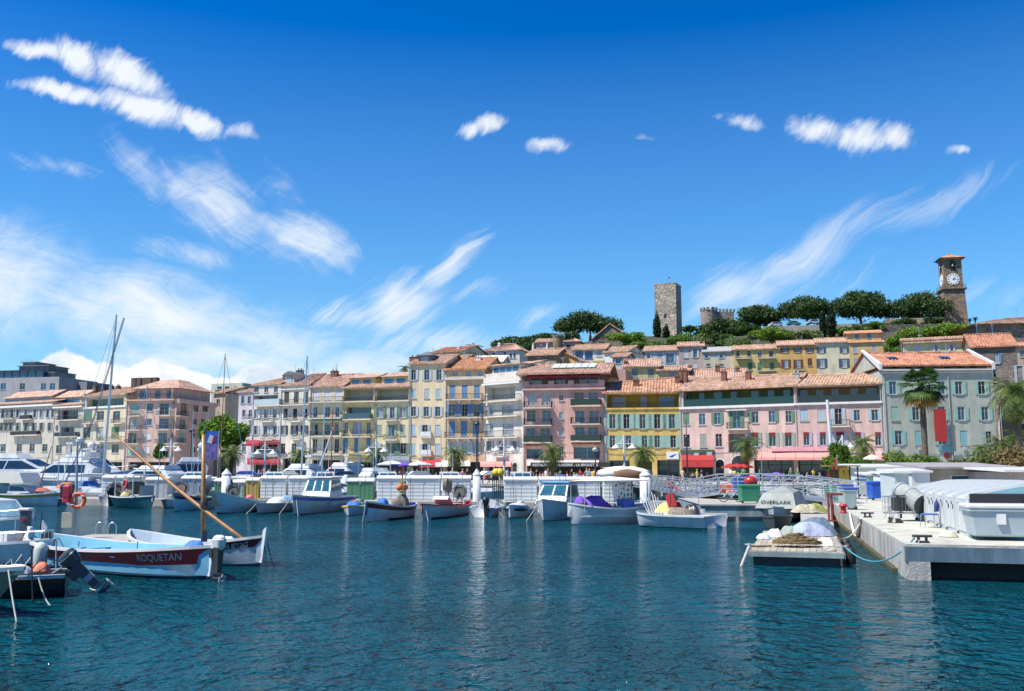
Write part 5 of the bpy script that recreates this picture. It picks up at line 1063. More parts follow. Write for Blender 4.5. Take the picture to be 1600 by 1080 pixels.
for s in (-1, 1):
    for zz in (.5, 1.0): q.cyl((-hw*1.08, s*hw*1.08, z1+zz), (hw*1.08, s*hw*1.08, z1+zz), .05, n=4); q.cyl((s*hw*1.08, -hw*1.08, z1+zz), (s*hw*1.08, hw*1.08, z1+zz), .05, n=4)
q.build('railing', IRON, root)
q = MB(); q.bb(-hw*.95, hw*.95, -hw*.95, hw*.95, hh-.5, hh); e = hw*1.2; q.add([(-e, -e, hh), (e, -e, hh), (e, e, hh), (-e, e, hh), (0, 0, hh+1.7)], [(0, 1, 4), (1, 2, 4), (2, 3, 4), (3, 0, 4), (3, 2, 1, 0)]); q.bb(-.5, .5, -.5, .5, hh+1.1, hh+1.9); q.build('roof', T1, root)
r_ = hw*.85
def onface(k, x, z, o=0):
    if k == 0: return (x, -r_-o, z)
    return (-r_-o, -x, z)
zc = D(1486, 439, 300).z-zb
for k in (0, 1):
    q = MB(); pts = [onface(k, 1.85*math.cos(a*PI/16), zc+1.85*math.sin(a*PI/16), .12) for a in range(32)]; q.poly(pts); q2 = [onface(k, 1.85*math.cos(a*PI/16), zc+1.85*math.sin(a*PI/16), -.1) for a in range(32)]
    for i in range(32): j = (i+1) % 32; q.quad(pts[i], q2[i], q2[j], pts[j])
    cf = q.build('clock_face', mat('clock_white', (.78, .79, .78), .4, var=.04), root); q = MB()
    for i in range(12):
        a = i*PI/6; u = (math.sin(a), math.cos(a)); w_ = .13; pv = (math.cos(a), -math.sin(a))
        q.add([onface(k, u[0]*r+pv[0]*s, zc+u[1]*r+pv[1]*s, .15) for (r, s) in ((1.25, -w_), (1.25, w_), (1.7, w_), (1.7, -w_))], [(0, 1, 2, 3)])
    q.build('numerals', DARK, cf); q = MB()
    for (ang, ln, w_) in ((100, 1.35, .09), (38, .95, .13)):
        a = math.radians(ang); u = (math.sin(a), math.cos(a)); pv = (math.cos(a), -math.sin(a)); q.add([onface(k, u[0]*r+pv[0]*s, zc+u[1]*r+pv[1]*s, .19) for (r, s) in ((-.3, -w_), (-.3, w_), (ln, w_*.5), (ln, -w_*.5))], [(0, 1, 2, 3)])
    q.build('hands', DARK, cf)
    q = MB(); za = D(1483, 425, 300).z-zb; zc2 = za+2.6; q.poly([onface(k, -.75, za, .06), onface(k, .75, za, .06)]+[onface(k, .75*math.cos(t*PI/8), zc2+.75*math.sin(t*PI/8), .06) for t in range(9)]); q.build('belfry_opening', G0, root)
    q = MB(); c = onface(k, 0, za+1.6, .25); q.lathe([(.5, 0), (.4, .25), (.28, .7), (.05, .85)], (c[0], c[1], c[2]-.4), 10); q.build('bell', mat('bronze', (.12, .13, .08), .5, .7), root)
# old walls under the pines, and parked cars on the terrace
def wallseg(label, pa, pb, Y0, Y1, ya, yb, h_px, m, name='stone_wall'):
    a = D(pa, ya, Y0); b = D(pb, yb, Y1); h1 = h_px/F*Y0; root = MB(); u = (b-a); u.z = 0; u.normalize(); n = Vector((u.y, -u.x, 0))*.4
    root.add([a-n-Vector((0, 0, h1+4)), b-n-Vector((0, 0, h1+4)), b-n, a-n, a+n-Vector((0, 0, h1+4)), b+n-Vector((0, 0, h1+4)), b+n, a+n], [(4, 5, 6, 7), (7, 6, 2, 3), (0, 1, 5, 4), (3, 2, 1, 0), (0, 4, 7, 3), (1, 2, 6, 5)])
    return tag(root.build(name, m), label, 'wall', 'old walls on the hill')
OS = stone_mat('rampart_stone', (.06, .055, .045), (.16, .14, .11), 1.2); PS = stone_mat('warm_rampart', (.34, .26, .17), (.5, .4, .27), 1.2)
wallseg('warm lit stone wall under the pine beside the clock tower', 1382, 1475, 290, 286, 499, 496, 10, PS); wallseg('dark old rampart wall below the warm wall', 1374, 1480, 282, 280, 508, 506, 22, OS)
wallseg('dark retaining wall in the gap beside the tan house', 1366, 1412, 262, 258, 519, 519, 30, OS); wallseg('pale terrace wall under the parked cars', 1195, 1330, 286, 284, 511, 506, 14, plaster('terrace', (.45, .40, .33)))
for i, (px, py, col, l) in enumerate(((1212, 506, (.6, .63, .66), 'silver car parked at the left end of the hill terrace'), (1240, 504, (.1, .25, .22), 'dark green car parked in the middle of the hill terrace'), (1272, 502, (.45, .55, .65), 'pale blue car parked at the right end of the hill terrace'))):
    p = D(px, py+5, 290); root = empty('parked_car', tuple(p), .1, l, 'car', 'cars parked on the hill terrace')
    q = MB(); q.add([(x, y, z) for y in (-.85, .85) for (x, z) in ((-2.1, .3), (2.1, .3), (2.15, .75), (1.3, .9), (.7, 1.4), (-1.1, 1.42), (-1.8, .95), (-2.15, .85))], [tuple(range(7, -1, -1)), tuple(range(8, 16))]+[(k, (k+1) % 8, 8+(k+1) % 8, 8+k) for k in range(8)]); q.build('body', paint('car%d' % i, col, .2), root)
    q = MB(); q.add([(x, -.87, z) for (x, z) in ((-1.5, .95), (1.1, .95), (.6, 1.33), (-1.05, 1.34))], [(0, 1, 2, 3)]); q.build('window', G1, root)
    for x in (-1.3, 1.35):
        for y in (-.8, .8): q = MB(); q.cyl((x, y-.1, .3), (x, y+.1, .3), .32, n=12); q.build('wheel', BLACKR, root)
# far buildings on the left
f = Fac('large dark modern building with a glazed top floor behind the left houses', -40, 92, 262, 256, 592, plaster('far_grey', (.34, .35, .36)), name='office_building', cat='building', ref=600, depth=16)
f.win([5, 35, 68, 82], 604, 10, 8, None, g='bdbb'); _, t1 = f.pt(20, 580.5, -1); x1, _ = f.pt(64, 585); q = MB(); q.bb(.5, x1, 1, 14, f.zt, t1); q.build('glazed_floor', G2, f.root)
q = MB()
for k in range(9): x = 1+k*(x1-1)/8; q.bb(x-.12, x+.12, .9, 1.0, f.zt, t1)
q.bb(.3, x1+.3, .5, 14, t1, t1+.25); q.build('window', DARK, f.root)
for (a, b, yt, bk) in ((30, 76, 573, 4), (36, 56, 567, 6), (60, 84, 583, 2.5)): xa, z = f.pt(a, yt, -bk); xb, _ = f.pt(b, yt, -bk); q = MB(); q.bb(xa, xb, bk, bk+8, f.zt, z); q.bb(xa-.4, xb+.4, bk-.4, bk+8, z, z+.2); q.build('roof_storey', plaster('far_dark', (.22, .24, .26)), f.root)
for a in (41, 45, 50): x, z = f.pt(a, 560, -8); q = MB(); q.cyl((x, 8, z-6), (x, 8, z), .07, n=5); q.build('aerial', STEEL, f.root)
f.done()
f = Fac('dark flat roofed building in the gap behind the left houses', 92, 136, 265, 262, 598, plaster('far_dark', (.22, .24, .26)), name='office_building', cat='building', ref=600); f.win([105, 120], 605, 6, 9, None, g='b'); f.done()
f = Fac('pale green flats far behind the plane tree', 330, 378, 290, 286, 600, plaster('far_pale', (.52, .54, .44)), name='apartment_block', cat='apartments', ref=610); f.win([343, 355, 368], 606, 4, 7, None, g='d'); f.win([340, 362], 612, 4, 7, None); f.done()
f = Fac('terracotta roofed house behind the plane tree', 348, 396, 215, 212, 620, plaster('far_terra', (.60, .38, .24)), ref=620); f.win([360, 372], 630, 7, 5, None, g='c'); f.roof(609, T5, back=6); f.done()
f = Fac('beige house with grey gable right of the rose block', 334, 352, 205, 203, 615, plaster('far_beige', (.5, .42, .32)), ref=620); f.win([341], 628, 8, 5, None); f.roof(608, T5, back=5); f.done()

# undergrowth covering the slope
r = np.random.default_rng(3); lob = []
for k in range(260):
    px = r.uniform(760, 1560); Y = r.uniform(225, 300); x = (px-800)/F*Y; lob.append(((x, Y, hill_z(x, Y)+.3), (r.uniform(1.5, 3.5), 2, r.uniform(.6, 1.8))))
tag(foliage('undergrowth', lob, 26000, .4, L_MID, None, 9, .5), kind='stuff')
# ---------------------------------------------------------------- boats
def mixcol(n): return n
WOOD2 = mat('worn_planks', (.42, .36, .26), .8, var=.3, scale=2); BLUEIN = paint('pale_blue_inside', (.17, .43, .58), .5); ROPE = mat('rope', (.55, .52, .44), .9, var=.25, scale=20); ROPEB = mat('rope_blue', (.05, .28, .36), .8)
NAVY = paint('navy', (.015, .03, .07), .3); REDP = paint('red', (.42, .02, .025), .35); BLUEP = paint('blue', (.02, .10, .42), .4); ORNG = paint('orange', (.75, .17, .03), .5); YELL = paint('yellow', (.7, .5, .05), .5); GREENP = paint('green', (.03, .22, .12), .45)
LBL = paint('light_blue_hull', (.35, .56, .62), .35); HW = mat('paint_hull_white', (.60, .64, .66), .3, var=.14, scale=1.4, streak=.22); TEAL = paint('teal_hull', (.02, .12, .15), .4); BORD = paint('bordeaux', (.10, .02, .02), .35); AF = paint('antifoul', (.015, .03, .05), .6); GRY = paint('grey_hull', (.42, .45, .46), .5); TGL = glass('boat', (.03, .12, .17))
PURP = mat('purple_cloth', (.16, .06, .42), .8, var=.2, scale=3); CLOTHB = mat('blue_cloth', (.04, .16, .45), .8, var=.25, scale=3); WCL = mat('white_cloth', (.58, .59, .58), .85, var=.12, scale=3); NET = mat('fishing_net', (.26, .22, .17), .95, var=.5, scale=9, bump=.8, bscale=30)
class Boat:
    def __init__(s, label, bow, stern, B=2.0, name='boat', cat='boat', group=None, fb=.95, fm=.62, fs=.7, tw=.75, hull=HW, stripe=None, bottom=AF, gun=None, floor=.25, inside=None, deck=0, rake=.25, full=.45, pz=None, L_=None, draft=.3, sw=0, pw=2.3):
        b = W(*bow) if len(bow) == 2 else Vector(bow); t = W(*stern) if len(stern) == 2 else Vector(stern); c = (b+t)/2; d = b-t
        s.L = d.length if L_ is None else L_; s.rz = math.atan2(d.y, d.x); s.B = B; s.fb, s.fm, s.fs, s.tw, s.draft, s.rake, s.full, s.pw = fb, fm, fs, tw, draft, rake, full, pw
        s.root = empty(name, (c.x, c.y, 0), s.rz, label, cat, group)
        st = stripe or hull; n = 22; ts = [0, .1, .22, .36, .48, .62, .76, .80, .95, 1.0]
        q = MB(); vs = []; S = [i/n for i in range(n+1)]
        for sd in (1, -1):
            for u in S:
                for t in ts: x, y, z = s.surf(u, t); vs.append((x, y*sd, z))
        m = len(ts); half = (n+1)*m; fs_ = []; mi = []
        for k in range(2):
            for i in range(n):
                for j in range(m-1):
                    a = k*half+i*m+j; f = (a, a+m, a+m+1, a+1); fs_.append(f if k else f[::-1]); z = (vs[a][2]+vs[a+1][2])/2
                    mi.append(1 if z < .03 else (2 if 7-sw <= j < 8 and stripe else 0))
        q.v = vs; q.f = fs_; q.m = mi
        if tw > 0: q.f.append(tuple(range(0, m))+tuple(range(half+m-1, half-1, -1))); q.m.append(0)
        s.hullo = q.build('hull', [hull, bottom, st], s.root, smooth=True)
        q = MB(); gw = .09
        for sd in (1, -1):
            for i in range(n):
                a, b_ = S[i], S[i+1]; P = [s.edge(a), s.edge(b_)]
                v = []
                for (x, w_, z) in P: wi = max(w_-gw, 0); v += [(x, sd*(w_+.03), z-.05), (x, sd*(w_+.03), z+.035), (x, sd*wi, z+.035), (x, sd*wi, z-.06)]
                q.add(v, [(0, 4, 5, 1), (1, 5, 6, 2), (2, 6, 7, 3)])
        q.build('gunwale', gun or hull, s.root)
        q = MB(); ins = inside or hull
        for sd in (1, -1):
            for i in range(n):
                a, b_ = S[i], S[i+1]; v = []
                for (x, w_, z) in (s.edge(a), s.edge(b_)):
                    wi = max(w_-gw, 0); dz = z-.14 if (a+b_)/2 > 1-deck else floor
                    v += [(x, sd*wi, z+.02), (x, sd*max(wi-.12, 0) if dz < z-.2 else sd*wi, dz), (x, 0, dz)]
                q.add(v, [(0, 3, 4, 1), (1, 4, 5, 2)], 0)
        if deck:
            x, w_, z = s.edge(1-deck); q.add([(x, -w_+gw, z-.14), (x, w_-gw, z-.14), (x, w_-gw, floor), (x, -w_+gw, floor)], [(0, 1, 2, 3)])
        if tw > 0: x, w_, z = s.edge(0); q.add([(x+.06, -w_, z), (x+.06, w_, z), (x+.06, w_*.8, floor), (x+.06, -w_*.8, floor)], [(0, 1, 2, 3)])
        q.build('interior', ins, s.root)
    def hb(s, u):
        if s.tw <= 0: return s.B/2*(1-abs(2*u-1)**s.pw)**.85 if 0 < u < 1 else 0.0
        if u < .4: return s.B/2*(s.tw+(1-s.tw)*math.sin(u/.4*PI/2))
        return s.B/2*max(0, 1-((u-.4)/.6)**s.pw)**.9
    def sheer(s, u):
        return s.fm+(s.fb-s.fm)*((u-.4)/.6)**2 if u > .4 else s.fm+(s.fs-s.fm)*((.4-u)/.4)**2
    def edge(s, u):
        x, y, z = s.surf(u, 1.0); return x, y, z
    def surf(s, u, t):
        sh = s.sheer(u); z = -s.draft+(sh+s.draft)*t; x = -s.L/2+s.L*u
        if u > .6: x += s.rake*((u-.6)/.4)**2*(t-.3)
        if s.tw <= 0 and u < .4: x -= s.rake*.6*((.4-u)/.4)**2*(t-.3)
        return (x, s.hb(u)*(t**s.full if t > 0 else 0), z)
    def part(s, name, q, m, smooth=False, parent=None): return q.build(name, m, parent or s.root, smooth)
    def house(s, prof, w0, w1, m=HW, name='cabin', wins=(), zr=None, g=TGL, x=0, fr=True):
        """prof: side outline (x,z) clockwise; width tapers from w0 at the lowest to w1 at the highest point"""
        z0 = min(p[1] for p in prof); z1 = max(p[1] for p in prof)
        wd = lambda z: (w0+(w1-w0)*(z-z0)/(z1-z0))/2
        n = len(prof); q = MB(); q.add([(p[0]+x, sd*wd(p[1]), p[1]) for sd in (-1, 1) for p in prof], [tuple(range(n)), tuple(range(2*n-1, n-1, -1))]+[(k, n+k, n+(k+1) % n, (k+1) % n) for k in range(n)])
        c = s.part(name, q, m)
        for wp in wins:       # side windows, both sides
            for sd in (-1, 1):
                q = MB(); q.poly([(p[0]+x, sd*(wd(p[1])+.012), p[1]) for p in wp]); q.build('window', g, c)
        return c
    def front(s, c, pa, pb, w0, w1, n=2, g=TGL, x=0, off=.015):   # glazing on a sloping face between side points pa (low) and pb (high)
        a = Vector((pa[0]+x, 0, pa[1])); b = Vector((pb[0]+x, 0, pb[1])); nn = Vector((-(b-a).z, 0, (b-a).x)).normalized()*-1
        if nn.x*(1 if pa[0] > pb[0] or True else -1) == 0: pass
        nn = nn if (nn.x > 0) == (pa[0] >= 0 or pa[0] > pb[0]) else nn
        for k in range(n):
            t0, t1 = -1+2*k/n+.06, -1+2*(k+1)/n-.06
            for sg in (1, -1):
                o = nn*off*sg; q = MB(); q.quad(*[(p.x+o.x, t*w/2, p.z+o.z) for (p, t, w) in ((a, t0, w0), (a, t1, w0), (b, t1, w1), (b, t0, w1))]); q.build('window', g, c)
    def outboard(s, x=None, y=0, m=DARK, z=None, tilt=0, sc=1.0, cap=None):
        x = -s.L/2-.12 if x is None else x; z = s.fs if z is None else z
        r = empty('outboard_motor', (x, y, z)); r.parent = s.root; r.rotation_euler = (0, tilt, 0); r.scale = (sc, sc, sc)
        q = MB(); q.rbox((-.12, 0, .33), (.52, .36, .40), .17, seg=5, taper=.78); q.blob((-.13, 0, .5), (.24, .165, .1), 12, 6, 0, 0, 0); q.build('cowling', cap or m, r)
        q = MB(); q.box((-.1, 0, -.2), (.2, .16, .75), taper=1.4); q.box((-.12, 0, -.62), (.4, .1, .05)); q.cyl((-.3, 0, -.78), (.14, 0, -.78), .07, .05); q.bb(-.15, -.02, -.02, .02, -1.0, -.78); q.box((.12, 0, .02), (.16, .26, .3)); q.build('shaft', m, r)
        q = MB()
        for k in range(3): a = k*2.09; q.box((-.36, .09*math.cos(a), -.78+.09*math.sin(a)), (.03, .1, .16), rx=a)
        q.build('propeller', GREY, r); return r
    def rail(s, u0, u1, h=.5, m=STEEL, n=6, both=True):
        q = MB()
        for sd in ((1, -1) if both else (1,)):
            pts = []
            for k in range(n+1): x, w_, z = s.edge(u0+(u1-u0)*k/n); pts.append((x-.03, sd*max(w_-.05, 0), z+h)); q.cyl((x-.03, sd*max(w_-.05, 0), z), pts[-1], .014, n=4)
            q.tube(pts, .018, 4)
        s.part('handrail', q, m)
    def fender(s, u, sd, m=WHITE, l=.5, r=.11):
        x, w_, z = s.edge(u); q = MB(); q.lathe([(.02, l+.03), (r*.6, l), (r, l*.85), (r, l*.15), (r*.6, 0), (.02, -.03)], (x, sd*(w_+r+.03), z-l-.12), 10); q.cyl((x, sd*(w_+r), z-.1), (x, sd*w_, z+.04), .012, n=4); s.part('fender', q, m, True)
    def thwarts(s, us, m=WOOD2):
        for u in us: x, w_, z = s.edge(u); q = MB(); q.bb(x-.12, x+.12, -w_+.06, w_-.06, z-.2, z-.16); s.part('thwart', q, m)
    def pile(s, c, r, m, name='tarpaulin', seed=0, amp=.16): q = MB(); (q.blob(c, r, 14, 9, 0, seed, amp) if amp <= .06 else q.drape(c, r, seed)); return s.part(name, q, m, True)
    def mast(s, x, h, r=.04, m=STEEL, y=0, z=.3, name='mast', dx=0): q = MB(); q.cyl((x, y, z), (x+dx, y, z+h), r, r*.6, 7); return s.part(name, q, m)
    def moor(s, u, sd, dx, dy, m=ROPE): 
        x, w_, z = s.edge(u); q = MB(); a = Vector((x, sd*w_, z)); b = Vector((x+dx, sd*w_+dy, -.05)); q.tube([a, a.lerp(b, .5)-Vector((0, 0, .04)), b], .018, 4); s.part('mooring_rope', q, m)
GB = 'small boats moored along the pontoon'
# --- right to left along the pontoon
b = Boat('square blunt white workboat heaped with nets, a red parasol and yellow bags', (1016, 821), (1104, 824), 3.4, fb=.75, fm=.62, fs=.62, tw=1.0, rake=.1, hull=HW, group=GB, L_=4.3, floor=.45, pw=7, full=.18)
for (x, y, z, r, m, nm) in ((-.9, .2, .8, (.45, .4, .35), DARK, 'bag'), (.1, -.3, .85, (.28, .25, .4), REDP, 'bag'), (.75, -.2, .85, (.6, .4, .35), mat('pale_yellow_bag', (.6, .55, .2), .8), 'bag'), (-.4, .5, .75, (.8, .5, .25), NET, 'net')): b.pile((x, y, z), r, m, nm, int(x*10)+50)
q = MB(); q.add([(-.5, 0, 1.75), (.3, 0, 2.15), (.75, .1, 2.45), (.2, .5, 2.1), (-.7, .4, 1.75), (.25, -.3, 1.95)], [(0, 5, 2, 1), (0, 1, 3, 4), (1, 2, 3)]); b.part('parasol', q, REDC); q = MB(); q.cyl((.1, 0, .6), (.35, 0, 2.2), .025); b.part('parasol_pole', q, STEEL)
q = MB(); q.box((.3, .1, 1.35), (.5, .12, .7), ry=.3); b.part('flag', q, REDC)
q = MB()
for k in range(7): q.cyl((.9+k*.13, -.2+.1*(k % 3), .5), (1.15+k*.17, 0, 1.5+.15*(k % 3)), .03, n=5)
b.part('tent_poles', q, WHITE)
b.fender(.75, -1, WHITE, .55); b.fender(.9, -1, BLUEP, .5)
for k in range(4): b.fender(.12+.1*k, -1, GREY, .3, .06)
b = Boat('white fishing boat under a pale flat canopy with a purple cover and draped net', (900, 819), (1004, 817), 2.6, name='fishing_boat', cat='fishing boat', fb=1.15, fm=.85, fs=1.1, tw=0, hull=HW, group=GB, L_=4.6, floor=.4, inside=WHITE, rake=.3)
q = MB(); q.add([(-1.9, -1.1, 2.3), (2.0, -1.1, 2.25), (2.0, 1.1, 2.3), (-1.9, 1.1, 2.35), (-1.9, -1.1, 2.36), (2.0, -1.1, 2.31), (2.0, 1.1, 2.36), (-1.9, 1.1, 2.41), (0, 0, 2.6)], [(3, 2, 1, 0), (0, 1, 5, 4), (2, 3, 7, 6), (4, 5, 8), (5, 6, 8), (6, 7, 8), (7, 4, 8)]); b.part('canopy', q, CREAMC)
for (x, y) in ((-1.85, -1), (-1.85, 1), (1.9, -1), (1.9, 1), (.1, -1)): q = MB(); q.cyl((x, y, .7), (x, y, 2.3), .03, n=6); b.part('canopy_pole', q, REDP if x < 0 else GREY)
b.pile((.9, 0, 1.1), (.8, .6, .42), PURP, 'cover', 3); b.pile((1.85, .2, 1.25), (.3, .5, .25), PURP, 'cover', 4); b.pile((-.2, -1.2, .78), (.75, .22, .38), mat('teal_net', (.18, .28, .27), .95, var=.4, scale=9, bump=.9, bscale=30), 'net', 5); b.pile((-.85, -1.25, .62), (.2, .16, .42), NAVY, 'fender', 6, .03)
q = MB(); q.rbox((-.9, .2, .95), (.7, .9, .8), .06); b.part('console', q, BLUEP); q = MB()
for k in range(26): a = random.uniform(-1, 1); q.box((-1.2+.55*a, random.uniform(-.9, .3), random.uniform(1.2, 2.2)), (.09, .06, .12), mi=k % 4)
b.part('floats', q, [ORNG, GREENP, WHITE, NET]); b.moor(.45, -1, .1, -.7)
for (u, sd) in ((.03, 1), (.2, -1)): b.fender(u, sd)
b = Boat('white cabin boat with a blue roof and wraparound blue windows', (838, 816), (902, 806), 2.5, name='cabin_boat', cat='boat', fb=1.25, fm=.95, fs=.9, tw=.9, hull=HW, group=GB, L_=5.6, deck=.35, floor=.4, inside=WHITE)
c = b.house([(-1.5, .7), (1.5, .95), (1.0, 1.55), (.35, 2.15), (-1.4, 2.15)], 2.0, 1.6, wins=[[(1.0, 1.3), (.42, 2.02), (.1, 2.02), (.1, 1.3)], [(0, 1.3), (0, 2.02), (-1.25, 2.02), (-1.25, 1.3)]]); b.front(c, (1.12, 1.42), (.48, 2.02), 1.7, 1.5, 2)
q = MB(); q.rbox((-.45, 0, 2.2), (1.95, 1.8, .1), .1); b.part('roof', q, paint('sky_blue_roof', (.12, .38, .62), .35), parent=c); b.mast(-.4, .7, .025, z=2.2, m=BLUEP); q = MB(); q.cyl((-.4, -.3, 2.6), (-.4, .3, 2.6), .05); b.part('lamp_bar', q, BLUEP); b.rail(.55, .97, .35); b.fender(.15, -1, BLUEP, .6, .2); b.fender(.25, -1, WHITE, .6, .2); b.moor(.97, -1, .3, -.8)
b = Boat('white dinghy with a navy cover tied down over its bow', (792, 811), (826, 804), 1.8, name='dinghy', fb=.7, fm=.5, fs=.45, tw=.8, hull=HW, group=GB, L_=4.2, deck=.4); b.pile((.6, 0, .55), (1.5, .85, .25), NAVY, 'cover', 9, .06); b.pile((.2, 0, .62), (1.2, .6, .26), WHITE, 'cover', 10, .05); b.mast(.5, 1.1, .02)
b = Boat('low white motorboat with blue trim and a black outboard turned to the camera', (782, 800), (742, 812), 1.9, name='motorboat', cat='motorboat', fb=.75, fm=.6, fs=.55, tw=.9, hull=HW, stripe=BLUEP, group=GB, L_=4.8, deck=.55)
b.house([(-.3, .5), (1.2, .55), (.6, .95), (-.3, 1.0)], 1.3, 1.0); b.outboard(m=DARK, sc=1.25, y=-.25); b.rail(.6, .97, .3); b.moor(.05, -1, -.2, -.5)
b = Boat('double ended white boat with a bright red deck and net reel ramp', (660, 813), (733, 800), 1.9, name='pointed_boat', cat='fishing boat', fb=.95, fm=.62, fs=.75, tw=0, hull=HW, stripe=None, gun=REDP, group=GB, inside=REDP, floor=.3)
b.pile((0, 0, .65), (1.7, .62, .12), REDC, 'cover', 12, .05); q = MB(); q.add([(-1.6, -.6, .75), (.8, -.6, .75), (1.6, -.5, 1.3), (1.9, -.5, 1.1), (-1.6, .6, .75), (.8, .6, .75), (1.6, .5, 1.3), (1.9, .5, 1.1)], [(0, 1, 5, 4), (1, 2, 6, 5), (2, 3, 7, 6)]); b.part('net_ramp', q, WHITE)
for (x, h_) in ((-.2, 1.9), (.5, 2.0)): q = MB(); q.cyl((x, -.12, h_), (x, .12, h_), .42, n=16); q.cyl((x, 0, .7), (x, 0, h_), .04); b.part('net_reel', q, NET)
b.mast(.1, 1.6, .03, REDP); b.moor(.98, 1, .3, .3)
b = Boat('white double ended boat with a dark bordeaux band and a lantern pole of orange floats', (573, 815), (648, 806), 1.9, name='pointed_boat', cat='fishing boat', fb=1.15, fm=.72, fs=.85, tw=0, hull=HW, stripe=BORD, sw=1, group=GB, inside=CLOTHB, floor=.35); b.stripeh = 1
b.pile((1.4, 0, .85), (.55, .45, .4), CLOTHB, 'tarpaulin', 14); b.pile((-.3, 0, .8), (.9, .55, .35), NET, 'net', 15); b.pile((-1.2, .1, .9), (.5, .5, .5), NET, 'net', 16)
q = MB(); q.cyl((-1.5, 0, .5), (-1.5, 0, 2.9), .05)
for z in (1.2, 1.5, 1.8, 2.1): q.cyl((-1.5, 0, z), (-1.5, 0, z+.12), .28, n=8)
b.part('lantern_pole', q, mat('brass', (.5, .36, .1), .4, .5)); q = MB(); q.add([(-1.5, 0, 2.5), (-1.1, .1, 2.75), (-1.2, .1, 3.3), (-1.75, 0, 2.95)], [(0, 1, 2, 3)]); b.part('flag', q, mat('vivid_red_flag', (.7, .03, .02), .7))
for x in (-1.05, -1.95): b.pile((x, 0, 1.85), (.2, .2, .2), ORNG, 'float', 17, .02)
b.moor(1, 1, .4, 0); b.moor(.05, -1, -.1, -.5)
b = Boat('small white skiff with a bright yellow and blue folded sail', (533, 808), (577, 799), 1.8, name='skiff', fb=.6, fm=.5, fs=.55, tw=.7, hull=HW, gun=YELL, group=GB, L_=4.3); b.pile((-.2, 0, .65), (1.2, .5, .18), mat('lime_cloth', (.5, .6, .05), .7), 'cover', 18); b.pile((.6, 0, .7), (.7, .5, .2), CLOTHB, 'cover', 19)
b = Boat('white cabin cruiser with sloping windscreen right of the striped rope boat', (458, 805), (537, 794), 2.6, name='cabin_cruiser', cat='boat', fb=1.3, fm=1.0, fs=.95, tw=.9, hull=HW, stripe=BLUEP, group=GB, deck=.4, floor=.5)
c = b.house([(-1.9, .9), (1.3, 1.0), (.9, 1.45), (.35, 2.3), (-1.8, 2.35)], 2.1, 1.7, wins=[[(.75, 1.45), (.3, 2.2), (-.3, 2.2), (-.3, 1.45)], [(-.4, 1.45), (-.4, 2.2), (-1.7, 2.2), (-1.7, 1.45)]]); b.front(c, (.9, 1.45), (.42, 2.2), 1.8, 1.6, 3); q = MB(); q.rbox((-.75, 0, 2.4), (2.5, 2.0, .1), .15); b.part('roof', q, WHITE, parent=c); b.rail(.5, .97, .4); b.fender(.5, -1); b.moor(.9, -1, .2, -.8); b.moor(.98, 1, .6, .4)
q = MB(); q.cyl((-2.2, -.9, 1.9), (-3.4, .5, 2.3), .03); b.part('boom', q, STEEL); b.pile((-2.6, -.3, 2.1), (.5, .35, .35), mat('royal_blue', (.01, .03, .35), .5), 'fender', 20, .03)
b = Boat('low open white boat half covered by crumpled pale sheets', (402, 803), (466, 796), 1.9, fb=.7, fm=.6, fs=.6, tw=.85, hull=GRY, group=GB, deck=.4); b.pile((.2, 0, .75), (1.3, .7, .25), WCL, 'cover', 21); b.pile((-.9, .2, .85), (.9, .5, .25), mat('light_blue_cloth', (.2, .42, .6), .8), 'cover', 22); b.moor(.9, -1, .1, -.7)
b = Boat('long pale blue double ended boat with a tall stem and a pink float', (337, 803), (424, 797), 2.1, name='pointed_boat', cat='fishing boat', fb=1.55, fm=.82, fs=.85, tw=0, hull=LBL, gun=WHITE, stripe=None, group=GB, inside=mat('timber_deck', (.45, .33, .2), .7), floor=.5, rake=.7); b.pile((.6, 0, .85), (.7, .5, .2), WCL, 'net', 23); b.pile((-.4, .1, .95), (.3, .3, .25), mat('pink_float', (.65, .15, .15), .5), 'float', 24, .03); b.mast(-.9, 1.4, .03); b.moor(.6, -1, -.3, -.9)
b = Boat('pale blue hull with a navy rail behind the crossing yard', (272, 799), (338, 793), 2.0, name='pointed_boat', cat='fishing boat', fb=1.2, fm=.85, fs=.85, tw=0, hull=LBL, stripe=NAVY, gun=NAVY, group=GB, floor=.4); b.pile((0, 0, .9), (1, .5, .25), NET, 'net', 25)
b = Boat('tiny white tender tucked between the teal hull and the navy railed boat', (252, 795), (278, 790), 1.4, name='tender', fb=.65, fm=.55, fs=.5, tw=.7, hull=HW, gun=LBL, group=GB, L_=2.8)
b = Boat('dark teal fishing boat with a net drum and a red lifebuoy on its wheelhouse frame', (245, 796), (182, 792), 2.4, name='fishing_boat', cat='fishing boat', fb=1.0, fm=.85, fs=.9, tw=.85, hull=TEAL, bottom=BORD, group=GB, L_=5.2, floor=.5, inside=GREY, gun=WHITE)
q = MB()
for (x, y) in ((-1.6, -1), (-1.6, 1), (1.5, -1), (1.5, 1)): q.cyl((x, y, .8), (x, y, 2.5), .04, n=6)
q.bb(-1.9, 1.9, -1.15, 1.15, 2.5, 2.6); b.part('shelter', q, WHITE); q = MB(); q.cyl((-.2, -.5, 1.55), (-.2, .5, 1.55), .5, n=18); b.part('net_drum', q, NET); q = MB(); q.torus((.6, -1.18, 1.85), .3, .09); b.part('lifebuoy', q, REDP)
b.pile((-1.2, -.3, 1.0), (.5, .4, .25), mat('yellow_net', (.5, .42, .2), .9, var=.4, scale=8), 'net', 26); q = MB(); q.rbox((1.0, .3, 1.2), (.7, .9, 1.1), .05); b.part('console', q, GREY)
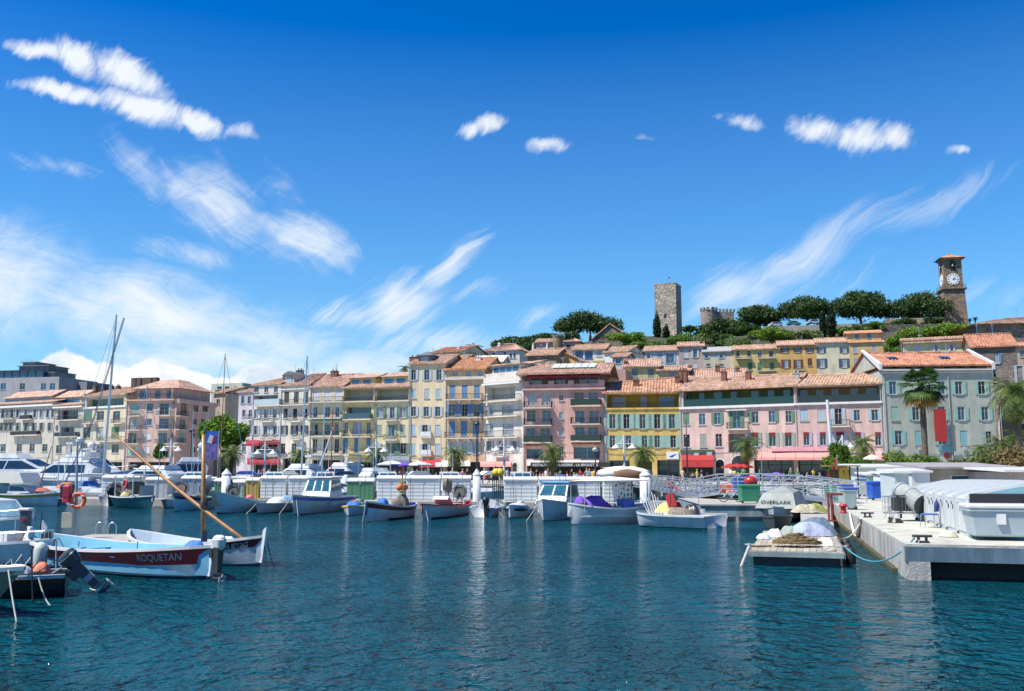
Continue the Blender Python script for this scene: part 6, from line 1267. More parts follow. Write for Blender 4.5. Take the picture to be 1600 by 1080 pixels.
b = Boat('white open boat with an ochre stripe and cream canopy at the left', (92, 790), (2, 789), 2.3, name='fishing_boat', cat='fishing boat', fb=1.05, fm=.9, fs=.95, tw=.85, hull=HW, stripe=mat('ochre_stripe', (.55, .3, .03), .5), group=GB, L_=5.4, floor=.5, gun=WHITE, deck=.45)
c = b.house([(-1.6, 1.0), (.6, 1.05), (-.1, 1.6), (-1.5, 1.7)], 1.7, 1.5, wins=[[(.2, 1.2), (-.15, 1.52), (-1.4, 1.6), (-1.4, 1.2)]], g=G1); q = MB(); q.add([(x, y, z) for y in (-1.1, 1.1) for (x, z) in ((-2.4, 1.85), (.2, 1.85), (-.3, 2.7), (-2.3, 2.7))], [(0, 1, 2, 3), (7, 6, 5, 4), (0, 4, 5, 1), (1, 5, 6, 2), (2, 6, 7, 3)]); b.part('canopy', q, CREAMC); b.pile((1.2, 0, 1.25), (.8, .5, .2), mat('rust_cloth', (.4, .1, .06), .8), 'cover', 27)
b.mast(.7, 3.9, .06, mat('old_wood', (.25, .16, .06), .7), z=1.0, dx=1.1)
b = Boat('motorboat stern carrying two shrouded outboards in orange and navy covers', (70, 782), (118, 794), 2.4, name='motorboat', cat='motorboat', fb=1, fm=.9, fs=.85, tw=.95, hull=HW, group=GB, L_=4.6)
b.outboard(y=-.65, m=DARK, sc=1.5); b.outboard(y=.0, m=DARK, cap=NAVY, sc=1.5); b.pile((-1.8, -.3, 1.5), (.6, .9, .35), mat('orange_cover', (.5, .14, .04), .8), 'cover', 28)
b = Boat('white speedboat stern with a large black covered outboard left of the teal boat', (196, 784), (158, 795), 2.1, name='motorboat', cat='motorboat', fb=1, fm=.8, fs=.75, tw=.95, hull=HW, group=GB, L_=4.6); b.outboard(y=0, m=DARK, sc=1.9, tilt=-.35); b.rail(.5, .95, .4)
# blue tarpaulin boat behind
b = Boat('white sailing dinghy with a boom tent and blue tarpaulin behind the ochre striped boat', W(100, 781).to_tuple(), W(165, 779).to_tuple(), 2.2, name='dinghy', fb=1.3, fm=1.1, fs=1.1, tw=.8, hull=HW, group=GB, deck=.4, floor=.5); b.pile((-.2, 0, 1.4), (1.3, .7, .4), CLOTHB, 'tarpaulin', 29); q = MB(); q.tube([(-2.6, 0, 2.35), (0, 0, 2.4), (2.2, 0, 2.3)], [.16, .2, .1], 8); b.part('boom_cover', q, CREAMC)
# gear lying about in the small boats
rg = random.Random(21)
for o in [o for o in C.objects if o.get('group') == GB and o.type == 'EMPTY']:
    hl = [c for c in o.children if c.name.startswith('hull')][0]; L2 = max(v.co.x for v in hl.data.vertices); Bm = max(v.co.y for v in hl.data.vertices)
    for k in range(2): q = MB(); x, y = rg.uniform(-.8, .3)*L2, rg.uniform(-.5, .5)*Bm; q.cyl((x, y, .4), (x+rg.uniform(-.3, .3), y+rg.uniform(-.2, .2), rg.uniform(1.8, 2.9)), .016, n=4); q.build('fishing_rod', [STEEL, DARK, WHITE][k], o)
    q = MB(); x, y = rg.uniform(-.6, -.2)*L2, rg.uniform(-.4, .4)*Bm; q.lathe([(.1, 0), (.14, .3), (.13, .3), (.1, .05)], (x, y, .62), 10); q.build('bucket', rg.choice([REDP, BLUEP, YELL, WHITE]), o)
    q = MB(); x, y = rg.uniform(-.1, .3)*L2, rg.uniform(-.3, .3)*Bm; q.rbox((x, y, .8), (.45, .32, .28), .03); q.build('crate', rg.choice([GREY, GREENP, ORNG, BLUEP, WHITE]), o)
    q = MB(); x, y = rg.uniform(-.3, .1)*L2, rg.uniform(-.3, .3)*Bm
    for k in range(4): q.torus((x, y, .84+.04*k), .2-.01*k, .025, 'Z', 10, 4)
    q.build('rope_coil', ROPE, o)
# ---------------------------------------------------------------- yachts behind the pontoon (left)
GY = 'motor yachts behind the pontoon'
def yacht(label, px0, px1, Y, hgt, hull=HW, rev=False, seed=0, dome=True, arch=True):
    a = D(px0, 760, Y); c = D(px1, 760, Y+3*(1 if seed % 2 else -1)); a.z = c.z = 0
    if rev: a, c = c, a
    b = Boat(label, a.to_tuple(), c.to_tuple(), 4.2, name='motor_yacht', cat='yacht', fb=hgt*.47, fm=hgt*.36, fs=hgt*.30, tw=.9, hull=hull, group=GY, deck=.45, floor=hgt*.28, rake=1.2, stripe=None, draft=.6); L_ = b.L; h = hgt
    c = b.house([(-L_*.36, h*.32), (L_*.26, h*.40), (L_*.12, h*.56), (L_*.0, h*.70), (-L_*.05, h*.71), (-L_*.34, h*.70), (-L_*.40, h*.60)], 3.4, 2.6, wins=[[(L_*.13, h*.50), (L_*.00, h*.66), (-L_*.10, h*.66), (-L_*.12, h*.50)], [(-L_*.13, h*.50), (-L_*.11, h*.66), (-L_*.31, h*.66), (-L_*.31, h*.50)]], g=G1)
    b.front(c, (L_*.13, h*.55), (L_*.02, h*.69), 2.8, 2.5, 3, G1)
    f_ = b.house([(-L_*.34, h*.71), (-L_*.02, h*.71), (-L_*.06, h*.80), (-L_*.33, h*.80)], 2.7, 2.3, name='flybridge')
    if arch:
        q = MB()
        for sd in (-1, 1): q.add([(-L_*.34, sd*1.3, h*.7), (-L_*.26, sd*1.3, h*.7), (-L_*.30, sd*1.1, h*.97), (-L_*.34, sd*1.1, h*.97)], [(0, 1, 2, 3), (3, 2, 1, 0)])
        q.bb(-L_*.36, -L_*.26, -1.15, 1.15, h*.95, h*.99); b.part('radar_arch', q, WHITE)
    if dome: q = MB(); q.lathe([(.25, 0), (.42, .15), (.42, .4), (.25, .62), (.03, .7)], (-L_*.31, .5, h*.99), 12); b.part('radome', q, WHITE, True); q = MB(); q.box((-L_*.3, -.5, h*1.06), (.2, 1.2, .12)); b.part('radar', q, WHITE)
    b.rail(.55, .98, .6, n=9); q = MB(); q.poly([(L_*.2, 0, 0)]*0 or [(-L_*.1, -2.13, h*.2), (L_*.1, -2.13, h*.22), (L_*.1, -2.13, h*.26), (-L_*.1, -2.13, h*.25)]); b.part('porthole_band', q, G1)
    q = MB(); q.cyl((-L_*.2, .3, h*.8), (-L_*.2, .3, h*1.25), .02, n=4); b.part('antenna', q, WHITE); return b
yacht('largest white motor yacht at the left edge behind the canopy boat', 150, -60, 112, 6.0, seed=1); yacht('white motor yacht with a dark wedge window behind the wooden mast', 20, 175, 104, 5.2, rev=False, seed=2)
yacht('motor yacht with a radome left of the rose block', 205, 95, 116, 6.3, seed=3); yacht('low white motor yacht in front of the rose corner block', 160, 290, 100, 4.2, seed=4, dome=False, arch=False); yacht('white motor yacht with dark arched side windows right of the crossing yard', 215, 335, 108, 5.4, seed=5)
yacht('small white yacht behind the tall mast of the middle', 410, 510, 100, 4.4, seed=6, dome=False); yacht('white cruiser with an arch rail behind the middle masts', 565, 490, 102, 4.6, rev=True, seed=7, dome=False)
yacht('white cruiser hidden behind the white boxes near the lamp post', 640, 560, 98, 3.9, seed=8, dome=False, arch=False)
# ---------------------------------------------------------------- masts of sailing boats behind
def sailboat(label, px, ytop, Y, tx=None, stays=((-3, 0), (3, 0)), col=ALU, r=.09, hullc=HW, boom=True, L_=8, spread=(), heading=0):
    p = D(px, 733, Y); tz = D(px if tx is None else tx, ytop, Y); b = Boat(label, (p.x+L_/2*math.cos(heading), p.y+L_/2*math.sin(heading), 0), (p.x-L_/2*math.cos(heading), p.y-L_/2*math.sin(heading), 0), 2.4, name='sailing_boat', cat='sailing boat', group='sailing boats behind the pontoon', fb=1.1, fm=.9, fs=.9, tw=.6, hull=hullc, deck=.5, floor=.6)
    top = Vector((math.cos(-heading)*(tz.x-p.x), math.sin(-heading)*(tz.x-p.x), tz.z)); q = MB(); q.cyl((0, 0, .6), top, r, r*.7, 8); mm = b.part('mast', q, col)
    for (dx, dy) in stays: q = MB(); q.cyl(top*.985, (dx, dy, 1.0), .02, n=4); q.build('stay', STEEL, mm)
    for fz in spread: q = MB(); q.cyl((top.x*fz, -.9, top.z*fz), (top.x*fz, .9, top.z*fz), .03, n=4); q.build('spreader', col, mm)
    if boom: q = MB(); q.cyl((-.1, 0, 2.0), (-3.2, 0, 2.1), .05); q.cyl((-.2, 0, 2.12), (-3.0, 0, 2.2), .14); q.build('boom', WCL, mm)
    b.house([(-1.2, .8), (1.6, .9), (1.2, 1.25), (-1.2, 1.3)], 1.6, 1.2); return b
b = sailboat('sailing boat with the tallest mast and thick raked forestays at the left', 161, 492, 88, tx=182, stays=((3.9, 0), (1.5, .9)), r=.13, L_=9, heading=PI)
q = MB()
for dy in (-.12, .12): q.tube([(-1.2, dy, D(182, 497, 88).z), (1.1, dy, 7.6), (3.2, dy, 2.2), (3.6, dy, .9)], .035, 4)
b.part('furled_jib', q, NAVY)
sailboat('sailing boat with a thin wooden mast beside the plane tree', 343, 553, 92, tx=352, col=mat('old_wood', (.25, .16, .06), .7), r=.05)
sailboat('sailing boat with a tall white mast in front of the black shuttered house', 470, 557, 90, tx=480, stays=((-1.9, 0), (3.4, .3)), r=.1, heading=PI, spread=(.6,))
sailboat('sailing boat with a short mast and a leaning boom in the middle', 502, 628, 88, tx=508, stays=(), r=.07); 
b = sailboat('small sloop with a red pennant mast left of the yellow arch house', 517, 640, 86, tx=520, stays=(), r=.05, col=REDP, L_=6, boom=False)
p = D(502, 733, 87); q = MB(); q.cyl(D(500, 728, 87), D(521, 668, 87), .06, n=6); tag(q.build('derrick_pole', WHITE), 'leaning white pole rising beside the short mast in the middle', 'pole')
sailboat('bare masted boat right of the arcade sign beside the fifth palm', 1190, 690, 95, tx=1189, stays=(), r=.04, L_=5, boom=False)
sailboat('slim masted boat in front of the salmon block', 747, 650, 90, tx=747, stays=(), r=.05, L_=6, col=DARK, boom=False); sailboat('boat with a dark spar in front of the pink house', 1073, 655, 96, tx=1072, stays=(), r=.05, L_=5, col=DARK, boom=False)

sailboat('white sloop with a slim mast before the beige house', 228, 600, 96, tx=230, stays=((-2.5, 0), (2.5, 0)), r=.05, L_=6)
sailboat('sloop with a thin mast left of the yellow sail skiff', 560, 655, 92, tx=561, stays=((2.2, 0),), r=.04, L_=5, boom=False); sailboat('small boat with a bare white mast behind the lantern pole boat', 668, 690, 92, tx=668, stays=(), r=.04, L_=5, boom=False); sailboat('small boat with a bare mast at the far left', 92, 640, 98, tx=96, stays=((2.2, 0),), r=.05, L_=6)

# more small craft crowding behind the pontoon, only their cabins and covers rise above the boxes
for k, (px, Y, l, m, cb) in enumerate(((425, 90, 'white cabin boat peeping over the boxes below the veranda house', WHITE, 1), (446, 96, 'boat with a cream canopy behind the first white boxes right of the ochre box', CREAMC, 0), (505, 92, 'white cabin boat behind the cabin cruiser', WHITE, 1), (535, 96, 'boat with a navy canopy behind the wide green box', NAVY, 0), (602, 92, 'white cabin boat behind the lamp at the green shutter house', WHITE, 1), (652, 95, 'boat with a grey canopy below the tall cream house', GRY, 0), (700, 90, 'white cabin boat below the peach house', WHITE, 1), (765, 94, 'boat with a cream canopy left of the yellow buoys', CREAMC, 0), (812, 92, 'white cabin boat behind the box right of the yellow buoys', WHITE, 1), (382, 98, 'boat with a blue canopy below the plane tree', BLUEP, 0), (300, 94, 'white cabin boat behind the blue grey box', WHITE, 1))):
    p = D(px, 740, Y); b = Boat(l, (p.x+.8, Y-3, 0), (p.x-.4, Y+3, 0), 2.3, name='cabin_boat', cat='boat', group='small craft behind the pontoon', fb=1.3, fm=1.0, fs=1.0, tw=.85, hull=HW, deck=.4, floor=.5)
    if cb: c = b.house([(-1.6, .9), (1.2, 1.0), (.7, 1.7), (.2, 2.7), (-1.5, 2.75)], 1.9, 1.6, wins=[[(.6, 1.8), (.2, 2.55), (-1.3, 2.6), (-1.3, 1.8)]]); b.front(c, (.65, 1.75), (.25, 2.6), 1.7, 1.5, 2)
    else:
        q = MB(); q.add([(x, y, z) for (y, z) in ((-1.1, 2.45), (-.6, 2.8), (.6, 2.8), (1.1, 2.45)) for x in (-2, 1.2)], [(0, 2, 3, 1), (2, 4, 5, 3), (4, 6, 7, 5), (1, 3, 5, 7), (6, 4, 2, 0), (0, 1, 7, 6)]); b.part('canopy', q, m)
        for x in (-1.9, 1.1):
            for y in (-1, 1): q = MB(); q.cyl((x, y, .9), (x, y, 2.5), .025, n=5); b.part('canopy_pole', q, STEEL)
    q = MB(); q.cyl((-.5, .3, 2.6), (-.3, .3, 4.4+.3*(k % 3)), .02, n=4); b.part('antenna', q, WHITE)

for k, (px, yt, tx, l) in enumerate(((395, 640, 397, 'slim mast yacht left of the twin lamp at the veranda house'), (610, 668, 611, 'low sloop whose mast ends below the green shutter balconies'), (690, 672, 689, 'low sloop between the tall cream and the peach house'), (128, 610, 133, 'sloop with a pale mast left of the tallest mast'), (300, 640, 302, 'sloop with a thin mast right of the rose corner block'))): sailboat(l, px, yt, 94+k, tx=tx, stays=((2.0, 0), (-2.0, 0)) if k % 2 else (), r=.045, L_=5.5, boom=k % 2 == 0)
# ---------------------------------------------------------------- pontoon with storage boxes
def PY(px): return 72+(1050-px)*.012
PZ = .55
def prism(pts, z0, z1, m, name, **k):
    n = len(pts); q = MB(); q.add([(p[0], p[1], z0) for p in pts]+[(p[0], p[1], z1) for p in pts], [tuple(range(n-1, -1, -1)), tuple(range(n, 2*n))]+[(i, (i+1) % n, n+(i+1) % n, n+i) for i in range(n)])
    return tag(q.build(name, m), **k)
xa = (60-800)/F*78; xb = (1100-800)/F*69
prism([(xa, 81.5), (xb, 69.2), (xb, 75.5), (xa, 88)], -.05, PZ, CONC, 'pontoon', label='long pale concrete pontoon carrying the white storage boxes', cat='pontoon')
pf_ = prism([(11.0, 56.8), (15.1, 56.4), (17.5, 69.1), (11.8, 69.1)], .25, .93, mat('pontoon_side', (.25, .33, .34), .6, var=.3, streak=.4), 'pontoon', label='grey green pontoon head with the green bin on it', cat='pontoon')
q = MB(); q.add([(10.92, 56.72, .96), (15.2, 56.3, .96), (17.6, 69.1, .96), (11.75, 69.1, .96), (10.92, 56.72, .88), (15.2, 56.3, .88)], [(0, 1, 2, 3), (0, 4, 5, 1)]); q.build('deck', CONC, pf_)
PANEL = wave_mat('panelled_plastic', (.60, .63, .63), (.55, .58, .59), 1.1, 'Z', .45, .3, .1)
def storage(px0, px1, yt, yb, m, label, lid=WHITE, rz=0, sl=.12):
    Y = PY((px0+px1)/2); a = D(px0, 760, Y); b = D(px1, 760, Y); w_ = b.x-a.x; zt = D(px0, yt, Y).z-PZ
    root = empty('storage_box', ((a.x+b.x)/2, Y+.7, PZ), rz, label, 'storage box', 'storage boxes lined up on the pontoon')
    q = MB(); q.rbox((0, 0, zt/2-.05), (w_*.97, 1.3, zt-.1), .06, taper=.99)
    for k in (-1, 0, 1): q.bb(w_*.31*k-.02, w_*.31*k+.02, -.67, -.64, .1, zt-.2)
    q.build('body', m, root); q = MB(); q.add([(x, y, z) for (y, z) in ((-.72, zt-.14), (-.72, zt-.05), (-.3, zt+sl), (.72, zt+sl+.04), (.72, zt-.1)) for x in (-w_/2, w_/2)], [(0, 2, 3, 1), (2, 4, 5, 3), (4, 6, 7, 5), (6, 8, 9, 7), (0, 8, 6, 4, 2)[::-1], (1, 3, 5, 7, 9)[::-1]]); q.build('lid', lid, root)
    q = MB(); q.bb(-.06, .06, -.7, -.64, zt-.35, zt-.18); q.build('latch', GREY, root); return root
BG_ = paint('blue_grey_box', (.24, .32, .38), .5); DG = paint('deep_green_box', (.08, .22, .12), .5); OC = paint('ochre_box', (.45, .33, .08), .5); TG = paint('teal_grey_box', (.3, .42, .42), .5)
for (a, b_, yt, m, l) in ((158, 192, 745, PANEL, 'white storage box behind the net drum, leftmost on the pontoon'), (196, 222, 744, PANEL, 'narrow white storage box behind the red lifebuoy'), (226, 262, 748, GRY, 'grey storage box right of the teal boat shelter'), (282, 322, 746, BG_, 'blue grey storage box left of the upright wooden mast'),
    (334, 348, 750, DG, 'narrow dark green box right of the upright wooden mast'), (364, 382, 752, TG, 'teal grey box between the first white pile and the ochre box'), (384, 404, 749, OC, 'ochre yellow storage box'), (406, 447, 746, PANEL, 'white storage box right of the ochre box'),
    (450, 484, 746, PANEL, 'white storage box behind the cabin cruiser'), (541, 584, 750, DG, 'wide green box behind the yellow sail skiff'), (588, 632, 746, PANEL, 'white panelled box right of the wide green box'), (634, 688, 746, PANEL, 'white panelled box behind the lantern pole boat'), (690, 736, 746, PANEL, 'white panelled box just left of the second white pile'),
    (787, 840, 748, PANEL, 'white panelled box right of the yellow buoys'), (842, 884, 748, PANEL, 'white panelled box behind the blue windowed cabin boat'), (886, 940, 748, PANEL, 'white panelled box behind the canopy boat on its left'), (942, 990, 748, PANEL, 'rightmost white panelled box behind the canopy boat')): storage(a, b_, yt, 785, m, l)
for (px, yt, yb, r, Y, l) in ((354, 742, 773, .36, 78.5, 'white mooring pile with a conical cap beside the teal grey box'), (745, 743, 787, .3, 74.6, 'white mooring pile with a conical cap in the middle of the pontoon'), (1008, 744, 785, .4, 70.5, 'thick white mooring pile at the right end of the boxes')):
    p = D(px, yt, Y); root = empty('mooring_pile', (p.x, Y, 0), 0, l, 'mooring pile', 'white mooring piles'); q = MB(); q.cyl((0, 0, -1.5), (0, 0, p.z), r, n=18); q.build('pile', WHITE, root, True); q = MB(); q.lathe([(r*1.08, p.z), (r*1.08, p.z+.08), (.03, p.z+.5)], n=18); q.build('cap', WHITE, root)
p = D(945, 747, 71.5); root = empty('covered_cart', (p.x+1.5, 72, PZ), 0, 'cream tarpaulin heap on top of the rightmost boxes', 'tarpaulin'); q = MB(); q.blob((0, .3, 2.15), (2.0, .7, .5), 14, 8, 0, 4, .12); q.build('canvas', CREAMC, root, True); q = MB(); q.blob((.3, -.25, 2.0), (1.2, .35, .4), 12, 7, 0, 5, .2); q.build('bag', mat('brown_cloth', (.18, .1, .06), .9), root, True)
def spot(px, py, z): return W(px, py, z)
# buoys, reels, scooters between the boxes
for (px, l) in ((775, 'bundle of yellow buoys and poles left of the white panelled box'), (781, 'second bundle of yellow buoys close to the white panelled box')):
    p = D(px, 785, 72); root = empty('buoy_rack', (p.x, 72, PZ), 0, l, 'buoys', 'yellow buoys on the pontoon'); q = MB()
    for k in range(4): q.cyl((k*.12-.2, .1*k, 0), (k*.16-.3, .1*k, 2.3+.2*(k % 2)), .03, n=5)
    q.build('pole', DARK, root); q = MB(); q.blob((0, 0, 2.2), (.32, .3, .3), 10, 7, 0, 3, .1); q.build('buoy', YELL, root, True)
for (px, y0, l) in ((192, 763, 'dark net reel behind the teal boat'), (293, 762, 'net reel with pale rope above the navy railed boat'), (330, 763, 'brown net reel beside the wooden mast'), (372, 766, 'rusty net reel in front of the teal grey box'), (720, 768, 'net reel leaning at the white panelled box left of the pile')):
    p = D(px, y0, 71.2+(1050-px)*.012); root = empty('net_reel', (p.x, p.y-1.4, PZ), random.uniform(-.4, .4), l, 'net reel', 'net reels on the pontoon'); z = p.z-PZ; q = MB(); q.cyl((0, -.2, z), (0, .2, z), .42, n=18); q.build('net', NET, root); q = MB()
    for s in (-1, 1): q.torus((0, s*.24, z), .5, .03); q.cyl((-.25, s*.24, 0), (0, s*.24, z), .03, n=5); q.cyl((.25, s*.24, 0), (0, s*.24, z), .03, n=5)
    q.build('frame', IRON, root)
# green bin, red bag, lifejackets on the pontoon head
def bin_(px0, px1, yt, yb, z, m, label, lid=None, wheels=True, rz=0, taper=.88, d=.8, name='wheeled_bin', group='waste and fish bins on the quays'):
    p = W((px0+px1)/2, yb, z); Y = p.y; w_ = (px1-px0)/F*Y; zt = D(px0, yt, Y).z-z; root = empty(name, tuple(p+Vector((0, d*w_/2, 0))), rz, label, 'bin', group)
    q = MB(); q.rbox((0, 0, zt/2+.06), (w_*.94, w_*d, zt-.12), .08, taper=taper); q.rbox((0, 0, zt-.08), (w_, w_*(d+.05), .09), .08); q.build('body', m, root)
    if lid: q = MB(); q.rbox((0, 0, zt+.02), (w_*1.02, w_*(d+.08), .11), .1); q.cyl((-w_*.42, w_*d*.5, zt), (w_*.42, w_*d*.5, zt), .05, n=6); q.build('lid', lid, root)
    if wheels:
        for sx in (-1, 1): q = MB(); q.cyl((sx*w_*.36-.05, -w_*d*.32, .09), (sx*w_*.36+.05, -w_*d*.32, .09), .1, n=10); q.build('wheel', BLACKR, root)
    return root, w_, zt
bin_(1157, 1190, 757, 787, .96, GREENP, 'large green bin on the pontoon head', None)
p = W(1180, 786, .96); root = empty('bag', (p.x-.1, p.y+.5, 2.0), 0, 'round red bag sitting on the green bin', 'bag'); q = MB(); q.blob((0, 0, .25), (.42, .35, .32), 12, 8, 0, 6, .05); q.build('bag', REDP, root, True)
p = W(1165, 780, .96); root = empty('crate', (p.x, p.y+.3, .96), 0, 'blue crate standing behind the green bin', 'crate'); q = MB(); q.rbox((0, 0, .8), (1.6, .8, 1.5), .05); q.build('crate', BLUEP, root)
for k, px in enumerate((1131, 1139, 1147)):
    p = W(px, 780, .96); root = empty('lifejacket', tuple(p+Vector((0, .3, .35))), 0, ['left', 'middle', 'right'][k]+' one of three orange lifejackets left of the green bin', 'lifejacket', 'orange lifejackets on the pontoon head'); q = MB(); q.rbox((0, 0, .35), (.34, .16, .62), .08, taper=.8); q.rbox((0, -.1, .2), (.2, .05, .1), .02); q.build('vest', mat('orange_fabric', (.8, .16, .03), .7), root)
p = W(1143, 785, .96); root = empty('cargo_bicycle', tuple(p), .1, 'small bicycle lying against the orange lifejackets', 'bicycle')
for xx in (-.5, .5): q = MB(); q.torus((xx, 0, .33), .3, .025); q.build('wheel', DARK, root)
q = MB(); q.tube([(-.5, 0, .33), (-.2, 0, .7), (.4, 0, .72), (.5, 0, .33)], .03, 5); q.tube([(-.2, 0, .7), (0, 0, .3), (.4, 0, .72)], .03, 5); q.build('frame', WHITE, root)
# ---------------------------------------------------------------- footbridge with aluminium rails
def bridge(pts, label, h=1.15, wid=1.5, rails=5):
    root = empty('footbridge', pts[0], 0, label, 'footbridge', 'aluminium footbridges between pontoon and quay'); o = Vector(pts[0]); P = [Vector(p)-o for p in pts]
    q = MB()
    for a, b in zip(P, P[1:]):
        d = (b-a).normalized(); n = Vector((-d.y, d.x, 0)).normalized()*wid
        q.add([a, b, b+n, a+n, a-Vector((0, 0, .18)), b-Vector((0, 0, .18)), b+n-Vector((0, 0, .18)), a+n-Vector((0, 0, .18))], [(0, 1, 2, 3), (0, 4, 5, 1), (7, 6, 5, 4), (2, 6, 7, 3), (1, 5, 6, 2), (3, 7, 4, 0)])
    q.build('deck', ALU, root)
    for s in (0, 1):
        q = MB()
        for a, b in zip(P, P[1:]):
            d = (b-a); n = Vector((-d.y, d.x, 0)).normalized()*wid*s; L_ = d.length; m = max(1, round(L_/2.0))
            for k in range(m+1): t = a+d*k/m+n; q.cyl(t, t+Vector((0, 0, h)), .04, n=5)
            for r in range(rails): z = Vector((0, 0, h*(r+1)/rails)); q.cyl(a+n+z, b+n+z, .03 if r < rails-1 else .045, n=5)
            for k in range(m): q.cyl(a+d*k/m+n, a+d*(k+1)/m+n+Vector((0, 0, h)), .03, n=4)
        q.build('railing', ALU, root)
    return root
pA = D(1110, 760, 66); pB = D(1190, 765, 61); pC = D(1240, 765, 60); pD = D(1292, 765, 58)
bridge([(pA.x-1, 70, .98), (pA.x+.5, 66, 1.45), (pB.x, 61.5, 1.5)], 'short aluminium footbridge rising behind the lifejackets', 1.2)
bridge([(pB.x+.15, 61.3, 1.42), (pC.x, 60, 1.4), (pD.x+1.2, 57, 1.0)], 'aluminium footbridge with five rails sloping down to the concrete pier', 1.2)
bridge([(12.6, 103.9, 1.32), (12.9, 90, 1.25), (13.2, 69.2, 1.0)], 'long aluminium gangway from the town quay to the pontoon head', 1.1)
# ---------------------------------------------------------------- wooden raft
RA = math.radians(17.0); re1 = Vector((math.cos(RA), -math.sin(RA), 0)); re2 = Vector((math.sin(RA), math.cos(RA), 0)); rc = W(1244, 862, .46)
root = empty('wooden_raft', (rc.x, rc.y, 0), -RA, 'weathered wooden raft with a blue grey edge beam', 'raft')
q = MB(); q.bb(-1.3, 1.3, .02, 9.95, -.3, .28); q.build('float', mat('black_float_and_recess', (.02, .025, .03), .6), root)
for k in range(14): q = MB(); x = -1.3+k*2.6/13; q.bb(x-.094, x+.094, .0, 10.1, .40, .46+random.uniform(0, .012)); q.build('plank', mat('plank%d' % (k % 3), [(.42, .37, .27), (.36, .32, .25), (.46, .41, .32)][k % 3], .85, var=.25, scale=1.5, streak=.25), root)
q = MB(); q.bb(-1.4, 1.4, -.12, -.003, .29, .44); q.bb(-1.44, -1.41, -.1, 10.1, .28, .42); q.bb(1.41, 1.44, -.1, 10.1, .28, .42); q.build('beam', mat('beam_bluegrey', (.24, .30, .30), .7, var=.3, streak=.3), root)
q = MB()
for (x, y) in ((-1.4, .1), (1.35, .2)): q.cyl((x, y, .45), (x, y, .68), .05, n=8); q.cyl((x-.15, y, .63), (x+.15, y, .63), .035, n=6)
q.build('cleat', GREY, root)
q = MB(); q.torus((1.0, .35, .5), .16, .03, 'Z'); q.build('ring', GREY, root)
def on(rt, x, y, z=.48): p = rc+re1*x+re2*y; return (p.x, p.y, z)
rnd = random.Random(4); q = MB()
for k in range(34):
    a = rnd.uniform(0, 6.3); r0 = rnd.uniform(.1, .75); pts = []
    for i in range(9): t = a+i*.7; pts.append((r0*math.cos(t)*1.15, r0*.75*math.sin(t), .04+.42*max(0, 1-r0/.85)*rnd.uniform(.5, 1)+.02*i % .07))
    q.tube(pts, rnd.uniform(.025, .045), 5)
q.tube([(-.9, -.2, .03), (-1.3, -.35, .03), (-1.7, -.3, .03)], .03, 5)
tag(q.build('rope_heap', mat('weedy_rope', (.17, .12, .05), .95, var=.6, scale=9, bump=.5), loc=on(0, .0, 1.9)), 'heap of brown weedy rope on the wooden raft', 'rope')
for (x, y, r, m, l, nm) in ((.55, 8.6, (1.0, .9, .42), mat('slate_tarp', (.12, .18, .23), .7, var=.3, scale=1.5, bump=.8, bscale=3), 'slate blue tarpaulin mound at the back of the raft', 'tarpaulin'), (.45, 7.4, (.85, .6, .34), mat('lavender_sheet', (.33, .38, .5), .85, var=.15, scale=2, bump=.8, bscale=4), 'lavender white sheet draped before the slate tarpaulin', 'sheet'), (-.35, 7.2, (.4, .35, .24), mat('sage_sack', (.3, .36, .3), .85, bump=.5), 'sage green sack left of the lavender sheet', 'sack'), (-.85, 6.2, (.36, .3, .2), WCL, 'white plastic bag at the left side of the raft', 'bag'), (-1.2, 5.3, (.26, .3, .12), mat('pale_blue_bag', (.5, .58, .68), .7), 'pale blue bag nearest the left edge of the raft', 'bag'), (.9, 3.6, (.35, .18, .12), CREAMC, 'rolled cream cloth on the right of the raft', 'cloth'), (1.0, 2.6, (.22, .22, .06), WHITE, 'small white lid lying near the right edge of the raft', 'lid'), (.1, 3.5, (.5, .16, .1), mat('olive_rag', (.28, .24, .08), .9), 'olive rag between the rope heap and the sheet', 'rag')):
    q = MB(); q.drape((0, 0, r[2]*.45), r, int(x*10+y*7)+3, fold=.13); tag(q.build(nm, m, None, True, on(0, x, y)), l, nm)
# grey tarp covered boat with lettering, and yellow and cream nets behind the raft
b = Boat('grey tarpaulin covered boat with lettering behind the wooden raft', (1193, 822), (1250, 808), 2.4, name='covered_boat', fb=.9, fm=.75, fs=.7, tw=.8, hull=GRY, L_=5, group=None); 
q = MB(); q.add([(-2.3, -1.15, .7), (2.15, -1.15, .8), (2.15, 1.15, .8), (-2.3, 1.15, .7), (-1.8, -.7, 1.7), (1.3, -.85, 1.62), (1.3, .85, 1.66), (-1.8, .7, 1.75), (-.3, 0, 2.05)], [(0, 1, 5, 4), (1, 2, 6, 5), (2, 3, 7, 6), (3, 0, 4, 7), (4, 5, 8), (5, 6, 8), (6, 7, 8), (7, 4, 8)]); tarp = b.part('cover', q, mat('grey_tarp', (.27, .30, .28), .7, var=.3, scale=1.2, bump=1, bscale=2.5))
text_mesh('lettering', 'OVERLARK', .34, DARK, b.root, (1.97, -.86, 1.06), rz=PI/2, rx=math.radians(45))
for (px, py, r, m, l) in ((1262, 806, (.8, .5, .26), mat('cream_net', (.5, .46, .33), .95, var=.4, scale=8, bump=.8), 'cream fishing net heap on the pier edge behind the raft'), (1276, 806, (.6, .4, .3), mat('yellow_green_net', (.33, .33, .09), .95, var=.4, scale=8, bump=.8), 'yellow green net heap right of the cream net')):
    q = MB(); q.drape((0, 0, .15), r, px, fold=.2); p = W(px, py-6, .9); tag(q.build('net_heap', m, None, True, (p.x, p.y, .85)), l, 'fishing net')
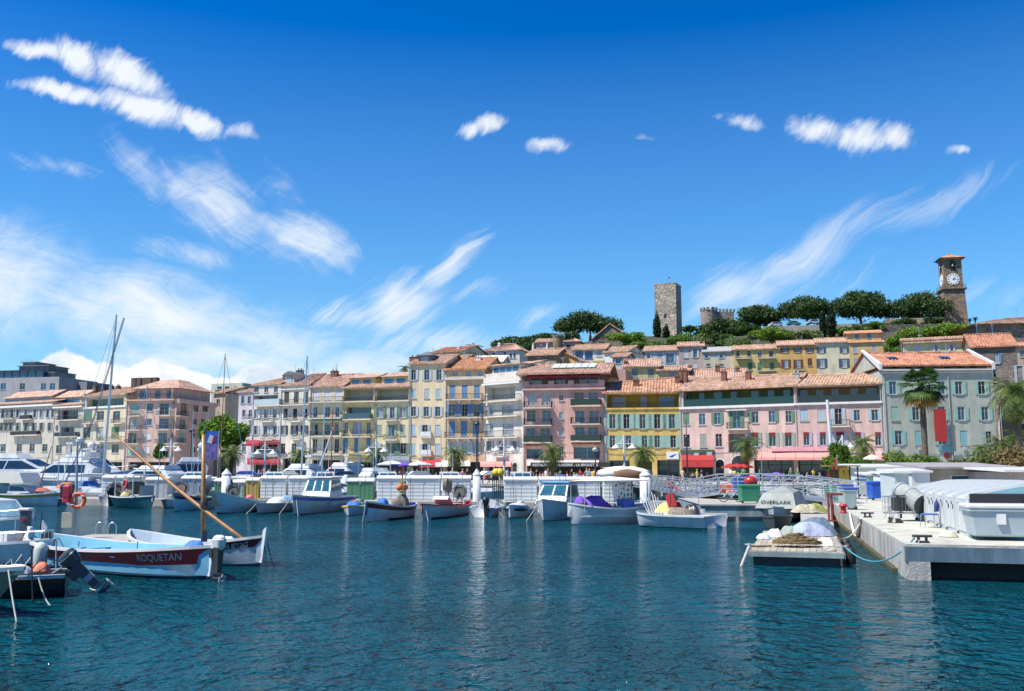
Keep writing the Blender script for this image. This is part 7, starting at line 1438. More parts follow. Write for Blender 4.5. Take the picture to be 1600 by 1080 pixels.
b = Boat('dark grey inflatable wedged between the raft and the covered boat', (1200, 838), (1225, 815), 1.5, name='inflatable_boat', fb=.65, fm=.6, fs=.6, tw=.9, hull=mat('dark_inflatable', (.05, .06, .06), .5), L_=3.4, full=.25)
# landing under the nets
prism([tuple(W(1252, 822, .8))[:2], tuple(W(1303, 822, .8))[:2], tuple(W(1296, 790, .8))[:2], tuple(W(1250, 790, .8))[:2]], -.6, .82, CONC, 'landing_stage', label='low concrete landing stage between the raft and the pier', cat='landing stage')
# ---------------------------------------------------------------- concrete pier
PA = math.radians(15.1); e1 = Vector((math.cos(PA), -math.sin(PA), 0)); e2 = Vector((math.sin(PA), math.cos(PA), 0)); c0 = W(1415, 850, .97); QP = .97
root = empty('concrete_pier', (c0.x, c0.y, 0), -PA, 'wide concrete pier with stained sides and a shade-coloured front at the right', 'pier')
PT = mat('pier_top', (.46, .46, .39), .9, var=.34, scale=1.1, bump=.3, bscale=5); PS_ = mat('pier_side', (.50, .50, .46), .85, var=.3, scale=.6, streak=.5, bump=.3); PF = mat('pier_front_shade', (.12, .20, .26), .7, var=.5, scale=.5, streak=.5)  # front colour has its shade painted in as dark blue, stain streaks on top
q = MB(); 
for k in range(15): q.bb(0, 46, k*5.2+.02, k*5.2+5.18, .9, .97)
q.bb(.02, 46, .05, 78, .8, .915); q.build('deck', PT, root)
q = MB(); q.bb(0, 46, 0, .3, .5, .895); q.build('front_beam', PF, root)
q = MB()
for k in range(9): q.bb(0, .35, .301+k*5.2, 5.18+k*5.2, -.05, .895)
q.bb(.05, .6, -.02, .29, -.3, .497); q.build('side_wall', PS_, root)
q = MB(); q.bb(.7, 46, 1.0, 70, -1, .79); q.build('float', mat('black_float_and_recess', (.02, .025, .03), .6), root)  # black inset core painting the dark of the recess under the deck
q = MB(); q.bb(-.16, -.003, 2, 40, .0, .12); q.build('waterline_timber', mat('weedy_timber', (.06, .06, .03), .9), root)
for (x, y) in ((.5, .5), (.35, 15), (.35, 24)):
    q = MB(); q.box((x, y, 1.0), (.34, .2, .05)); q.cyl((x-.1, y, 1.0), (x-.1, y, 1.16), .04, n=6); q.cyl((x+.1, y, 1.0), (x+.1, y, 1.16), .04, n=6); q.cyl((x-.26, y, 1.16), (x+.26, y, 1.16), .04, n=6); q.build('mooring_cleat', IRON, root)
def pr(x, y, z=QP): p = c0+e1*x+e2*y; return Vector((p.x, p.y, z))
def rope(name, pts, r, m, label): q = MB(); o = Vector(pts[0]); q.tube([Vector(p)-o for p in pts], r, 6); return tag(q.build(name, m, loc=tuple(o)), label, 'rope', 'mooring ropes of the raft')
def sag(a, b, s, n=10): a = Vector(a); b = Vector(b); return [a.lerp(b, i/n)-Vector((0, 0, s*4*(i/n)*(1-i/n))) for i in range(n+1)]
rope('mooring_rope', sag(on(0, 1.45, .6, .6), pr(.3, .5, 1.1), .55), .022, ROPEB, 'turquoise rope from the raft corner to the pier corner cleat'); rope('mooring_rope', sag(on(0, 1.3, 4.5, .6), pr(.2, 15, 1.05), .35), .03, ROPE, 'pale rope from the raft side to the middle of the pier')
for k in range(3): rope('mooring_rope', sag(pr(-.05, 13.4+k*.1, 1.02), pr(-.1, 18.6, 1.0), .75+.14*k), .04, WHITE, ['upper', 'middle', 'lowest'][k]+' one of three thick white ropes looped on the pier side')
for k in range(3): rope('mooring_rope', sag(pr(.4, .35, 1.05), pr(-.02+.1*k, .0+.5*k, .1), .02, 4), .018, GREY, ['left', 'middle', 'right'][k]+' one of three ropes hanging down at the pier corner')
rope('mooring_rope', sag(on(0, -1.42, .1, .6), on(0, -1.7, -.2, -.1), .0, 3), .04, ROPE, 'frayed rope hanging off the left corner of the raft')
# row of lockers with curved roofs
LK = paint('locker_white', (.44, .50, .51), .45); LKE = paint('locker_end', (.20, .38, .44), .45); base = W(1516, 840, QP)
LL = ['nearest white locker, its teal end panel facing the water', 'second white locker from the pier head', 'third white locker of the curved roof row', 'fourth white locker of the curved roof row', 'fifth white locker of the curved roof row', 'farthest white locker of the curved roof row']
for k in range(6):
    o = base+e2*(k*2.05); root = empty('dock_locker', (o.x, o.y, QP), -PA, LL[k], 'locker', 'row of curved roof lockers on the pier')
    prof = [(0, 0), (0, 1.12), (.1, 1.2), (.7, 1.36), (1.4, 1.5), (2.2, 1.52), (4.2, 1.5), (4.2, 0)]; n = len(prof); y0, y1 = 0, 1.78
    q = MB(); q.add([(x, y, z) for y in (y0+.04, y1-.04) for (x, z) in prof], [tuple(range(n)), tuple(range(2*n-1, n-1, -1))]+[(i, n+i, n+(i+1) % n, (i+1) % n) for i in range(n)]); q.build('body', LK, root)
    q = MB()
    for (ya, yb) in ((y0-.04, y0+.1), (y1-.1, y1+.04)): q.add([(x*1.0-.07, y, z+.09) for y in (ya, yb) for (x, z) in prof[:-1]], [(i, i+1, n-1+i+1, n-1+i) for i in range(n-2)]+[tuple(range(n-1))]+[tuple(range(2*n-3, n-2, -1))])
    q.build('roof_rib', paint('rib', (.55, .58, .58), .45), root)
    for s in (0, 1): q = MB(); q.bb(-.03, -.003, .12+s*.8, .86+s*.8, .14, 1.02); dr = q.build('door', paint('rib', (.55, .58, .58), .45), root); q = MB(); q.bb(-.06, -.03, .3+s*.84, .34+s*.84, .75, .9); q.cyl((-.05, .6+s*.84, .95), (-.035, .6+s*.84, .95), .05, n=8); q.build('lock', DARK, dr)
    if k == 0: q = MB(); q.add([(x, -.045, z) for (x, z) in prof], [tuple(range(n))]); q.build('end_panel', LKE, root); q = MB(); q.rbox((.78, -.07, .75), (1.5, .04, 1.1), .02); q.build('opening', G0, root)
q = MB(); p = base+e1*1.95-e2*.15; q.cyl((0, 0, 1.0), (0, 0, 2.0), .02, n=5); q.blob((0, 0, 1.95), (.12, .1, .14), 8, 6); tag(q.build('lamp_post', DARK, loc=(p.x, p.y, .7)), 'small dark floodlight on a stick at the nearest locker', 'floodlight')
r_, w_, zt = bin_(1529, 1625, 793, 846, QP, paint('bin_grey', (.36, .44, .47), .45), 'big grey fish bin with a white lid at the right edge', WHITE, False, -PA, .86, .75); q = MB(); q.bb(-.12, .12, -w_*.75/2-.02, -w_*.75/2+.03, zt-.48, zt-.18); q.build('label_plate', WHITE, r_)
bin_(1361, 1398, 752, 782, QP, paint('vivid_blue_bin', (.015, .10, .50), .4), 'bright blue open skip on the pier', None, True, 0, .86, .7)
bin_(1318, 1342, 764, 797, QP, paint('bin_pale', (.36, .44, .42), .45), 'grey wheeled bin with a blue lid nearest the pier edge', BLUEP, True, 0, .8, .8); bin_(1314, 1336, 759, 790, QP, paint('bin_pale', (.36, .44, .42), .45), 'grey wheeled bin with a blue lid hidden behind the nearest one', BLUEP); bin_(1299, 1312, 758, 786, QP, paint('bin_green_pale', (.25, .4, .34), .45), 'pale green wheeled bin left of the blue lidded bins', GRY); bin_(1290, 1300, 757, 783, QP, GREENP, 'narrow dark green wheeled bin at the left of the pier bins', GREENP)
bin_(1342, 1360, 750, 776, QP, paint('bin_pale', (.36, .44, .42), .45), 'grey wheeled bin with a blue lid left of the blue skip', BLUEP); bin_(1352, 1363, 749, 776, QP, TG, 'teal grey bin touching the blue skip', TG)
bin_(1396, 1404, 762, 781, QP, DARK, 'black bin right of the blue skip', DARK)
# trolley with a barrel, blue chair
p = W(1420, 815, QP); root = empty('trolley', (p.x, p.y+.4, QP), -PA, 'wire shopping trolley loaded with a black crate', 'trolley')
q = MB(); 
for (x, y) in ((-.5, -.35), (.5, -.35), (-.5, .35), (.5, .35)): q.cyl((x, y, .1), (x, y, .45), .02, n=5); 
for z in (.3, .95): q.tube([(-.75, -.35, z), (.5, -.35, z), (.5, .35, z), (-.75, .35, z), (-.75, -.35, z)], .018, 4)
for k in range(12): x = -.75+k*.11; q.cyl((x, -.35, .3), (x, -.35, .95), .008, n=4); q.cyl((x, .35, .3), (x, .35, .95), .008, n=4)
q.build('basket', STEEL, root)
for (x, y) in ((-.5, -.35), (.5, -.35), (-.5, .35), (.5, .35)): q = MB(); q.cyl((x, y-.02, .07), (x, y+.02, .07), .07, n=10); q.build('wheel', BLACKR, root)
q = MB(); q.rbox((.0, 0, .7), (.8, .6, .62), .04); tag(q.build('crate', DARK, loc=(p.x, p.y+.4, QP)), 'black crate standing in the wire trolley', 'crate')
a = Vector((p.x+.1, p.y+1.0, 2.15)); bb_ = Vector((p.x+.48, p.y-.25, 1.62)); q = MB(); q.cyl((0, 0, 0), bb_-a, .36, .42, 18); bo = q.build('barrel', mat('barrel_grey', (.33, .36, .34), .5, var=.2, streak=.2), loc=tuple(a)); tag(bo, 'tilted grey barrel with a black end on the trolley', 'barrel')
q = MB(); d = (bb_-a).normalized(); q.cyl(bb_-a, bb_-a+d*.03, .40, .40, 18); q.build('barrel_end', DARK, bo); q = MB()
for t in (.1, .5, .9): q.cyl((bb_-a)*t-d*.02, (bb_-a)*t+d*.02, .40+.03*t, .40+.03*t, 18)
q.build('hoop', GREY, bo); q = MB(); q.cyl((0, 0, -1.1), (0, 0, -.3), .05, n=5); q.cyl(bb_-a+Vector((0, 0, -.75)), bb_-a+Vector((0, 0, -.38)), .05, n=5); q.build('stand', IRON, bo)
p = W(1458, 825, QP); root = empty('plastic_chair', (p.x, p.y+.25, QP), -PA-.5, 'blue chair with thin steel legs in front of the lockers', 'chair')
q = MB(); q.rbox((0, 0, .46), (.5, .48, .05), .1); q.build('seat', BLUEP, root); q = MB(); n = 8
for i in range(n): a0, a1 = -1.1+2.2*i/n, -1.1+2.2*(i+1)/n; q.add([(.25+.06*math.cos(a0)*0+(.02 if z > .7 else 0), .24*math.sin(a0)/.9, z-(.13*abs(a0)**2 if z > .7 else 0)) for z in (.55, .95)]+[(.25+(.02 if z > .7 else 0), .24*math.sin(a1)/.9, z-(.13*abs(a1)**2 if z > .7 else 0)) for z in (.95, .55)]+[], [(0, 1, 2, 3)])
q.build('backrest', BLUEP, root)
for (x, y) in ((-.22, -.2), (.22, -.2), (-.22, .2), (.24, .2)): q = MB(); q.cyl((x, y, .45), (x*1.15, y*1.15, 0), .014, n=5); q.build('leg', STEEL, root)
p = W(1400, 812, QP); root = empty('folding_chair', (p.x, p.y+.2, QP), .3, 'wire frame chair left of the trolley', 'chair'); q = MB(); q.tube([(-.2, 0, 0), (-.2, 0, .95), (.2, 0, .95), (.2, 0, 0)], .015, 5); q.tube([(-.2, .35, 0), (-.2, .0, .5), (.2, .0, .5), (.2, .35, 0)], .015, 5); q.build('frame', STEEL, root); q = MB(); q.bb(-.2, .2, 0, .35, .46, .48); q.build('seat', GREY, root)
p = W(1298, 815, .82); root = empty('davit_post', (p.x, p.y, .8), 0, 'rusty red iron post with a cross arm at the pier edge', 'post'); q = MB(); q.box((0, 0, .05), (.4, .4, .06)); q.cyl((-.07, 0, 0), (-.07, 0, 1.1), .05, n=6); q.cyl((.07, 0, 0), (.07, 0, 1.1), .05, n=6); q.bb(-.12, .55, -.06, .06, 1.1, 1.2); q.build('post', mat('rust_red', (.25, .05, .035), .8, var=.3, scale=5), root)
p = W(1318, 802, QP); root = empty('bollard', (p.x, p.y, QP), 0, 'small red bollard beside the nearest blue lidded bin', 'bollard'); q = MB(); q.lathe([(.2, 0), (.13, .06), (.12, .25), (.2, .3), (.18, .4), (.02, .44)], n=12); q.build('bollard', REDP, root, True)
# cabinets, sheds behind
def shed(px0, px1, yt, Y, m, label, rm=None, over=.15, d=2.2, name='dock_cabinet', sl=.15, wins=(), doors=(), z=QP):
    a = D(px0, 750, Y); b = D(px1, 750, Y); zt = D((px0+px1)/2, yt, Y).z-z; w_ = b.x-a.x; root = empty(name, (a.x, Y, z), 0, label, name.split('_')[-1], 'cabinets and sheds on the pier')
    q = MB(); q.bb(0, w_, 0, d, 0, zt-.06); q.build('wall', m, root); q = MB(); q.add([(-over, -over, zt-.06), (w_+over, -over, zt-.06), (w_+over, d+over, zt-.06+sl), (-over, d+over, zt-.06+sl), (-over, -over, zt+.06), (w_+over, -over, zt+.06), (w_+over, d+over, zt+.06+sl), (-over, d+over, zt+.06+sl)], [(3, 2, 1, 0), (4, 5, 6, 7), (0, 1, 5, 4), (1, 2, 6, 5), (2, 3, 7, 6), (3, 0, 4, 7)]); q.build('roof', rm or WHITE, root)
    for (x0, x1, y0, y1) in wins:
        u0, u1 = D(x0, 750, Y).x-a.x, D(x1, 750, Y).x-a.x; zz1, zz0 = D(x0, y0, Y).z-z, D(x0, y1, Y).z-z; q = MB(); q.bb(u0-.06, u1+.06, -.04, 0, zz0-.06, zz1+.06); o = q.build('window', WHITE, root); q = MB(); q.bb(u0, u1, -.06, -.042, zz0, zz1); q.build('pane', G2, o)
    for k in range(max(1, int(w_/1.2))): x = (k+.5)*w_/max(1, int(w_/1.2)); q = MB(); q.bb(x-.4, x+.4, -.03, 0, .1, min(1.9, zt-.3)); 
    return root
shed(1455, 1575, 731, 60, plaster('shed_beige', (.42, .38, .32)), 'long low beige shed with blue windows and an overhanging grey roof', mat('shed_roof', (.30, .28, .29), .8, var=.3), .6, 5, 'harbour_shed', .3, [(1487, 1512, 744, 752), (1518, 1543, 744, 752)])
shed(1577, 1700, 736, 55, plaster('shed_mauve', (.38, .33, .33)), 'mauve grey shed with a white roof at the right edge', WHITE, .5, 5, 'harbour_shed', .2); shed(1398, 1420, 738, 56, LK, 'tall white cabinet behind the barrel'); shed(1425, 1453, 737, 58, WHITE, 'white cabinet between the tall cabinet and the long shed'); shed(1356, 1378, 742, 72, TG, 'pale teal cabinet above the blue skip on its left'); shed(1380, 1396, 741, 70, WHITE, 'small white cabinet above the blue skip on its right')
shed(1342, 1455, 730, 84, paint('pale_green_kiosk', (.5, .56, .52)), 'long pale kiosk with a white roof behind the cabinets', WHITE, .5, 4, 'harbour_shed', .25)
p = D(1340, 735, 66); root = empty('canopy_frame', (p.x, 66, QP), 0, 'dark timber shelter hung with yellow oilskins behind the bins', 'shelter'); q = MB()
for (x, y) in ((-1.6, 0), (0, 0), (-1.6, 1.5), (0, 1.5)): q.cyl((x, y, 0), (x, y, 2.2), .05, n=6)
q.build('post', DARK, root); q = MB(); q.bb(-1.9, .15, -.2, 1.8, 2.2, 2.28); q.build('roof', mat('old_wood', (.25, .16, .06), .7), root)
for k, x in enumerate((-1.1, -.75)): q = MB(); q.add([(x-.12, .1, 2.15), (x+.12, .1, 2.15), (x+.22, 0, 1.0), (x-.2, .05, .95), (x+.1, .3, 1.6)], [(0, 1, 2, 3), (1, 4, 2)]); tag(q.build('oilskin', mat('oilskin_yellow', (.75, .42, .03), .5), loc=(p.x, 66, QP)), ['left', 'right'][k]+' yellow oilskin hanging under the dark timber shelter', 'oilskin', 'hung oilskins')
q = MB(); q.bb(-1.5, -.1, 1.3, 1.4, .2, 2.0); q.build('back_cloth', mat('brown_cloth', (.18, .1, .06), .9), root)
p = D(1309, 750, 70); root = empty('flag', (p.x, 70, QP), 0, 'dark red flag on a short pole by the round bush', 'flag'); q = MB(); q.cyl((0, 0, 0), (0, 0, 3.1), .03); q.build('pole', STEEL, root); q = MB(); q.add([(0, 0, 3.1), (.1, 0, 1.6), (-.85, 0, 1.45), (-.3, .1, 2.2)], [(0, 1, 2, 3)]); q.build('cloth', REDC, root)
q = MB(); q.cyl((0, 0, 0), (-.35, 0, D(1296, 625, 100).z-1.3), .22, .16, 12); p = D(1301, 700, 100); tag(q.build('flagpole', WHITE, loc=(p.x, 100, QZ)), 'thick white flagpole in front of the pink house by the round bush', 'pole')

for k, (x, y, l) in enumerate(((1.6, 3.2, 'coil of pale rope near the pier corner'), (1.0, 11, 'coil of dark rope beside the middle cleat'), (4.5, 2.2, 'blue rope coil in front of the big grey fish bin'))):
    q = MB(); [q.torus((0, 0, .03+.035*i), .26-.03*i, .03, 'Z', 16, 5) for i in range(4)]; tag(q.build('rope_coil', [ROPE, DARK, ROPEB][k], loc=tuple(pr(x, y))), l, 'rope', 'rope coils on the pier')
for k, (x, y) in enumerate(((2.6, 7.5), (3.1, 12.5))): q = MB(); q.rbox((0, 0, .14), (.5, .36, .28), .03); q.rbox((0, 0, .29), (.42, .28, .04), .02); tag(q.build('fish_crate', [BLUEP, ORNG][k], loc=tuple(pr(x, y)), ), ['small blue fish crate on the pier left of the lockers', 'small orange fish crate on the pier near the trolley'][k], 'crate', 'fish crates on the pier')
# ---------------------------------------------------------------- near boats at the left
def letters(b, txt, u0, u1, t0, t1, m, sd=-1):
    fn_size = 1.0; cu = bpy.data.curves.new('lettering', 'FONT'); cu.body = txt; cu.size = 1; cu.extrude = .004; cu.resolution_u = 3; cu.offset = .012
    t = bpy.data.objects.new('src', cu); C.objects.link(t); dg = bpy.context.evaluated_depsgraph_get(); dg.update(); me = bpy.data.meshes.new_from_object(t.evaluated_get(dg)); bpy.data.objects.remove(t); bpy.data.curves.remove(cu)
    xs = [v.co.x for v in me.vertices]; ys = [v.co.y for v in me.vertices]; x0, x1, y0, y1 = min(xs), max(xs), min(ys), max(ys)
    for v in me.vertices:
        u = u0+(u1-u0)*(v.co.x-x0)/(x1-x0); tt = t0+(t1-t0)*(v.co.y-y0)/(y1-y0); x, w_, z = b.surf(u, tt); v.co = (x, sd*(w_+.012), z)
    me.materials.clear(); me.materials.append(m); o = bpy.data.objects.new('lettering', me); C.objects.link(o); o.parent = b.root; return o
LW = mat('letter_paint', (.7, .7, .68), .5, var=0)
b = Boat('white pointed boat with a broad red band, pale blue inside and the name ROQUETAN', (322, 906), (48, 876), 2.5, name='pointed_boat', cat='fishing boat', fb=.92, fm=.66, fs=.92, tw=0, hull=HW, stripe=REDP, sw=2, bottom=NAVY, inside=BLUEIN, gun=WHITE, floor=.12, rake=.35, draft=.35, full=.36, pw=3.0)
letters(b, 'ROQUETAN', .80, .935, .69, .89, LW)
q = MB()
for sg in (1, -1):
    x, w_, z = b.surf(1 if sg > 0 else 0, .95); q.add([(x-sg*.2, y, z-.75) for y in (-.05, .05)]+[(x-sg*.02, y, z-.75) for y in (-.05, .05)]+[(x-sg*.05, y, z+.22) for y in (-.05, .05)]+[(x+sg*.14, y, z+.25) for y in (-.05, .05)], [(0, 1, 5, 4), (2, 6, 7, 3), (0, 4, 6, 2), (1, 3, 7, 5), (4, 5, 7, 6)])
    q.build('stem_post', WHITE, b.root); q = MB()
b.thwarts([.3, .5, .7], BLUEIN); o = b.outboard(x=b.L/2+.4, z=.72, sc=.85, m=DARK, cap=WHITE); o.rotation_euler = (0, 0, PI)
x, w_, z = b.edge(.52); q = MB(); q.bb(x-.35, x+.35, -w_-.02, -w_+.14, z+.04, z+.09); b.part('oarlock_pad', q, BLUEIN)
for u in (.38, .53, .8): x, w_, z = b.edge(u); q = MB(); q.cyl((x, -w_+.04, z), (x+.03, -w_+.04, z+.24), .013, n=5); b.part('oarlock', q, IRON)
x, w_, z = b.edge(.35); q = MB(); q.lathe([(.03, .72), (.16, .66), (.2, .5), (.19, -.1), (.12, -.22), (.02, -.25)], (x, -w_-.2, z-.55), 14); b.part('fender', q, paint('worn_white', (.5, .54, .5), .5), True)
for k in range(5): x, w_, z = b.surf(.44+.035*k, .62); q = MB(); q.blob((x, -w_-.01, z), (.035, .02, .03), 6, 5); b.part('rivet', q, WHITE)
b.pile((b.L*.43, .05, .88), (.35, .3, .14), CLOTHB, 'cloth', 41); q = MB(); q.rbox((-b.L*.42, .1, .75), (.35, .3, .4), .1); b.part('engine_box', q, DARK); b.moor(.02, -1, -1.2, -.4)
for k in range(3): q = MB(); q.bb(-1.6+1.1*k, -.7+1.1*k, -.5, .5, .14, .17); b.part('floorboard', q, BLUEIN)
b2 = Boat('white pointed boat with a dark plum band carrying the crossed mast and yard', (406, 886), (205, 866), 2.2, name='pointed_boat', cat='fishing boat', fb=.95, fm=.55, fs=.85, tw=0, hull=HW, stripe=BORD, sw=1, bottom=NAVY, inside=paint('pale_inside', (.42, .52, .60), .6), gun=WHITE, floor=.15, rake=.25, draft=.35, full=.36, pw=2.8)
letters(b2, 'MA 871262', .86, .955, .77, .9, LW); b2.thwarts([.3, .55, .75], WHITE); x, w_, z = b2.surf(1, .95); q = MB(); q.add([(x-.2, y, z-.75) for y in (-.05, .05)]+[(x-.02, y, z-.75) for y in (-.05, .05)]+[(x-.0, y, z+.25) for y in (-.05, .05)]+[(x+.16, y, z+.35) for y in (-.05, .05)], [(0, 1, 5, 4), (2, 6, 7, 3), (0, 4, 6, 2), (1, 3, 7, 5), (4, 5, 7, 6)]); b2.part('stem_post', q, WHITE)
bpy.context.view_layer.update(); Mi = (Matrix.Translation(b2.root.location) @ Matrix.Rotation(b2.rz, 4, 'Z')).inverted()
ma = D(319, 846, 31.0); mt = D(318, 679, 31.0); ma.z = .1; q = MB(); q.cyl(Mi @ ma, Mi @ mt, .085, .06, 12); b2.part('mast', q, WOOD, True); q = MB(); a = Mi @ ma; q.cyl(a+Vector((0, 0, .35)), a+Vector((0, 0, .95)), .105, .1, 12); b2.part('mast_collar', q, NAVY)
ya = D(388, 848, 30.2); yb = D(176, 676, 32.6); n = 10; q = MB(); pts = [Mi @ (ya.lerp(yb, i/n)-Vector((0, 0, .12*math.sin(PI*i/n)))) for i in range(n+1)]; q.tube(pts, [.028+.030*math.sin(PI*min(1, .25+i/n*.75)) for i in range(n+1)], 10); b2.part('yard', q, WOOD, True)
cx = D(319, 787, 31).z; a = Mi @ D(319, 787, 30.95); q = MB()
for k in range(5): q.torus((a.x, a.y, a.z-.06+.03*k), .12, .022, 'Z', 12)
b2.part('lashing', q, DARK); q = MB()
for (dx, dy) in ((.25, -.2), (-.2, .3)): q.cyl(Mi @ mt*.98, Vector((a.x+2.3 if dx > 0 else a.x-2.0, dy, .8)), .012, n=4)
for k in range(6): aa = k*.9; q.blob((-b2.L*.44+.1*math.cos(aa), -.2+.1*math.sin(aa), .95+.05*k), (.1, .1, .05), 7, 5, seed=k)
b2.pile((b2.L*.22, .3, .72), (.25, .2, .1), WCL, 'cloth', 42); b2.moor(1, 1, .15, 0, DARK); b2.moor(.97, 1, .35, .1, DARK)
# raft-side pontoon and ladder
p = W(100, 846, .5); pp = W(190, 842, .5); root = empty('jetty', (p.x, p.y, 0), 0, 'narrow beige jetty with dark sides behind the two pointed boats', 'jetty'); q = MB(); q.bb(-.6, pp.x-p.x+.8, 0, 3.8, .42, .5); q.build('deck', CONC, root); q = MB(); q.bb(-.5, pp.x-p.x+.7, .1, 3.7, -.8, .42); q.build('float', mat('black_float_and_recess', (.02, .025, .03), .6), root)
p = W(160, 836, .5); root = empty('boarding_ladder', (p.x, p.y+.3, .5), 0, 'steel boarding ladder with two hooped handrails on the narrow jetty', 'ladder')
for s in (-.24, .24):
    q = MB(); q.tube([(s-.16, 0, -.6), (s-.16, 0, .25)]+[(s+.16*-math.cos(t*PI/6), 0, .25+.2*math.sin(t*PI/6)) for t in range(7)]+[(s+.16, 0, -.1)], .028, 8); q.build('handrail', STEEL, root, True)
q = MB()
for z in (-.5, -.25): q.cyl((-.24, 0, z), (.24, 0, z), .02, n=5)
q.build('rung', STEEL, root)
p = W(112, 842, .5); tp = D(121, 690, p.y+.3); root = empty('pontoon_pole', (p.x, p.y+.3, .5), 0, 'leaning grey pole carrying the red extinguisher box and lifebuoy', 'pole'); tv = Vector((tp.x-p.x, 0, tp.z-.5)); q = MB(); q.cyl((0, 0, 0), tv, .07, .035, 8); q.build('pole', GREY, root)
def atp(px, py, off=-.12): v = D(px, py, p.y+.3+off); return Vector((v.x, v.y, v.z))
v = atp(105, 772); r2 = empty('extinguisher_box', tuple(v), 0, 'red extinguisher box strapped to the leaning pole', 'box'); q = MB(); q.rbox((0, 0, 0), (.26, .24, .62), .05); q.build('case', mat('crimson_box', (.5, .03, .06), .4), r2); q = MB(); q.bb(-.12, .12, -.135, -.12, -.1, .2); q.build('door', mat('crimson_dark', (.3, .02, .04), .4), r2)
v = atp(122, 782); r2 = empty('lifebuoy', tuple(v), 0, 'orange red lifebuoy hanging on the leaning pole', 'lifebuoy'); q = MB(); q.torus((0, 0, 0), .24, .075, n=20, m=8); q.build('ring', mat('lifebuoy_orange', (.6, .1, .03), .5), r2, True); q = MB()
for k in range(4): aa = k*PI/2+.7; q.torus((.24*math.cos(aa), 0, .24*math.sin(aa)), .085, .018, 'X' if k % 2 else 'Z', 10)
q.build('strap', WHITE, r2)
v = atp(105, 813); q = MB(); q.rbox((0, 0, 0), (.4, .06, .55), .02); tag(q.build('notice_board', mat('board_beige', (.4, .38, .3), .7, var=.2), loc=tuple(v)), 'weathered beige notice board below the red extinguisher box', 'sign')
p = W(38, 842, .5); root = empty('service_pedestal', (p.x, p.y, .3), 0, 'dark grey service pedestal with a white cap among the left boats', 'pedestal'); q = MB(); q.rbox((0, 0, .6), (.32, .3, 1.2), .04); q.build('body', paint('dark_blue_grey', (.06, .09, .11), .4), root); q = MB(); q.rbox((0, 0, 1.25), (.42, .4, .1), .05); q.build('cap', WHITE, root); q = MB(); q.cyl((0, -.15, .9), (0, -.18, .9), .07, n=10); q.build('socket', REDP, root)
p = W(68, 842, .4); q = MB(); q.add([(-.12, 0, 0), (.12, 0, 0), (.12, .1, 0), (-.12, .1, 0), (-.1, 0, 1.0), (.1, 0, .72), (.1, .1, .72), (-.1, .1, 1.0)], [(0, 1, 5, 4), (1, 2, 6, 5), (2, 3, 7, 6), (3, 0, 4, 7), (4, 5, 6, 7)]); tag(q.build('white_post', WHITE, loc=(p.x, p.y, .1)), 'pale slanted white post right of the service pedestal', 'post')
# other near boats, cut by the left edge
b = Boat('white motorboat with a raked windscreen at the left edge', (48, 843), (-60, 838), 2.2, name='motorboat', cat='motorboat', fb=.95, fm=.8, fs=.8, tw=.9, hull=HW, deck=.5, floor=.4); c = b.house([(-.8, .8), (1.0, .9), (.2, 1.65), (-.8, 1.7)], 1.8, 1.5, wins=[[(.7, 1.05), (.15, 1.55), (-.7, 1.6), (-.7, 1.05)]], g=glass('windscreen', (.25, .42, .5))); b.front(c, (.95, .95), (.25, 1.6), 1.6, 1.4, 1, glass('windscreen', (.25, .42, .5))); b.rail(.55, .98, .35)
b = Boat('open white boat with a grey inside left of the red banded boat', (78, 884), (-70, 876), 2.1, name='open_boat', fb=.8, fm=.68, fs=.7, tw=.8, hull=HW, inside=GRY, floor=.15, full=.36); b.thwarts([.3, .55, .75], GRY); b.rail(.5, .95, .3)
q = MB(); q.rbox((.2, .1, .7), (.5, .6, .6), .05); b.part('console', q, WHITE)
b = Boat('dark navy dinghy with a maroon rim under the tilted outboard', (-40, 934), (103, 928), 1.6, name='dinghy', fb=.6, fm=.5, fs=.5, tw=.9, hull=paint('near_black_hull', (.01, .014, .022), .3), stripe=mat('maroon_rim', (.12, .01, .015), .4), gun=GRY, inside=DARK, floor=.1, full=.3)
o = b.outboard(z=.5, tilt=.8, sc=.95, m=NAVY, cap=paint('smoke_cowl', (.035, .06, .075), .25)); o.location.x -= .1
q = MB(); q.box((-.1, 0, -.12), (.24, .19, .5)); q.build('decal', paint('decal_grey', (.3, .34, .4), .4), o); q = MB(); q.cyl((.15, 0, .35), (.95, 0, .55), .025, n=6); q.build('tiller', STEEL, o)
b.pile((-b.L/2+.6, -.1, .62), (.22, .2, .14), mat('coral_cloth', (.55, .16, .1), .7), 'cloth', 44); b.pile((-b.L/2+1.1, .1, .6), (.35, .3, .14), WCL, 'cloth', 45)
for k in range(5): q = MB(); x = -b.L/2+.5+.22*k; q.tube([(x, -.3+.1*k, .5), (x+.1, -.2, .85+.05*(k % 3)), (x+.3, 0, .6)], .014, 5); b.part('cable', q, ROPE if k % 2 else DARK)
b = Boat('olive grey hull with a pale cream foredeck cut by the lower left corner', W(-18, 962).to_tuple(), (W(-18, 962)+Vector((-5, .9, 0))).to_tuple(), 2.3, name='motorboat', cat='motorboat', fb=.98, fm=.85, fs=.8, tw=.9, hull=paint('olive_grey', (.17, .19, .14), .4), gun=CREAMC, inside=paint('cream_deck', (.5, .5, .42), .5), deck=.75, rake=1.1, floor=.4); q = MB(); q.rbox((1.6, .0, .98), (1.1, .9, .16), .15); b.part('hatch', q, paint('cream_deck', (.5, .5, .42), .5)); q = MB(); q.cyl((2.2, -.35, .9), (2.2, -.35, 1.1), .1, .08, 10); q.cyl((1.9, -.5, .9), (1.9, -.5, 1.06), .07, n=8); b.part('cleat', q, STEEL); b.rail(.4, .85, .4)
b.moor(.97, -1, .5, -.3)
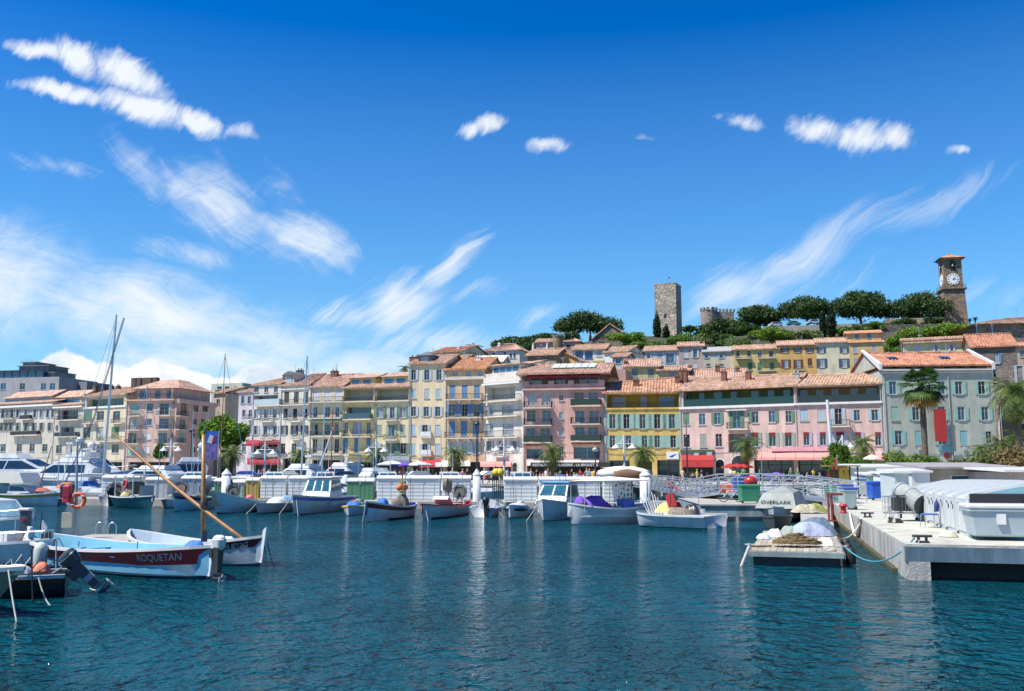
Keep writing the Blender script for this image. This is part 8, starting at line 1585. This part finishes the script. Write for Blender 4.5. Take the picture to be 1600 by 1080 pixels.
# ---------------------------------------------------------------- quay: trees, palms, lamps
bush(349, 640, 735, 82, 126, 'broad bright green plane tree right of the rose corner block', 61, L_LIME, 9000, .26, name='plane_tree', cat='tree', th=2.2, lob=16)
bush(249, 690, 735, 24, 140, 'small dark tree in front of the rose corner block', 62, L_MID, 1500, .22, th=1.5, cat='tree', name='small_tree')
GP = 'short palms along the quay'
for k, (px, yc, R, l, m) in enumerate(((360, 712, 2.1, 'greyish short palm below the plane tree', L_OLIVE), (468, 714, 1.9, 'yellow green short palm below the black shuttered house', L_PALM), (587, 712, 2.0, 'short palm behind the twin lamp in front of the green shutter house', L_PALM), (712, 712, 2.2, 'short palm in front of the peach house', L_PALM), (863, 710, 2.3, 'short palm in front of the salmon block awnings', L_PALM), (1004, 711, 2.3, 'short palm in front of the yellow house', L_PALM), (1168, 698, 2.4, 'short palm in front of the pink houses beside the stone arch', L_PALM), (1350, 697, 2.4, 'grey green short palm left of the big cream house', L_OLIVE))):
    palm(px, yc-3, 750, 116, R, l, 70+k, n=46, r=.22, group=GP, z0=QZ, m=m, up=1.2, droop=1.25)
palm(1448, 604, 750, 110, 3.3, 'tall fan palm with a thick trunk before the big cream house', 81, True, 42, .34, group='tall palms', z0=QZ, up=1.3, droop=1.05)
palm(1596, 612, 750, 88, 3.3, 'tall palm cut by the right edge of the picture', 82, False, 60, .3, group='tall palms', z0=QZ, up=1.1, droop=1.3)
for k, (px, yc, R, l) in enumerate(((1538, 700, 1.7, 'low palm at the corner of the big cream house'), (1566, 690, 2.0, 'low palm in front of the grey stone arches'), (1592, 684, 2.0, 'low palm below the tall palm at the right edge'))): palm(px, yc, 750, 104, R, l, 90+k, n=34, r=.2, group='low palms at the right', z0=QZ, m=L_OLIVE if k == 1 else None)
GS = 'shrubs behind the pier'
bush(1315, 690, 752, 62, 96, 'round clipped bush in front of the pink house', 95, L_LIME, 6500, .14, name='shrub', cat='bush', group=GS, th=.3)
for k, (px, yt, w_, Y, m, l) in enumerate(((1352, 712, 70, 92, L_MID, 'low green shrub left of the tall fan palm'), (1410, 704, 90, 95, L_LIME, 'broad green shrub below the tall fan palm on its left'), (1446, 702, 60, 98, L_MID, 'green shrub around the foot of the tall fan palm'), (1490, 718, 50, 90, L_OLIVE, 'small shrub right of the tall fan palm'), (1545, 700, 80, 88, L_OLIVE, 'olive brown shrub behind the long beige shed'), (1592, 694, 80, 84, mat('brown_leaves', (.16, .12, .04), .8, var=.4), 'brownish shrub at the right edge behind the sheds'))):
    bush(px, yt, 752, w_, Y, l, 100+k, m, 4200, .14, name='shrub', cat='bush', group=GS, th=.2)
def lamp(px, yt, Y, label, arm=.85, z0=QZ):
    p = D(px, yt, Y); h = p.z-z0; root = empty('quay_lamp', (p.x, Y, z0), 0, label, 'street lamp', 'white twin lamps on the quay'); q = MB(); q.cyl((0, 0, 0), (0, 0, h), .14, .1, 10); q.cyl((-arm-.1, 0, h-.9), (arm+.1, 0, h-.9), .05, n=6); q.cyl((0, 0, h-.2), (arm*.6, 0, h-.9), .03, n=4); q.cyl((0, 0, h-.2), (-arm*.6, 0, h-.9), .03, n=4); q.build('post', WHITE, root)
    for s in (-1, 1): q = MB(); q.lathe([(.5, -.25), (.48, -.18), (.2, .05), (.06, .2), (.03, .25)], (s*arm, 0, h-1.15), 12); q.build('lamp_shade', WHITE, root, True)
lamp(415, 690, 106, 'white twin lamp in front of the pink awning at the veranda house'); lamp(588, 686, 104, 'white twin lamp in front of the green shutter house'); lamp(788, 684, 102, 'white twin lamp in front of the white modern house'); lamp(975, 680, 101, 'white twin lamp in front of the yellow house'); lamp(268, 686, 112, 'white twin lamp in front of the rose corner block')
lamp(1316, 680, 108, 'white twin lamp rising behind the round bush')
for (px, yt, Y, l) in ((745, 662, 112, 'dark slim street lamp between the peach and the white modern house'), (300, 672, 118, 'dark ornate street lamp left of the plane tree'), (930, 702, 108, 'dark lamp with a bowl in front of the salmon block'), (1073, 683, 112, 'dark double lantern in front of the red awning')):
    p = D(px, yt, Y); h = p.z-QZ; root = empty('dark_lamp', (p.x, Y, QZ), 0, l, 'street lamp', 'dark street lamps on the quay'); q = MB(); q.cyl((0, 0, 0), (0, 0, h), .09, .06, 8); q.build('post', mat('lamp_brown', (.05, .03, .03), .6), root); q = MB(); q.lathe([(.12, 0), (.34, .12), (.36, .3), (.1, .5), (.03, .6)], (0, 0, h-.3), 10); q.build('lamp_shade', GREY if px == 930 else DARK, root, True)
p = D(332, 674, 108); h = p.z-QZ; root = empty('banner', (p.x, 108, QZ), .1, 'tall banner with a blue white red flag above a violet picture', 'banner'); q = MB(); q.cyl((.72, 0, 0), (.72, 0, h+.1), .05, n=6); q.build('pole', STEEL, root)
q = MB(); q.box((0, 0, h-.75), (1.3, .03, 1.5)); fl = q.build('upper_cloth', mat('flag_blue', (.03, .12, .5), .7), root); q = MB(); q.add([(-.55, -.03, h-1.25), (-.05, -.03, h-1.4), (.15, -.03, h-.55), (-.25, -.03, h-.35)], [(0, 1, 2, 3)]); q.build('white_stripe', WHITE, fl); q = MB(); q.add([(-.05, -.035, h-1.4), (.4, -.035, h-1.2), (.45, -.035, h-.5), (.15, -.035, h-.55)], [(0, 1, 2, 3)]); q.build('red_stripe', REDC, fl); q = MB(); q.box((0, 0, h-2.35), (1.3, .03, 1.65)); q.build('lower_cloth', mat('violet_picture', (.22, .16, .42), .7, var=.8, scale=2.2), root)
# parasols, bollards, scooters, tables
def parasol(px, yt, Y, m, label, R=1.4, z0=QZ, group='parasols of the restaurants'):
    p = D(px, yt, Y); h = p.z-z0; root = empty('parasol', (p.x, Y, z0), 0, label, 'parasol', group); q = MB(); q.cyl((0, 0, 0), (0, 0, h), .03, n=6); q.build('pole', GREY, root); q = MB(); q.lathe([(R, h-.52), (R, h-.38), (R*.5, h-.14), (.02, h+.04)], n=8); q.build('canopy', m, root)
for k, px in enumerate((1141, 1152, 1163)): parasol(px, 724.5, 116, REDC, ['left', 'middle', 'right'][k]+' one of three red parasols before the stone arch', 1.1)
for (px, yt, m, l, R) in ((548, 722, CREAMC, 'cream parasol left of the twin lamp at the green shutter house', 1.6), (612, 720, WCL, 'white parasol right of the twin lamp at the green shutter house', 1.7), (630, 722, PURP, 'violet parasol under the green shutter house', 1.5), (655, 721, WCL, 'white parasol beside the red awning of the tall cream house', 1.6), (478, 725, CREAMC, 'cream parasol below the black shuttered house', 1.5), (1362, 711, CREAMC, 'cream parasol in the shrubs beside the grey green palm', 1.0), (1376, 712, PALER, 'faded red parasol at the left corner of the big cream house', 1.3), (1213, 738, PURP, 'violet cover of a stall behind the footbridge', 1.3)): parasol(px, yt, 114 if px < 1300 else 104, m, l, R)
def scooter(px, Y, m, label):
    p = D(px, 750, Y); root = empty('scooter', (p.x, Y, QZ), random.uniform(-.5, .5), label, 'scooter', 'scooters parked at the yellow house')
    for x in (-.6, .6): q = MB(); q.torus((x, 0, .26), .2, .06); q.build('wheel', BLACKR, root)
    q = MB(); q.add([(x, y, z) for y in (-.16, .16) for (x, z) in ((-.85, .55), (-.8, .8), (-.05, .82), (.0, .38), (.35, .36), (.5, 1.0), (.62, .98), (.55, .3), (-.4, .28))], [tuple(range(9)), tuple(range(17, 8, -1))]+[(k, 9+k, 9+(k+1) % 9, (k+1) % 9) for k in range(9)]); q.build('body', m, root); q = MB(); q.rbox((-.4, 0, .86), (.7, .3, .1), .05); q.build('seat', BLACKR, root); q = MB(); q.cyl((.5, -.32, 1.08), (.5, .32, 1.08), .025, n=5); q.blob((.56, 0, .98), (.09, .09, .09), 8, 6); q.build('handlebar', DARK, root)
for k, (px, m, l) in enumerate(((948, DARK, 'black scooter at the left doorway of the yellow house'), (960, GREY, 'grey scooter in front of the left window of the yellow house'), (1034, DARK, 'black scooter left of the white rimmed one'), (1044, WHITE, 'white scooter among the dark ones at the yellow house'), (1056, BORD, 'dark red scooter next to the red awning'), (990, NAVY, 'navy scooter under the palm at the yellow house'))): scooter(px, 110, m, l)
for k, px in enumerate((1026, 1033, 1040)): p = D(px, 750, 105); q = MB(); q.lathe([(.26, 0), (.22, .5), (.24, .7), (.12, .82), (.02, .84)], n=12); tag(q.build('bollard', mat('cream_stone', (.5, .46, .34), .85), None, True, (p.x, 105.5, QZ)), ['left', 'middle', 'right'][k]+' cream stone bollard on the quay edge near the yellow house', 'bollard', 'stone bollards on the quay edge')
# terrace tables with chairs, seen between the crowd
# ---------------------------------------------------------------- people
def skin_person(pose):
    j = dict(pel=(0, 0, .95), wa=(0, 0, 1.08), ch=(0, 0, 1.32), nk=(0, 0, 1.5), hd=(0, -.02, 1.6), tp=(0, -.02, 1.74), sl=(.17, 0, 1.42), el=(.24, .03, 1.14), hl=(.25, -.06, .88), sr=(-.17, 0, 1.42), er=(-.24, .03, 1.14), hr=(-.25, -.06, .88), pl=(.1, 0, .88), kl=(.11, -.02, .48), al=(.11, .02, .08), tl=(.12, -.14, .04), prr=(-.1, 0, .88), kr=(-.11, -.02, .48), ar=(-.11, .02, .08), tr=(-.12, -.14, .04), fl=(.25, -.1, .8), fr=(-.25, -.1, .8))
    if pose == 'walk': j.update(kl=(.11, -.22, .5), al=(.11, -.3, .1), tl=(.12, -.45, .1), kr=(-.11, .1, .48), ar=(-.11, .38, .2), tr=(-.12, .36, .06), el=(.24, .2, 1.16), hl=(.24, .14, .92), fl=(.24, .1, .85), er=(-.24, -.1, 1.15), hr=(-.23, -.3, 1.0), fr=(-.23, -.36, .96))
    if pose == 'sit':
        for k in j: x, y, z = j[k]; j[k] = (x, y, z-.45)
        j.update(pl=(.1, -.02, .46), prr=(-.1, -.02, .46), kl=(.13, -.45, .48), kr=(-.13, -.45, .48), al=(.13, -.42, .08), ar=(-.13, -.42, .08), tl=(.14, -.56, .04), tr=(-.14, -.56, .04), hl=(.15, -.32, .72), fl=(.12, -.4, .72), hr=(-.15, -.32, .72), fr=(-.12, -.4, .72), el=(.25, -.06, .72), er=(-.25, -.06, .72))
    R = dict(pel=.145, wa=.125, ch=.15, nk=.06, hd=.1, tp=.07, sl=.075, el=.05, hl=.035, sr=.075, er=.05, hr=.035, pl=.1, kl=.065, al=.045, tl=.035, prr=.1, kr=.065, ar=.045, tr=.035, fl=.03, fr=.03)
    E = ['pel-wa', 'wa-ch', 'ch-nk', 'nk-hd', 'hd-tp', 'ch-sl', 'sl-el', 'el-hl', 'hl-fl', 'ch-sr', 'sr-er', 'er-hr', 'hr-fr', 'pel-pl', 'pl-kl', 'kl-al', 'al-tl', 'pel-prr', 'prr-kr', 'kr-ar', 'ar-tr']
    ks = list(j); me = bpy.data.meshes.new('sk'); me.from_pydata([j[k] for k in ks], [tuple(ks.index(q) for q in e.split('-')) for e in E], []); o = bpy.data.objects.new('sk', me); C.objects.link(o)
    sk = o.modifiers.new('s', 'SKIN'); sv = me.skin_vertices[0].data
    for i, k in enumerate(ks): sv[i].radius = (R[k], R[k]*.85); sv[i].use_root = (k == 'pel')
    ss = o.modifiers.new('d', 'SUBSURF'); ss.levels = 1; dg = bpy.context.evaluated_depsgraph_get(); dg.update(); res = bpy.data.meshes.new_from_object(o.evaluated_get(dg)); bpy.data.objects.remove(o)
    base = 0 if pose != 'sit' else -.45; res.materials.clear()
    for m in range(3): res.materials.append(None)
    for p in res.polygons:
        z = p.center.z; x = abs(p.center.x); arm = x > .2 and z < 1.2+base if pose != 'sit' else (x > .1 and .6 < z < .8 and p.center.y < -.2)
        p.material_index = 0 if (z > 1.46+base or arm) else (1 if z > (.98+base) else 2); p.use_smooth = True
        if pose == 'sit' and z < .6 and p.material_index != 0: p.material_index = 2
    return res
SK = mat('skin', (.48, .28, .19), .6, var=.05); HR = [mat('hair_dark', (.02, .013, .01), .6), mat('hair_brown', (.10, .05, .02), .6), mat('hair_blond', (.4, .28, .12), .6), mat('hair_grey', (.35, .34, .33), .7)]; HN = ['dark', 'brown', 'blond', 'grey']
SH = [('white', WCL), ('navy', mat('cloth_navy', (.02, .03, .09), .8)), ('red', REDC), ('black', mat('cloth_black', (.015, .015, .017), .8)), ('light blue', mat('cloth_lightblue', (.25, .4, .6), .8)), ('beige', mat('cloth_beige', (.5, .42, .3), .8)), ('green', mat('cloth_green', (.06, .2, .08), .8)), ('pink', mat('cloth_pink', (.6, .3, .33), .8)), ('grey', mat('cloth_grey', (.25, .26, .27), .8)), ('yellow', mat('cloth_yellow', (.6, .45, .05), .8))]
TR = [('jeans', mat('cloth_denim', (.05, .09, .18), .8)), ('black trousers', SH[3][1]), ('beige trousers', SH[5][1]), ('white trousers', WCL)]
poses = {k: skin_person(k) for k in ('stand', 'walk', 'sit')}
hq = MB(); hq.blob((0, .015, 0), (.105, .11, .11), 12, 8, 0, 2, .04); cache = {}
def person(px, Y, pose, si, ti, hi, rz, where):
    p = D(px, 745, Y); root = empty('person', (p.x, Y, QZ), rz, '%s haired %s person, %s top, %s, %s' % (HN[hi], {'stand': 'standing', 'walk': 'walking', 'sit': 'sitting'}[pose], SH[si][0], TR[ti][0], where), 'person', 'people on the quay and at the restaurants'); key = (pose, si, ti)
    if key not in cache:
        m = poses[pose].copy()
        for i, x in enumerate((SK, SH[si][1], TR[ti][1])): m.materials[i] = x
        cache[key] = m
    o = bpy.data.objects.new('body', cache[key]); C.objects.link(o); o.parent = root
    z = 1.68 if pose != 'sit' else 1.23
    h = bpy.data.objects.new('hair', None) if False else hq.build('hair', HR[hi], root); h.location = (0, 0, z)
    s = random.uniform(.93, 1.05); root.scale = (s, s, s)
    if pose == 'sit': ch = empty('cafe_chair', (p.x, Y, QZ), rz, 'chair of the %s haired person, %s top, %s, %s' % (HN[hi], SH[si][0], TR[ti][0], where), 'chair', 'cafe chairs'); q = MB(); q.bb(-.2, .2, -.22, .2, .40, .43); q.build('seat', DARK, ch); q = MB(); q.bb(-.2, .2, .2, .23, .5, .85); q.build('backrest', DARK, ch)
rp = random.Random(11); zones = [(598, 640, 'by the green shutter house', 7), (642, 692, 'by the tall cream house', 8), (697, 752, 'by the peach house', 9), (757, 815, 'by the white modern house', 9), (822, 878, 'under the awning, left side', 12), (880, 938, 'under the awning, right side', 12), (948, 1020, 'by the yellow house', 6), (1064, 1118, 'by the red awning', 7), (1134, 1172, 'under the red parasols', 7), (1182, 1290, 'by the faded awning', 9), (400, 440, 'by the veranda house', 5), (250, 330, 'near the left yachts', 3)]
seen = set()
for (a, b_, wh, n) in zones:
    for k in range(n):
        for _ in range(50):
            pose = rp.choice(['stand', 'walk', 'sit', 'sit'] if 'awning' in wh or 'parasol' in wh else ['stand', 'walk', 'sit']); t = (pose, rp.randrange(10), rp.randrange(4), rp.randrange(4), wh)
            if t not in seen: break
        seen.add(t); px = a+(b_-a)*(k+.5+rp.uniform(-.3, .3))/n; Y = rp.uniform(112, 120) if px > 600 else rp.uniform(130, 138)
        person(px, Y, pose, t[1], t[2], t[3], rp.uniform(-PI, PI), wh)
for (px, Y, l) in ((668, 116, 'round cafe table before the tall cream house'), (722, 115, 'round cafe table before the peach house'), (850, 116, 'round cafe table under the left half of the white awning'), (905, 115, 'round cafe table under the right half of the white awning'), (1148, 114, 'round cafe table under the red parasols'), (1225, 113, 'round cafe table under the faded red awning')):
    p = D(px, 745, Y); root = empty('cafe_table', (p.x, Y, QZ), 0, l, 'table', 'cafe tables'); q = MB(); q.cyl((0, 0, .72), (0, 0, .75), .45, n=16); q.build('tabletop', WHITE, root); q = MB(); q.cyl((0, 0, 0), (0, 0, .72), .03, n=6); q.cyl((0, 0, 0), (0, 0, .03), .22, n=12); q.build('leg', IRON, root)

# rigging and clutter among the near left boats
for k, (px, py, yt, Y, m, l) in enumerate(((60, 850, 800, 33, DARK, 'thin dark rod rising from the grey inside open boat'), (22, 850, 802, 33, STEEL, 'thin steel rod at the left edge'), (88, 930, 845, 24.5, GREY, 'grey boathook standing in the dark navy dinghy'), (52, 925, 858, 22, DARK, 'short dark rod beside the coral cloth'))):
    a = W(px, py, .2); a.y = Y; a = D(px, py, Y); t = D(px+6-3*k, yt, Y); q = MB(); q.cyl((0, 0, -.2), t-a, .018, n=5); tag(q.build('rod', m, loc=tuple(a)), l, 'rod', 'rods among the near left boats')
for k, (p0, p1) in enumerate((((30, 905, 21.5), (96, 868, 25)), ((60, 902, 20.5), (78, 946, 20.3)), ((78, 842, 31), (118, 832, 35)), ((130, 905, 24.0), (150, 922, 23.8)))):
    a = D(p0[0], p0[1], p0[2]); c = D(p1[0], p1[1], p1[2]); q = MB(); q.tube([Vector(p)-a for p in sag(a, c, .08)], .014, 5); tag(q.build('mooring_line', ROPE if k % 2 else DARK, loc=tuple(a)), ['dark line from the cream foredeck to the navy dinghy', 'pale line dropping from the olive hull into the water', 'dark line from the open boat to the leaning pole', 'frayed pale line at the tilted outboard'][k], 'rope', 'mooring lines at the left')

for k, (x, y) in enumerate(((1.5, 1.5), (1.5, 3.4), (1.5, 5.6))): q = MB(); q.lathe([(.02, .3), (.13, .26), (.16, .12), (.16, -.2), (.1, -.33), (.02, -.36)], n=12); v = on(0, x+.15, y, .22); tag(q.build('fender', BLACKR, None, True, v), ['front', 'middle', 'rear'][k]+' one of three dark fenders on the right side of the raft', 'fender', 'dark fenders of the raft')
